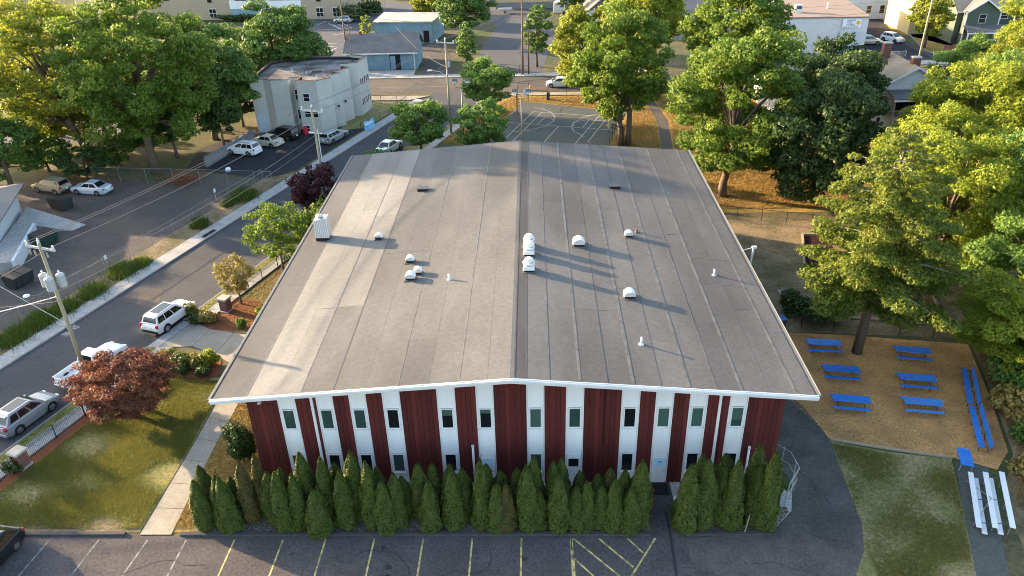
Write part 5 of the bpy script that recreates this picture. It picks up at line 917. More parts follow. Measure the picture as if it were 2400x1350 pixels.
cable((-33.6, 141.6, 10.5), (-1.6, 133.3, 10.8), 1.0, 'cable over the blue barn roof'); cable((-33.6, 141.6, 9.4), (-1.6, 133.3, 9.6), 1.3, 'lower cable over the blue barn roof', .03); cable((-1.6, 133.3, 10.8), (65.4, 133.4, 11.2), 1.2, 'cable in front of the white shop'); cable((-1.6, 133.3, 9.6), (65.4, 133.4, 9.8), 1.6, 'lower cable in front of the white shop', .03); cable((65.4, 133.4, 11), (110, 138, 11), 0.8, 'cable before the green house'); cable((65.4, 133.4, 9), (78.5, 133.4, 3.5), 1.2, 'slack cable falling towards the brick wall of the green house', .03)
cable((-11.2, 101.8, 9.0), (-22, 128, 9.5), .8, 'cable crossing the street corner by the apartment lawn')
# court lights, hoop
def floodpole(loc, h, label):
    t = thing('court_light', label, 'light pole', (*loc, 0)); MB().tube([(0, 0, 0), (0, 0, h)], .09, 8, .06).build('pole', 'pole_steel', t, smooth=True); MB().tube([(-.85, 0, h+.75), (-.85, 0, h+.25), (0, 0, h), (.85, 0, h+.25), (.85, 0, h+.75)], .035, 6).build('bracket', 'pole_steel', t)
    for x in (-.85, .85): l = MB().hexa([(x-.38, -.3, h+.78), (x+.38, -.3, h+.78), (x+.38, .35, h+.98), (x-.38, .35, h+.98)], [(x-.36, -.28, h+.98), (x+.36, -.28, h+.98), (x+.36, .3, h+1.2), (x-.36, .3, h+1.2)]).build('lamp_head', 'dark_metal', t, bevel=0.03); MB().poly([(x-.30, -.315, h+.80), (x+.30, -.315, h+.80), (x+.30, -.295, h+.97), (x-.30, -.295, h+.97)]).build('lens', 'galvanised', l)
floodpole((-1.4, 94.6), 6.6, 'twin-headed court light in front of the basketball court'); floodpole((-9.2, 99.0), 6.9, 'twin-headed court light beside the corner utility pole')
t = thing('basketball_hoop', 'basketball hoop with tan backboard and black arm at the right of the court', 'basketball hoop', (11.3, 94.0, 0), R(155)); MB().tube([(0, 0, 0), (0, 0, 3.0)], .09, 8).build('pole', 'black_metal', t); MB().tube([(0, 0, 2.9), (1.6, 0, 3.2)], .06, 6).build('arm', 'black_metal', t); MB().tube([(0, 0, 2.2), (1.6, 0, 2.9)], .05, 6).build('arm', 'black_metal', t); MB().box((1.65, 0, 3.35), (.05, 1.7, 1.05)).build('backboard', 'backboard', t)
s = MB(); s.tube([(1.9 + .23*math.cos(k*.5236), .23*math.sin(k*.5236), 3.05) for k in range(13)], .015, 5); s.build('rim', 'orange', t)
t = thing('basketball_hoop', 'basketball hoop seen edge-on left of the court by the fence', 'basketball hoop', (-2.27, 110.17) + (0,), R(-25)); MB().tube([(0, 0, 0), (0, 0, 3.0)], .09, 8).build('pole', 'wood_red', t); MB().tube([(0, 0, 2.9), (1.4, 0, 3.2)], .06, 6).build('arm', 'wood_red', t); MB().box((1.45, 0, 3.35), (.05, 1.7, 1.05)).build('backboard', 'sign_white', t)
s = MB(); s.tube([(1.7 + .23*math.cos(k*.5236), .23*math.sin(k*.5236), 3.05) for k in range(13)], .015, 5); s.build('rim', 'orange', t)
# small things on the left
def dumpster(loc, deg, m, label):
    t = thing('dumpster', label, 'dumpster', (*loc, 0), R(deg), 'dumpsters by the left building'); MB().hexa([(-.95, -.62, .1), (.95, -.62, .1), (.95, .62, .1), (-.95, .62, .1)], [(-1.05, -.8, 1.15), (1.05, -.8, 1.15), (1.05, .8, 1.35), (-1.05, .8, 1.35)]).build('tub', m, t, bevel=0.02)
    for x in (-.53, .53): MB().hexa([(x-.5, -.86, 1.16), (x+.5, -.86, 1.16), (x+.5, .84, 1.37), (x-.5, .84, 1.37)], [(x-.5, -.86, 1.21), (x+.5, -.86, 1.21), (x+.5, .84, 1.42), (x-.5, .84, 1.42)]).build('lid', 'trim_black', t)
    MB().box((1.01, .1, .82), (.03, .36, .42)).build('notice', 'sign_white', t)
    for x in (-.7, .7): MB().box((x, -.74, .7), (.1, .1, .75)).build('rib', m, t)
dumpster((-52.4, 77.6), 160, 'dumpster_dark', 'low black dumpster on the far side of the concrete ramp'); dumpster((-49.2, 68.6), 72, 'dumpster_green', 'dark green dumpster tucked against the ramp wall'); dumpster((-46.9, 60.2), 70, 'dumpster_dark', 'black dumpster cut by the left picture edge')
for (p, z, lab) in (((-35.66, 79.33), 1.2, 'small white notice on the fence by the weeds'), ((-40.02, 62.94), 1.3, 'small white notice on the fence near the transformer pole'), ((-35.03, 78.10), 1.2, None)):
    if lab: t = thing('notice', lab, 'notice', (*p, 0), R(70)); MB().box((0, 0, z), (.30, .015, .42)).build('plate', 'sign_white', t); MB().tube([(0, .03, 0), (0, .03, z)], .02, 5).build('post', 'galvanised', t)
t = thing('plastic_bag', 'crumpled white plastic bag hung on the lot fence', 'bag', (*(-36.06, 85.16), 1.2)); rg1 = rng(3); s = MB(); s.lathe((0, 0, 0), [(.08, 0), (.26, .1), (.34, .3), (.25, .5), (.06, .55)], 9); s.v = [(a + rg1.normal(0, .03), b + rg1.normal(0, .03), c_ + rg1.normal(0, .03)) for a, b, c_ in s.v]; s.build('bag', 'sign_white', t)
t = thing('tarpaulin', 'blue and white banner sagging on the apartment lawn fence', 'banner', (*(-22.92, 104.29), 0), R(70)); s = MB(); n = 8
P = [(-1.4 + 2.6*i/n, .08*math.sin(i*1.3) - .35*(1-j/3)*.6, .05 + (1.25 + .12*math.sin(i))*j/3*(1 - .35*i/n*(1-j/3))) for j in range(4) for i in range(n+1)]
s.add(P, [(j*(n+1)+i, j*(n+1)+i+1, (j+1)*(n+1)+i+1, (j+1)*(n+1)+i) for j in range(3) for i in range(n)]); s.build('cloth', 'tarp_blue', t, smooth=True); MB().poly([(-1.4, -.27, .9), (1.2, -.1, .75), (1.2, -.1, .95), (-1.4, -.2, 1.25)]).build('stripe', 'tarp_white', t)
t = thing('manhole_cover', 'round manhole cover in the street above the red maple', 'manhole', (*(-33.81, 50.76), 0.014)); MB().cyl((0, 0, 0), .42, .012, 20).build('cover', 'dark_metal', t); MB().lathe((0, 0, .012), [(.34, 0), (.30, .006), (.12, .006), (.10, .010)], 18).build('ring', 'asphalt_old', t)
for p, lab in (((-33.23, 70.37), 'dark storm drain slot in the far kerb near the weeds'), ((-25.94, 90.34), 'dark storm drain slot in the far kerb near the plum tree')):
    t = thing('storm_drain', lab, 'drain', (*p, 0.10), R(71)); MB().box((0, 0, .02), (1.9, .5, .06)).build('frame', 'dark_metal', t); MB().box((0, 0, .055), (1.7, .34, .012)).build('grating', 'dark_inside', t)
t = thing('fire_hydrant', 'pale hydrant near the court fence and pavement', 'hydrant', (*(-0.33, 123.30), 0)); MB().lathe((0, 0, 0), [(.16, 0), (.16, .08), (.11, .1), (.11, .55), (.15, .58), (.12, .68), (.04, .76)], 12).build('barrel', 'sign_yellow', t, smooth=True); MB().tube([(-.2, 0, .42), (.2, 0, .42)], .06, 8).build('nozzle', 'sign_yellow', t)
t = thing('red_tub', 'red plastic toy against the apartment wall', 'toy', (-31.4, 102.4, 0)); MB().lathe((0, 0, 0), [(.3, 0), (.38, .5), (.36, 1.0), (.2, 1.1)], 10).build('tub', 'red_plastic', t)

# ------------------------------------------------------------------ other buildings
def win(t, a, b, z0, z1, O, fm='white_trim', gm='glass_dark', out=(0, -1), mull=True, blinds=False):
    """window lying on the wall line a-b (world xy), facing out"""
    ax, ay = a; bx, by = b; ox, oy = out; Ln = math.dist(a, b); ux, uy = (bx-ax)/Ln, (by-ay)/Ln
    def q(u0, u1, z_0, z_1, d0, d1):
        P = [(ax+ux*u0+ox*d0, ay+uy*u0+oy*d0), (ax+ux*u1+ox*d0, ay+uy*u1+oy*d0), (ax+ux*u1+ox*d1, ay+uy*u1+oy*d1), (ax+ux*u0+ox*d1, ay+uy*u0+oy*d1)]
        return [(*p, z_0) for p in P], [(*p, z_1) for p in P]
    f = MB(); w_ = .07
    for (u0, u1, za, zb) in ((-w_, 0, z0-w_, z1+w_), (Ln, Ln+w_, z0-w_, z1+w_), (0, Ln, z1, z1+w_), (0, Ln, z0-w_, z0)): f.hexa(*q(u0, u1, za, zb, -.01, .05))
    if mull: f.hexa(*q(0, Ln, (z0+z1)/2-.02, (z0+z1)/2+.02, -.01, .035))
    o = f.build('window', fm, t, O); MB().hexa(*q(0, Ln, z0, z1, -.02, .018)).build('pane', gm, o, O); return o
def gable(t, O, x0, x1, y0, y1, zw, zp, axis, wm, rm, ov=.35, th=.14, trim='white_trim'):
    """gabled block; axis 'x' = ridge along x"""
    s = MB().prism([(x0, y0), (x1, y0), (x1, y1), (x0, y1)], 0, zw)
    if axis == 'x': ym = (y0+y1)/2; s.add([(x0, y0, zw), (x0, y1, zw), (x0, ym, zp), (x1, y0, zw), (x1, y1, zw), (x1, ym, zp)], [(0, 2, 1), (3, 4, 5)])
    else: xm = (x0+x1)/2; s.add([(x0, y0, zw), (x1, y0, zw), (xm, y0, zp), (x0, y1, zw), (x1, y1, zw), (xm, y1, zp)], [(0, 1, 2), (3, 5, 4)])
    wl = s.build('wall', wm, t, O)
    if axis == 'x':
        k = (zp-zw)/((y1-y0)/2)
        for sg, ye in ((-1, y0-ov), (1, y1+ov)):
            a = [(x0-ov, ye, zw-k*ov), (x1+ov, ye, zw-k*ov), (x1+ov, ym, zp), (x0-ov, ym, zp)]; a = a if sg < 0 else a[::-1]
            r = MB().hexa([(p[0], p[1], p[2]+.01) for p in a], [(p[0], p[1], p[2]+th) for p in a]).build('roof', rm, t, O)
        MB().box(((x0+x1)/2, y0-ov-.04, zw-k*ov+.02), (x1-x0+2*ov, .07, .2)).build('fascia', trim, t, O)
    else:
        k = (zp-zw)/((x1-x0)/2)
        for sg, xe in ((-1, x0-ov), (1, x1+ov)):
            a = [(xe, y0-ov, zw-k*ov), (xm, y0-ov, zp), (xm, y1+ov, zp), (xe, y1+ov, zw-k*ov)]; a = a if sg < 0 else a[::-1]
            MB().hexa([(p[0], p[1], p[2]+.01) for p in a], [(p[0], p[1], p[2]+th) for p in a]).build('roof', rm, t, O)
            b = [(xe, y0-ov-.06, zw-k*ov-.12), (xm, y0-ov-.06, zp-.12), (xm, y0-ov-.003, zp-.12), (xe, y0-ov-.003, zw-k*ov-.12)]; b = b if sg < 0 else [b[1], b[0], b[3], b[2]]
            MB().hexa(b, [(p[0], p[1], p[2]+.27) for p in b]).build('rake_board', trim, t, O)
    return wl
# apartment block: sawtooth stucco wall
O = (-31, 103, 0); t = thing('apartment_block', 'pale stucco apartment block with stepped walls and dark flat roof', 'building', O)
FP = [(-38.4, 103.6), (-36.6, 103.9), (-35.4, 103.3), (-33.0, 103.2), (-32.9, 104.6), (-31.7, 104.6), (-31.8, 102.7), (-29.0, 102.4), (-27.4, 104.2), (-28.3, 104.9), (-26.6, 106.6), (-27.5, 107.3), (-26.0, 109.6), (-27.0, 110.3), (-25.1, 110.9), (-24.4, 115.0), (-27, 116.4), (-35, 117), (-38.6, 114)]
s = MB().prism(FP, 0, 6.95); s.build('wall', 'stucco', t, O)
def grow(P, d):
    out = []; n = len(P)
    for i in range(n):
        a, b, c_ = Vector(P[i-1]), Vector(P[i]), Vector(P[(i+1) % n]); e1, e2 = (b-a).normalized(), (c_-b).normalized(); nn = Vector((e1.y+e2.y, -e1.x-e2.x)); nn = nn.normalized() if nn.length > .05 else Vector((e1.y, -e1.x)); out.append(tuple(b + nn*d))
    return out
inner = grow(FP, -.32)
MB().prism(inner, 6.9, 7.0).build('roof', 'roof_tar', t, O)
s = MB(); n = len(FP)
for i in range(n): s.prism([FP[i], FP[(i+1) % n], inner[(i+1) % n], inner[i]], 6.951, 7.35 + (.35 if i in (13, 14, 15) else 0))
s.build('parapet', 'stucco', t, O)
s = MB(); g1, g2 = grow(FP, .05), grow(FP, -.36)
for i in range(n): z = 7.352 + (.35 if i in (13, 14, 15) else 0); s.prism([g1[i], g1[(i+1) % n], g2[(i+1) % n], g2[i]], z, z + .07)
s.build('coping', 'coping_brown', t, O)
s = MB(); g3 = grow(FP, -.34)
for i in range(n): s.prism([inner[i], inner[(i+1) % n], g3[(i+1) % n], g3[i]], 7.0, 7.34)
s.build('parapet_lining', 'parapet_dark', t, O)
win(t, (-31.0, 102.60), (-30.2, 102.51), 4.6, 5.6, O); win(t, (-30.2, 102.52), (-29.3, 102.42), 2.4, 3.4, O); win(t, (-31.15, 102.62), (-30.35, 102.54), 2.4, 3.4, O); win(t, (-32.7, 104.58), (-31.9, 104.58), 4.3, 5.7, O); win(t, (-32.7, 104.58), (-31.9, 104.58), 1.6, 2.9, O); win(t, (-31.5, 102.66), (-30.8, 102.58), .4, 1.2, O)
ou = (0.985, -0.17)
for u in (.15, .32, .52, .70, .86):
    a = lerp((-25.1, 110.9), (-24.4, 115.0), u-.05); b = lerp((-25.1, 110.9), (-24.4, 115.0), u+.06)
    win(t, a, b, 4.3, 5.3, O, out=ou, mull=False); win(t, a, b, 1.4, 2.4, O, out=ou, mull=False)
for p in ((-27.45, 105.9), (-27.0, 108.3)): MB().box((p[0]+.3, p[1]-.2, 3.0), (.25, .2, .3)).build('wall_vent', 'dark_metal', t, O)
D = MB().box((-37.6, 103.70, 1.35), (1.1, .12, 2.5)).build('door', 'siding_paleblue', t, O); MB().box((-37.25, 103.62, 1.2), (.06, .06, .14)).build('handle', 'dark_metal', D, O)
for x, y in ((-34, 109), (-31.5, 107.5), (-33, 106), (-29.5, 105)): MB().cyl((x, y, 7.0), .06, .5, 8).build('roof_pipe', 'white_metal', t, O)
MB().box((-30.5, 109.0, 7.03), (1.3, 1.0, .05)).build('roof_patch', 'parapet_dark', t, O)
o = MB().prism(strip_pts((-40.82, 90.08), (-38.29, 100.82), 0.3), 0, 1.3).build('retaining_wall', 'block_grey'); tag(o, 'rough grey retaining wall beside the apartment lot', 'wall')
# left building with ramp
O = (-60, 68, 0); t = thing('ramp_building', 'white low building with pale shingle roof cut by the left edge', 'building', O)
MB().prism([(-55.9, 76.0), (-52.5, 66.4), (-69.5, 60.4), (-72.9, 70.0)], 0, 3.2).build('wall', 'block_white', t, O)
s = MB(); b = [(-55.3, 77.0), (-51.6, 66.5), (-69.6, 59.6), (-73.6, 70.4)]; s.prism(b, 3.2, 3.34); s.add([(*p, 3.345) for p in b] + [(-57.4, 70.9, 4.5), (-67.6, 66.8, 4.5)], [(1, 0, 4), (2, 1, 4, 5), (3, 2, 5), (0, 3, 5, 4)]); s.build('roof', 'shingle_pale', t, O)
O = (-52, 70, 0); r = thing('concrete_ramp', 'concrete loading ramp with low white wall beside the dumpsters', 'ramp', O)
MB().prism([(-54.9, 75.6), (-53.6, 71.4), (-48.2, 71.7), (-47.5, 73.2)], 0, [1.15, 1.15, .04, .04]).build('deck', 'concrete', r, O)
MB().prism([(-53.7, 71.3), (-51.6, 70.9), (-48.8, 62.5), (-51.0, 62.2)], 0, 1.14).build('landing', 'concrete', r, O)
MB().prism([(-51.55, 70.9), (-51.3, 70.95), (-48.5, 62.55), (-48.75, 62.45)], 0, 1.3).build('side_wall', 'block_white', r, O)
for y in (64.4, 66.4, 68.4): MB().box((-48.95 - (y-63.2)*.333, y, .72), (.10, .8, .3), -1.249+1.571).build('vent', 'dark_inside', r, O)
# blue barn by the cross street
O = (-27, 138.6, 0); t = thing('blue_barn', 'blue block barn with grey shingle roof and recessed doorway', 'building', O)
gable(t, O, -33.2, -20.6, 138.6, 147.2, 3.1, 5.4, 'x', 'siding_blue', 'shingle_grey', .4)
MB().box((-24.4, 138.58, 1.35), (1.9, .1, 2.7)).build('doorway', 'dark_inside', t, O); MB().box((-24.8, 138.52, 1.25), (.9, .06, 2.4)).build('door', 'siding_blue', t, O)
MB().box((-33.0, 138.1, 1.6), (.12, .12, 3.1)).build('downspout', 'white_trim', t, O); MB().box((-20.9, 138.1, 1.6), (.12, .12, 3.1)).build('downspout', 'white_trim', t, O); MB().box((-31.0, 142.9, 5.6), (.5, .5, .7)).build('chimney', 'brick', t, O)
O = (-25, 161, 0); t = thing('blue_annex', 'flat-roofed blue block building behind the barn', 'building', O)
MB().prism([(-32.0, 161.4), (-20.2, 160.4), (-18.8, 170), (-31.5, 172)], 0, 4.0).build('wall', 'siding_blue', t, O); MB().prism([(-32.2, 161.2), (-20.0, 160.2), (-18.6, 170.2), (-31.7, 172.2)], 4.0, 4.25).build('roof', 'concrete', t, O)
D = MB().box((-25.0, 160.78, 1.5), (2.2, .1, 2.3)).build('shutter', 'siding_grey', t, O); MB().box((-21.4, 160.45, 1.3), (1.1, .1, 2.3)).build('door', 'red_dark', t, O); MB().lathe((-31, 161.0, 4.2), [(.3, 0), (.25, .1), (.05, .15)], 10).build('dish', 'white_metal', t, O)
# school
O = (-64, 190, 0); t = thing('school', 'tan brick school with white window bands at the top edge', 'building', O)
MB().prism([(-92, 192.5), (-44.6, 189.4), (-43.0, 206), (-92, 208)], 0, 9).build('wall', 'tan_brick', t, O); MB().prism([(-92.3, 192.2), (-44.3, 189.1), (-42.7, 206.2), (-92.3, 208.2)], 9, 9.3).build('roof', 'roof_tar', t, O)
def sc_y(x): return 192.5 + (x+92)/(47.4)*(-3.1)
def panel(nm, x0, x1, z0, z1, m, d=.12): return MB().hexa([(x0, sc_y(x0)-d, z0), (x1, sc_y(x1)-d, z0), (x1, sc_y(x1)+.05, z0), (x0, sc_y(x0)+.05, z0)], [(x0, sc_y(x0)-d, z1), (x1, sc_y(x1)-d, z1), (x1, sc_y(x1)+.05, z1), (x0, sc_y(x0)+.05, z1)]).build(nm, m, t, O)
panel('spandrel', -72, -54.5, 2.5, 4.3, 'white_panel', .16); panel('spandrel', -72, -54.5, 6.0, 9.0, 'white_panel', .16)
for k in range(9): panel('window_pane', -71.8 + k*1.92, -70.0 + k*1.92, .7, 2.45, 'glass_pale', .10)
for k in range(12): panel('window_pane', -71.8 + k*1.44, -70.6 + k*1.44, 4.4, 5.9, 'glass_dark' if k % 3 else 'white_panel', .10)
for x in (-76.5, -50.2, -46.2): f = panel('window_frame', x-.9, x+.9, .5, 2.6, 'white_trim', .12); [panel('window_pane', x-.8 + j*.85, x-.05 + j*.85, z0, z0+.9, 'glass_dark', .15) for j in (0, 1) for z0 in (.6, 1.6)]
for x in (-76.8, -50.2): panel('window_pane', x-.5, x+.5, 4.0, 5.4, 'dark_inside', .12)
# yellow house, garage gable, small shed roofs at the top
O = (-1, 198, 0); t = thing('yellow_house', 'yellow sided house behind the trailers at the top edge', 'building', O); gable(t, O, -8.6, 9.0, 198, 208, 6.2, 9.2, 'x', 'siding_yellow', 'shingle_grey'); MB().prism([(-8.8, 197.8), (9.2, 197.8), (9.2, 208), (-8.8, 208)], 0, 1.5).build('foundation', 'block_grey', t, O)
for x in (-1.2, 1.8, 7.5): win(t, (x, 198), (x+.95, 198), 2.6, 4.4, O)
O = (17, 176, 0); t = thing('grey_garage', 'small garage with tan gable and white-grey wall behind the maples', 'building', O); gable(t, O, 12.4, 19.6, 176.5, 186, 3.0, 6.0, 'y', 'shingle_grey', 'shingle_tan', .5, trim='shingle_tan'); MB().box((16, 176.4, 1.5), (7.2, .3, 2.9)).build('front_wall', 'block_white', t, O)
O = (37, 170, 0); t = thing('long_shed', 'long low building with dark slate roof behind the bright maple', 'building', O); gable(t, O, 28, 46, 158, 172, 3.6, 6.6, 'x', 'siding_grey', 'shingle_grey'); MB().box((34, 174, 2.8), (14, 3, 5.6)).build('rear_block', 'stucco', t, O); MB().box((33.5, 171.5, 4.5), (6, 4, 6)).build('tank', 'white_metal', t, O, bevel=.4)
# white shop
O = (52, 146, 0); t = thing('white_shop', 'white painted block shop with flat pinkish roof and small wall sign', 'shop', O)
MB().prism([(44.6, 144.8), (60.2, 144.0), (63.0, 170), (46.5, 171)], 0, 6.3).build('wall', 'block_white', t, O); MB().prism([(44.4, 144.6), (60.4, 143.8), (63.3, 170.2), (46.3, 171.2)], 6.3, 6.5).build('roof', 'shingle_pink', t, O)
MB().box((57.3, 144.0, 2.0), (3.6, .12, 4.0)).build('roller_door', 'siding_paleblue', t, O)
a = MB().box((49.0, 149.0, 7.2), (1.2, 1.0, 1.4)).build('roof_unit', 'white_metal', t, O); MB().box((49.0, 148.48, 7.45), (.9, .05, .5)).build('grille', 'dark_metal', a, O); MB().cyl((55.6, 152.5, 6.5), .15, 1.1, 8).build('roof_pipe', 'white_metal', t, O)
sg = MB().box((57.3, 144.02, 5.3), (3.3, .08, 1.55)).build('sign', 'sign_white', t, O)
def text(body, x, z, size, m, parent, y, Oo):
    cu = bpy.data.curves.new('lettering', 'FONT'); cu.body = body; cu.size = size; cu.extrude = .004; cu.align_x = 'CENTER'; cu.align_y = 'CENTER'
    tmp = bpy.data.objects.new('tmp', cu); C.objects.link(tmp); dg = bpy.context.evaluated_depsgraph_get(); me = bpy.data.meshes.new_from_object(tmp.evaluated_get(dg)); bpy.data.objects.remove(tmp)
    o = bpy.data.objects.new('lettering', me); C.objects.link(o); me.materials.clear(); me.materials.append(M[m]); o.parent = parent; o.location = (x-Oo[0], y-Oo[1], z-Oo[2]); o.rotation_euler = (R(90), 0, R(-2.9)); return o
text('COMPLETE', 56.85, 5.83, .40, 'sign_ink', sg, 143.96, O); text('PEST', 56.85, 5.47, .40, 'sign_ink', sg, 143.96, O); text('CONTROL', 56.85, 5.10, .42, 'sign_ink', sg, 143.96, O)
for k in range(10): MB().box((55.95 + k*.26 + (.1 if k > 2 else 0), 143.95, 4.72), (.15, .02, .14)).build('numeral_mark', 'sign_ink', sg, O)
MB().tube([(58.4, 143.97, 5.45), (58.4, 143.94, 5.45)], .34, 12).build('sign_sun', 'sign_yellow', sg, O)
chainlink('shop_rail', 'white railing beside the white shop', [(59.8, 143.2), (61.2, 139.8), (66.5, 140.6)], 1.1, 1.5, 'white_metal', 'white_metal', .012, .3)
# pale houses at the top right
O = (70, 176, 0); t = thing('pale_blue_house', 'pale blue house with white trim at the top edge beside the shop roof', 'house', O); gable(t, O, 66.5, 78.5, 176, 186, 6.0, 9, 'x', 'siding_paleblue', 'shingle_grey'); MB().prism([(78.2, 174.5), (82.5, 174.5), (82.5, 184), (78.2, 184)], 0, 6.4).build('wing', 'siding_grey', t, O)
for x in (67.2, 69.4, 72.6, 75.4): win(t, (x, 176), (x+1.0, 176), 1.2, 2.8, O); win(t, (x, 176), (x+1.0, 176), 4.0, 5.5, O)
win(t, (79.6, 174.5), (81.2, 174.5), 1.2, 3.0, O)
O = (78, 156, 0); t = thing('cream_house', 'cream house with sunlit side wall next to the green house', 'house', O); gable(t, O, 74.8, 82.2, 159.5, 171, 6.2, 9.0, 'y', 'siding_yellow', 'shingle_grey'); win(t, (76, 159.5), (77, 159.5), 1.2, 2.8, O)
# green house
O = (84, 148.3, 0); t = thing('green_house', 'dark green house with white trim and a white railed porch', 'house', O)
gable(t, O, 79.0, 97, 150.6, 160, 6.0, 9.4, 'x', 'siding_green', 'shingle_tan', .4); gable(t, O, 80.0, 86.0, 149.0, 153, 6.0, 8.0, 'y', 'siding_green', 'shingle_grey', .35); gable(t, O, 90.2, 96.5, 149.0, 153, 6.0, 8.0, 'y', 'siding_green', 'shingle_grey', .35)
MB().hexa([(79.6, 146.5, 2.75), (97, 146.5, 2.75), (97, 148.98, 3.5), (79.6, 148.98, 3.5)], [(79.6, 146.5, 2.9), (97, 146.5, 2.9), (97, 148.98, 3.65), (79.6, 148.98, 3.65)]).build('porch_roof', 'shingle_grey', t, O); MB().box((88.3, 146.65, 2.6), (17.2, .12, .28)).build('porch_beam', 'white_trim', t, O); MB().box((88.3, 147.6, .3), (17.2, 2.6, .6)).build('porch_deck', 'timber', t, O)
for x in (79.8, 82.6, 85.4, 88.2, 91, 93.8, 96.6): MB().box((x, 146.65, 1.5), (.2, .2, 2.2)).build('porch_post', 'white_trim', t, O)
for x0 in (79.8, 82.6, 91, 93.8):
    MB().box((x0+1.4, 146.65, 1.45), (2.6, .07, .08)).build('handrail', 'white_trim', t, O); q = MB(); [q.box((x0 + .25 + k*.2, 146.65, 1.02), (.07, .05, .8)) for k in range(12)]; q.build('balusters', 'white_trim', t, O)
for x, z0, z1 in ((82.3, 4.0, 5.5), (87.1, 4.4, 5.5), (93, 4.0, 5.5)): win(t, (x, 148.95 if x != 87.1 else 150.55), (x+1.2, 148.95 if x != 87.1 else 150.55), z0, z1, O)
for x in (81.6, 92.6): win(t, (x, 148.95), (x+1.4, 148.95), 1.1, 2.5, O)
MB().box((88.4, 148.94, 1.6), (1.0, .06, 2.0)).build('door', 'white_trim', t, O)
for y0, x0 in ((149, 80), (149, 86), (149, 90.2)): MB().box((x0, y0-.02, 3.0), (.16, .12, 6.0)).build('corner_board', 'white_trim', t, O)
MB().hexa([(87.0, 146.2, 2.9), (90, 146.2, 2.9), (90, 148.5, 2.9), (87.0, 148.5, 2.9)], [(88.4, 146.2, 3.9), (88.6, 146.2, 3.9), (88.6, 148.6, 3.9), (88.4, 148.6, 3.9)]).build('porch_gable', 'white_trim', t, O)
o = MB().prism(strip_pts((75.0, 144.6), (78.0, 142.6), .5), 0, 1.1).build('brick_wall', 'brick'); tag(o, 'low red brick wall on the corner before the green house', 'wall')
kerb('shop_kerb', [(78.90, 177.63), (74.75, 157.69), (71.87, 145.51), (72.80, 140.01)], .18, .14, 'kerb_stone')
sheet('corner_lawn', [(79.25, 177.59), (74.99, 157.67), (72.24, 145.48), (73.16, 139.98), (100, 141), (100, 146), (79, 146), (74, 160), (72, 190), (70, 200)], 0.010, 'lawn_dry')
# tan-roofed house in the middle right
O = (48.5, 99, 0); t = thing('tan_roof_house', 'white sided house with tan roof, brick chimneys and rear porch', 'house', O)
gable(t, O, 44.6, 53.2, 99.4, 108.5, 6.0, 8.4, 'y', 'siding_white', 'shingle_tan', .4); s = MB().prism([(41.0, 103), (45, 103), (45, 112), (41.0, 112)], 0, [5.2, 5.8, 5.8, 5.2]).build('wing', 'siding_white', t, O); MB().hexa([(40.4, 102.5, 5.25), (45.2, 102.5, 7.0), (45.2, 112.5, 7.0), (40.4, 112.5, 5.25)], [(40.4, 102.5, 5.4), (45.2, 102.5, 7.15), (45.2, 112.5, 7.15), (40.4, 112.5, 5.4)]).build('roof', 'shingle_grey', t, O)
for x, y, h in ((47.6, 106.5, 2.4), (49.2, 101.0, 1.7)):
    ch = MB().box((x, y, 7.6 + h/2), (1.0, .8, h)).build('chimney', 'brick', t, O); MB().box((x, y, 7.62 + h), (1.15, .95, .14)).build('cap', 'stone_cap', ch, O)
MB().hexa([(45.6, 96.6, 5.0), (52.4, 96.6, 5.0), (52.4, 99.3, 5.5), (45.6, 99.3, 5.5)], [(45.6, 96.6, 5.15), (52.4, 96.6, 5.15), (52.4, 99.3, 5.65), (45.6, 99.3, 5.65)]).build('porch_roof', 'shingle_grey', t, O); MB().box((49, 96.6, 4.92), (6.8, .14, .22)).build('porch_fascia', 'white_trim', t, O); MB().box((49, 98.0, 2.7), (6.6, 2.5, .18)).build('porch_deck', 'timber', t, O)
for x in (45.8, 48.8, 52.2): MB().box((x, 96.8, 2.5), (.16, .16, 5.0)).build('porch_post', 'timber', t, O)
MB().box((49, 96.8, 3.6), (6.4, .08, .1)).build('handrail', 'timber', t, O); MB().box((49.6, 99.3, 3.9), (5.2, .1, 2.2)).build('porch_opening', 'dark_inside', t, O)
win(t, (44.9, 99.4), (45.5, 99.4), .8, 2.0, O); MB().prism([(39.5, 98.2), (44.5, 98.2), (44.5, 103), (39.5, 103)], 0, 3.2).build('lean_to', 'siding_white', t, O); MB().hexa([(39.3, 98.0, 3.2), (44.6, 98.0, 3.2), (44.6, 103, 3.8), (39.3, 103, 3.8)], [(39.3, 98.0, 3.35), (44.6, 98.0, 3.35), (44.6, 103, 3.95), (39.3, 103, 3.95)]).build('lean_to_roof', 'shingle_grey', t, O)
win(t, (42.6, 98.2), (43.6, 98.2), 1.3, 2.4, O)
O = (36, 108, 0); t = thing('white_gable_house', 'white sided house with dark porch roof behind the large maples', 'house', O); gable(t, O, 33.4, 40.4, 108, 120, 6.2, 8.8, 'y', 'siding_white', 'shingle_grey', .4)
MB().hexa([(33.2, 105.6, 3.4), (38.4, 105.6, 3.4), (38.4, 107.98, 4.2), (33.2, 107.98, 4.2)], [(33.2, 105.6, 3.55), (38.4, 105.6, 3.55), (38.4, 107.98, 4.35), (33.2, 107.98, 4.35)]).build('porch_roof', 'shingle_grey', t, O); MB().box((35.8, 106.8, 1.6), (4.6, 2.2, 3.2)).build('porch_room', 'siding_white', t, O); win(t, (35, 105.7), (36.5, 105.7), 1.2, 2.4, O)
O = (74, 116, 0); t = thing('white_red_house', 'white house with red roof edge at the right picture edge', 'house', O); gable(t, O, 71.8, 82, 112.5, 121, 5.4, 8.6, 'y', 'siding_white', 'red_roof', .35, trim='white_trim')
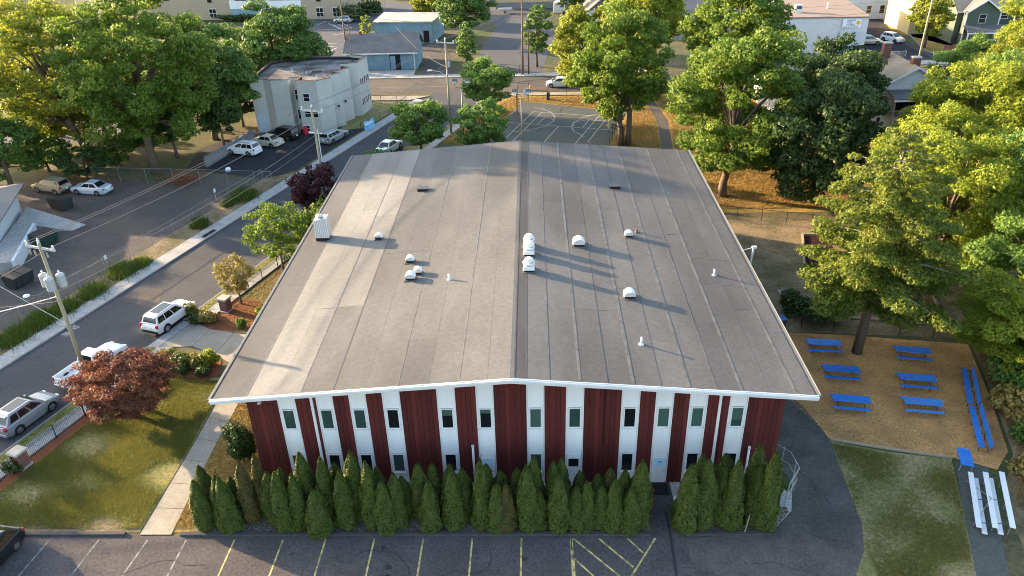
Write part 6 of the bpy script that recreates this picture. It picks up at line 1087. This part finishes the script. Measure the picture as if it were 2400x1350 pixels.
O = (-112, 160, 0); t = thing('white_porch_house', 'white house with bluish roof and dark porch at the top left corner', 'house', O)
gable(t, O, -117, -103.6, 150.5, 160, 6.2, 8.6, 'x', 'siding_white', 'shingle_pale', .4); win(t, (-106.5, 150.5), (-105.3, 150.5), 3.8, 5.4, O, gm='glass_teal'); win(t, (-105.8, 150.5), (-104.4, 150.5), .9, 2.2, O); MB().box((-110, 149.6, 2.8), (5.5, 1.8, .2)).build('porch_roof', 'shingle_pale', t, O); MB().box((-110, 149.6, 1.4), (5, 1.5, 2.7)).build('porch', 'block_grey', t, O)
O = (-120, 186, 0); t = thing('cream_house', 'cream house wall behind the top left corner house', 'house', O); gable(t, O, -132, -112, 186, 196, 7, 10, 'x', 'siding_yellow', 'shingle_tan', .4)
for x in (-128, -122, -116): win(t, (x, 186), (x+1.4, 186), 4.0, 5.8, O)
paint([((-88.47, 124.83), (-84.14, 126.10)), ((-80.07, 113.86), (-75.80, 113.39)), ((-78.67, 110.98), (-73.96, 110.51))], .012, 'paint_white', 'street_marking', .25)
O = (-74, 112, 0); t = thing('brick_shed', 'tiny brick shed glimpsed through the tall left tree', 'shed', ((-75.21, 120.98)[0], (-75.21, 120.98)[1], 0)); MB().box((0, 0, 1.1), (3.4, 2.2, 2.2)).build('wall', 'tan_brick', t); MB().hexa([(-1.9, -1.3, 2.2), (1.9, -1.3, 2.2), (1.9, 1.3, 2.2), (-1.9, 1.3, 2.2)], [(-1.7, -.1, 3.0), (1.7, -.1, 3.0), (1.7, .1, 3.0), (-1.7, .1, 3.0)]).build('roof', 'shingle_tan', t)

# ------------------------------------------------------------------ trees and shrubs
BT = 'trees beyond the hall'
tree('maple_tree', 'tall golden-green maple filling the upper left corner', (-55.9, 91.0), 23.5, 9.6, 9.6, leaf='leaf_maple_gold', size=.22, n=82, seed=11, trunk=.42, group=BT, cr=.18, dens=.50, limbs=30, lean=(-3.6, .6), cz=12.0)
tree('maple_tree', 'tall thick-trunked maple behind the back fence of the left lot', (-46.3, 88.2), 24.5, 9.2, 10.0, leaf='leaf_maple', size=.22, n=84, seed=12, trunk=.5, group=BT, cr=.18, dens=.66, limbs=28, lean=(.6, .3), cz=13.0)
tree('maple_tree', 'tall dark leafy tree left of the apartment block', (-43.6, 101.0), 16.4, 7.4, 7.6, leaf='leaf_green', size=.24, n=60, seed=13, trunk=.36, group=BT, cr=.21, dens=.85, limbs=18, cz=8.4)
tree('dense_tree', 'broad dense green tree rising behind the apartment roof', (-39.9, 120.0), 15.0, 7.9, 7.2, leaf='leaf_green', size=.28, n=56, seed=14, trunk=.36, group=BT, cr=.24, dens=1.0)
tree('shrub_tree', 'low bushy tree at the left edge above the pale shingle roof', (-62.07, 84.15), 9.0, 4.6, 4.2, leaf='leaf_green', size=.22, n=30, seed=15, group=BT, dens=1.0)
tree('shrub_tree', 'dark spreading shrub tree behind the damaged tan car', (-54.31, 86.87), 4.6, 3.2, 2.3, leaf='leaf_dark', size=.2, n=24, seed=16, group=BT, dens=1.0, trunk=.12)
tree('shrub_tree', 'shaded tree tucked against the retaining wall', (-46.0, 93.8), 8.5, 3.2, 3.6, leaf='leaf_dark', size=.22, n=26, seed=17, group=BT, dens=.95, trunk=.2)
tree('maple_tree', 'slim shaded tree between the fence and the dark bushes', (-57.5, 99), 14, 6.5, 6.0, leaf='leaf_maple', size=.26, n=36, seed=18, group=BT, dens=.8, trunk=.28)
tree('purple_beech', 'round dark purple tree at the top left edge', (-118, 196), 9, 5.5, 4.6, leaf='leaf_plum', size=.34, n=28, seed=19, group=BT, dens=1.0)
for i, (x, y, h, r, lf, lab) in enumerate([(-41.6, 98.6, 10.5, 3.6, 'leaf_dark', 'dark tree leaning over the retaining wall of the apartment lot'), (-49.5, 94.5, 7.5, 3.6, 'leaf_green', 'leafy tree in the shade between the two big left trunks'), (-52.0, 90.6, 4.2, 2.6, 'leaf_maple', 'sprouting sapling thicket along the back fence'), (-60.5, 89.5, 5.0, 3.2, 'leaf_green', 'bushy growth behind the tan car and the left trunk'), (-41.5, 106.5, 9.0, 4.0, 'leaf_dark', 'dark ivy-like tree against the left wall of the apartment block'), (-63.5, 97, 9, 4.5, 'leaf_maple_gold', 'golden undergrowth tree left of the leaning left trunk'), (-50.0, 108, 11, 5.0, 'leaf_green', 'green tree filling the gap behind the big left maples')]): tree('shrub_tree', lab, (x, y), h, r, h*.46, leaf=lf, size=.22, n=30, seed=240+i, group=BT, dens=.9, trunk=.16)
# across the cross street
tree('street_tree', 'large green tree right of the blue annex at the top', (-13.2, 158), 15, 6.4, 6.4, leaf='leaf_green', size=.3, n=44, seed=21, group=BT); tree('street_tree', 'yellow-green tree at the top edge above the blue annex', (-22, 182), 11, 6, 5, leaf='leaf_maple_gold', size=.32, n=36, seed=22, group=BT)
tree('columnar_tree', 'small pointed tree by the barn drive', (-11.6, 138.6), 8.2, 2.2, 3.6, leaf='leaf_fresh', size=.24, n=24, seed=23, group=BT, shape='cone', trunk=.14); tree('columnar_tree', 'slender bright column tree left of the blue annex', (-33.2, 159.5), 6.2, 1.5, 2.9, leaf='leaf_lime', size=.24, n=16, seed=24, group=BT, trunk=.12)
tree('columnar_tree', 'narrow upright tree beside the brown utility pole', (.9, 138.6), 11.5, 2.6, 5.0, leaf='leaf_green', size=.26, n=26, seed=25, group=BT, trunk=.18)
tree('street_tree', 'dark small tree beside the white box trailer', (8.6, 183), 9.5, 3, 4.2, leaf='leaf_dark', size=.3, n=22, seed=26, group=BT, trunk=.2)
for i, (x, y, h, r, lf, lab) in enumerate([(-58, 232, 13, 8, 'leaf_green', 'far tree above the striped lot'), (-14, 214, 11, 6, 'leaf_dark', 'far dark tree left of the yellow house'), (20, 206, 12, 7, 'leaf_dark', 'far dark tree behind the small garage'), (34, 214, 11, 7, 'leaf_green', 'far tree behind the long slate roof'), (-96, 226, 12, 8, 'leaf_dark', 'far tree behind the school wing'), (104, 176, 12, 7, 'leaf_dark', 'far tree behind the green house'), (60, 214, 12, 7, 'leaf_green', 'far tree behind the pale blue house')]): tree('background_tree', lab, (x, y), h, r, h*.42, leaf=lf, size=.46, n=26, seed=60+i, group='far trees at the top edge', dens=.9)
# maples by the court
tree('maple_tree', 'golden-lit maple behind the court fence, nearest the cross street', (8.28, 119.47), 13.6, 5.8, 6.4, leaf='leaf_maple_gold', size=.25, n=46, seed=31, group=BT, trunk=.36, cr=.24)
tree('maple_tree', 'big twin-trunked maple at the right end of the basketball court', (11.8, 95.6), 16.6, 6.8, 7.4, leaf='leaf_maple', size=.235, n=58, seed=32, group=BT, trunk=.36, stems=2, cr=.23, lean=(-.4, 3.6))
tree('maple_tree', 'bright yellow-green round maple behind the twin-trunked one', (18.5, 131.5), 17.0, 7.0, 7.6, leaf='leaf_lime', size=.30, n=50, seed=33, group=BT, trunk=.36)
tree('maple_tree', 'tall maple in front of the white shop', (29.2, 113), 18.0, 7.4, 8.2, leaf='leaf_maple', size=.28, n=60, seed=34, group=BT, trunk=.4, cr=.23)
tree('maple_tree', 'massive full maple overhanging the far right corner of the roof', (20.6, 78.6), 17.3, 7.9, 8.3, leaf='leaf_maple', size=.20, n=76, seed=35, group=BT, trunk=.42, cr=.2, lean=(2.0, 3.2), limbs=20, cz=9.0)
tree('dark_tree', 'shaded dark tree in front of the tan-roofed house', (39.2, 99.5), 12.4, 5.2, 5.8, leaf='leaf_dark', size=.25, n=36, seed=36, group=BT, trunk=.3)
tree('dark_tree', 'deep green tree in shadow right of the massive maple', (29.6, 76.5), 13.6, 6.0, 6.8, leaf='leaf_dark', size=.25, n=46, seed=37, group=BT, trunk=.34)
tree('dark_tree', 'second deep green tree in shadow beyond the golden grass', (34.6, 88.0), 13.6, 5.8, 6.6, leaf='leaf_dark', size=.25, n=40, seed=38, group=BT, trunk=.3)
tree('green_house_tree', 'leafy tree in front of the cream house', (72.8, 147.5), 10.0, 4.2, 4.2, leaf='leaf_maple_gold', size=.28, n=34, seed=39, group=BT, trunk=.22)
# right hand wood
RW = 'trees of the right hand wood'
def hemlock(loc, h, r, label, seed):
    rg = rng(seed); T = thing('hemlock_tree', label, 'tree', (*loc, 0), 0, RW); cen, rad = [], []; s = MB(); s.tube([(0, 0, -.05), (.1, 0, h*.3), (0, .1, h*.7), (0, 0, h)], [.38, .30, .14, .03], 9); br = MB()
    z = 4.6; k = 0
    while z < h-.5:
        f = (1 - (z-3.6)/(h-3.6))**.5*min(1, .72 + (z-4.6)*.2); nb = 4 if f > .3 else 3
        for j in range(nb):
            a = k*2.4 + j*6.283/nb + rg.normal(0, .35); Ln = max(.6, r*f*rg.uniform(.65, 1.12)); tip = (Ln*math.cos(a), Ln*math.sin(a), z - .10*Ln + .35)
            br.tube([(0, 0, z), (tip[0]*.5, tip[1]*.5, z+.12), tip], [.07*f+.02, .04*f+.015, .012], 5)
            m_ = max(2, int(Ln/.85))
            for q in range(m_):
                u = (q+1)/m_; w_ = (.40 + .55*(1-abs(u-.6)))*max(.55, f+.15); cen.append(np.array([tip[0]*u + rg.normal(0, .15), tip[1]*u + rg.normal(0, .15), z + (tip[2]-z)*u + rg.normal(.0, .12)])); rad.append(np.array([w_, w_, w_*.42]))
        z += rg.uniform(.55, .85); k += 1
    P, N, tt = clump_leaves(cen, [q*1.15 for q in rad], .12, 1.15, rg, .9); V, F = leaf_quads(P, N, .12, rg, .8, .45); npmesh('crown', V, F, 'leaf_hemlock', T, tint=tt); s.build('trunk', 'bark', T, smooth=True); br.build('branches', 'bark_pale', T)
    return T
hemlock((24.1, 48.2), 17.2, 6.4, 'tall hemlock with bare grey branches standing among the picnic tables', 41)
WOOD = {}
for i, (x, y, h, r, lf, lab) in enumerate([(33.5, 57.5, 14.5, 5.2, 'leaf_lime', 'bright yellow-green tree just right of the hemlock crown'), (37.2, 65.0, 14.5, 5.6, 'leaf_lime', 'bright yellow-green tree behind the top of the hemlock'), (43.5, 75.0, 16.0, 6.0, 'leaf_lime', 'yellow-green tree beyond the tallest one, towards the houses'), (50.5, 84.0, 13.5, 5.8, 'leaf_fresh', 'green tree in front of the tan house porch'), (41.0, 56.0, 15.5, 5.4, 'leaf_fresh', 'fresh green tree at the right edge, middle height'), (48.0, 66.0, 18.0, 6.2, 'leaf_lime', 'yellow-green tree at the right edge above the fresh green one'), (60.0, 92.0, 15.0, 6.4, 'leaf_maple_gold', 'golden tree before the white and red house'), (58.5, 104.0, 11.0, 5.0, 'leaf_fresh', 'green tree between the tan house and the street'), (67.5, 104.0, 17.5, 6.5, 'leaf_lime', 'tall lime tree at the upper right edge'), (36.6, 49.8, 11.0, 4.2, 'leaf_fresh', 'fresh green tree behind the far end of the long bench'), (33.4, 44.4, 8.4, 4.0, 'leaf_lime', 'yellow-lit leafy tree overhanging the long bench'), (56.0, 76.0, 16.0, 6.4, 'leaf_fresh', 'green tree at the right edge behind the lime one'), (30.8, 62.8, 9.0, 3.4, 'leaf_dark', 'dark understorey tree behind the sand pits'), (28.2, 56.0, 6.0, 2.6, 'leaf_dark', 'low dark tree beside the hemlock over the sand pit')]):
    key = (lf, i % 2 if lf in ('leaf_lime', 'leaf_fresh') else 0)
    if key not in WOOD: WOOD[key] = tree('wood_tree', lab, (x, y), h, r*1.12, h*.46, leaf=lf, size=.145, n=46, seed=80+i, group=RW, dens=.85, trunk=.24, cr=.22), h, r
    else: src, h0, r0 = WOOD[key]; tree_copy(src, lab, (x, y), r/r0, h/h0, i*1.3)
bush('understorey_shrub', 'dark leafy shrub below the hemlock by the side yard', (22.6, 52.7), 2.0, 1.5, 1.3, 'leaf_dark', .16, 1.0, 97, 12); bush('understorey_shrub', 'dark leafy shrub left of the hemlock trunk', (20.9, 54.0), 1.2, 1.2, 1.2, 'leaf_dark', .16, 1.0, 98, 9)
for i, (x, y, r, h) in enumerate([(31.6, 40.8, 1.5, 1.3), (30.9, 37.8, 1.3, 1.0), (32.9, 43.4, 1.7, 1.6), (29.8, 35.2, 1.3, .9), (31.8, 34.6, 1.6, 1.3), (28.9, 32.2, 1.0, .8), (30.3, 30.4, 1.5, 1.1), (28.2, 28.0, 1.1, .8), (34.2, 47.0, 1.9, 2.2), (33.4, 37.5, 1.7, 1.5)]): bush('brush_shrub', 'scrubby brush shrub, %s of the thicket behind the benches and bleachers' % ordinal(i), (x, y), r, r, h, ('leaf_olive', 'leaf_green', 'leaf_fresh')[i % 3], .13, .7, 110+i, 12, 'brush behind the benches')
tag(blades('dry_brush', scatter([(29.9, 37), (31.6, 43), (33.2, 49), (38, 49), (37, 24), (27.5, 24), (27.6, 33)], 26000, 33), .34, .02, 'grass_dry', 34, z=.009, spread=.7), 'dry tangled undergrowth behind the benches', 'undergrowth', kind='stuff')
# street side trees
tree('street_sapling', 'airy light green street tree between the road and the long eave', (-23.0, 61.7), 7.2, 3.1, 3.0, leaf='leaf_maple', size=.13, n=40, seed=121, trunk=.1, dens=.55, cr=.22)
tree('street_sapling', 'olive brown ornamental tree inside the iron fence', (-25.2, 56.3), 4.7, 1.9, 2.0, leaf='leaf_olive', size=.10, n=36, seed=122, trunk=.07, dens=.5, cr=.22, shape='vase')
tree('plum_tree', 'dark purple plum tree at the left eave below the utility pole', (-22.1, 72.7), 6.4, 3.0, 2.8, leaf='leaf_plum', size=.15, n=36, seed=123, trunk=.12, dens=.9)
bush('leafy_shrub', 'yellow-green shrub rising beside the left eave', (-20.6, 67.6), 1.6, 2.4, 2.8, 'leaf_maple', .14, .8, 124, 12); bush('leafy_shrub', 'yellow shrub by the eave near the mulch bed', (-21.1, 56.0), .8, 1.2, .9, 'leaf_lime', .10, 1.0, 125, 9)
tree('red_maple', 'broad copper-red Japanese maple on the front lawn', (-27.8, 41.3), 4.8, 3.8, 2.2, 3.1, leaf='leaf_red', size=.085, n=74, seed=126, trunk=.13, dens=.62, cr=.19, stems=2, limbs=26, cz=2.7, flat=.55)
tree('locust_tree', 'feathery green locust tree beside the corner utility pole', (-6.4, 109.0), 8.4, 4.2, 3.4, leaf='leaf_fresh', size=.2, n=40, seed=127, trunk=.16, dens=.75); tree('locust_tree', 'round green tree behind the far left roof edge', (-14.2, 93.0), 7.4, 4.2, 3.2, leaf='leaf_fresh', size=.2, n=40, seed=128, trunk=.16, dens=.9); tree('locust_tree', 'rounded green tree left of the court behind the roof', (-6.2, 91.0), 7.6, 3.5, 3.2, leaf='leaf_fresh', size=.2, n=36, seed=129, trunk=.16, dens=.95)
bush('leafy_shrub', 'low dark shrub behind the far left roof corner', (-18.2, 86.5), 2.4, 1.6, 2.0, 'leaf_green', .18, .95, 130, 10)
for i, (x, y, r, h, lf, lab) in enumerate([(-28.3, 47.9, .9, .6, 'leaf_azalea', 'copper-tinged azalea nearest the red maple'), (-26.9, 47.4, 1.0, .62, 'leaf_azalea', 'azalea with reddish tips in the middle of the bed by the plaza'), (-25.6, 47.2, .9, .6, 'leaf_azalea', 'orange-tipped azalea right of the middle of the bed'), (-24.5, 47.2, .75, .8, 'leaf_lime', 'bright yellow-green bush at the plaza end of the bed'), (-26.4, 46.2, .8, .5, 'leaf_yew', 'low dark green bush before the azaleas'), (-24.6, 46.0, .7, .5, 'leaf_yew', 'low dark bush nearest the roof corner'), (-28.9, 54.4, .7, .8, 'leaf_azalea', 'orange-red azalea before the stone-capped pillar'), (-28.0, 53.2, .75, .55, 'leaf_yew', 'dark green bush at the corner of the drop kerb'), (-27.0, 53.5, .95, .55, 'leaf_olive', 'yellowish low bush in the red mulch by the plaza'), (-24.0, 52.6, .5, .5, 'leaf_fresh', 'small fresh green bush in the red mulch near the eave'), (-22.4, 53.8, .7, .8, 'leaf_lime', 'yellow bush under the eave beside the plaza'), (nk(36.0, 2.2)[0], 35.6, .6, .6, 'leaf_yew', 'small dark bush beside the nearest brick pillar')]): bush('garden_bush', lab, (x, y), r, r*.85, h, lf, .085, 1.1, 140+i, 8, 'shrubs round the entrance plaza')
bush('barn_bush', 'green bush at the left corner of the blue barn', (-32.2, 136.4), 1.4, 1.2, 1.4, 'leaf_green', .2, 1.0, 160, 8); bush('school_bush', 'clipped round bush at the school corner', (-41.5, 186.2), 3.6, 2.6, 2.2, 'leaf_yew', .3, 1.1, 161, 6); bush('school_bush', 'second clipped bush behind the school corner bush', (-39.0, 193.5), 3.4, 2.6, 2.2, 'leaf_yew', .3, 1.1, 162, 6); bush('school_bush', 'low hedge under the school windows', (-68, 188.6), 6.5, 1.2, 1.0, 'leaf_yew', .3, 1.1, 163, 10)
bush('street_bush', 'small yellow-green bush beside the dark sedan', (69.8, 121.0), 1.2, 1.2, 1.4, 'leaf_lime', .22, 1.0, 164, 8); bush('porch_bush', 'dark bush beside the green house steps', (79.2, 145.2), 1.3, 1.0, .9, 'leaf_plum', .2, 1.0, 165, 7)
for i, (px, rx, rz) in enumerate([((-32.35, 80.19), 1.8, 1.0), ((-34.46, 72.47), .9, 1.0), ((-37.89, 62.22), 1.6, .9), ((-36.73, 63.72), 1.0, .7), ((-38.71, 58.41), 1.4, .75), ((-39.72, 55.71), 1.2, .8), ((-40.82, 53.66), 1.6, .8), ((-41.66, 51.08), 1.5, .7), ((-33.42, 78.04), .8, .5)]):
    T = thing('weed_clump', 'rank green weeds along the chain link fence, %s clump from the far end' % ordinal([0, 2, 4, 3, 5, 6, 7, 8, 1][i]), 'weeds', (px[0]-.55, px[1]+.1, 0.013), R(20), 'weeds along the fence'); rgw = rng(170+i); blades('stalks', rgw.normal(0, 1, (1500, 2))*np.array([rx*.38, rx*.5]), rz*.8, .035, 'weed', 180+i, T, .28)
T = thing('brush_pile', 'pile of dead russet branches on the left lot', 'brush pile', (*(-41.76, 85.39), .008)); rgb = rng(200); q = MB()
for k in range(40): a = rgb.uniform(0, 6.28); l = rgb.uniform(.6, 1.9); c0 = (rgb.normal(0, .9), rgb.normal(0, .7), rgb.uniform(.05, .7)); q.tube([c0, (c0[0] + l*math.cos(a), c0[1] + l*math.sin(a), max(.04, c0[2] + rgb.normal(0, .25)))], .025, 4, .008)
q.build('branches', 'rust_brown', T); P = rgb.normal(0, 1, (900, 3))*np.array([1.2, .9, .3]) + np.array([0, 0, .45]); P[:, 2] = np.abs(P[:, 2]); V, F = leaf_quads(P, rgb.normal(0, 1, (900, 3)), .09, rgb); npmesh('dead_leaves', V, F, 'leaf_dead', T, tint=rgb.random(900))
tree('young_tree', 'leafy treetop poking in at the bottom left corner', (-28.4, 22.6), 4.6, 1.6, 1.7, leaf='leaf_fresh', size=.11, n=22, seed=210, trunk=.08, dens=.8)
# unseen trees added west of the picture to shade the street and the lots
WT = [(-76, 36 + 4.4*k, 12.25 + .4*math.sin(k*2.1), 4.6) for k in range(9)] + [(-96, 86, 15, 6), (-104, 102, 17, 7), (-66, 33, 9.4, 5), (-68, 104, 13, 5.5), (-60, 26, 8.6, 4.5)]
for i, (x, y, h, r) in enumerate(WT):
    lab = 'unseen tree added beyond the left picture edge to shade the street and lots'
    if i == 0: w0 = tree('added_shade_tree', lab, (x, y), h, r, h*.44, leaf='leaf_green', size=.40, n=26, seed=220, group='shade trees added beyond the left picture edge', dens=.95)
    else: tree_copy(w0, lab, (x, y), r/WT[0][3], h/WT[0][2], i*1.1)
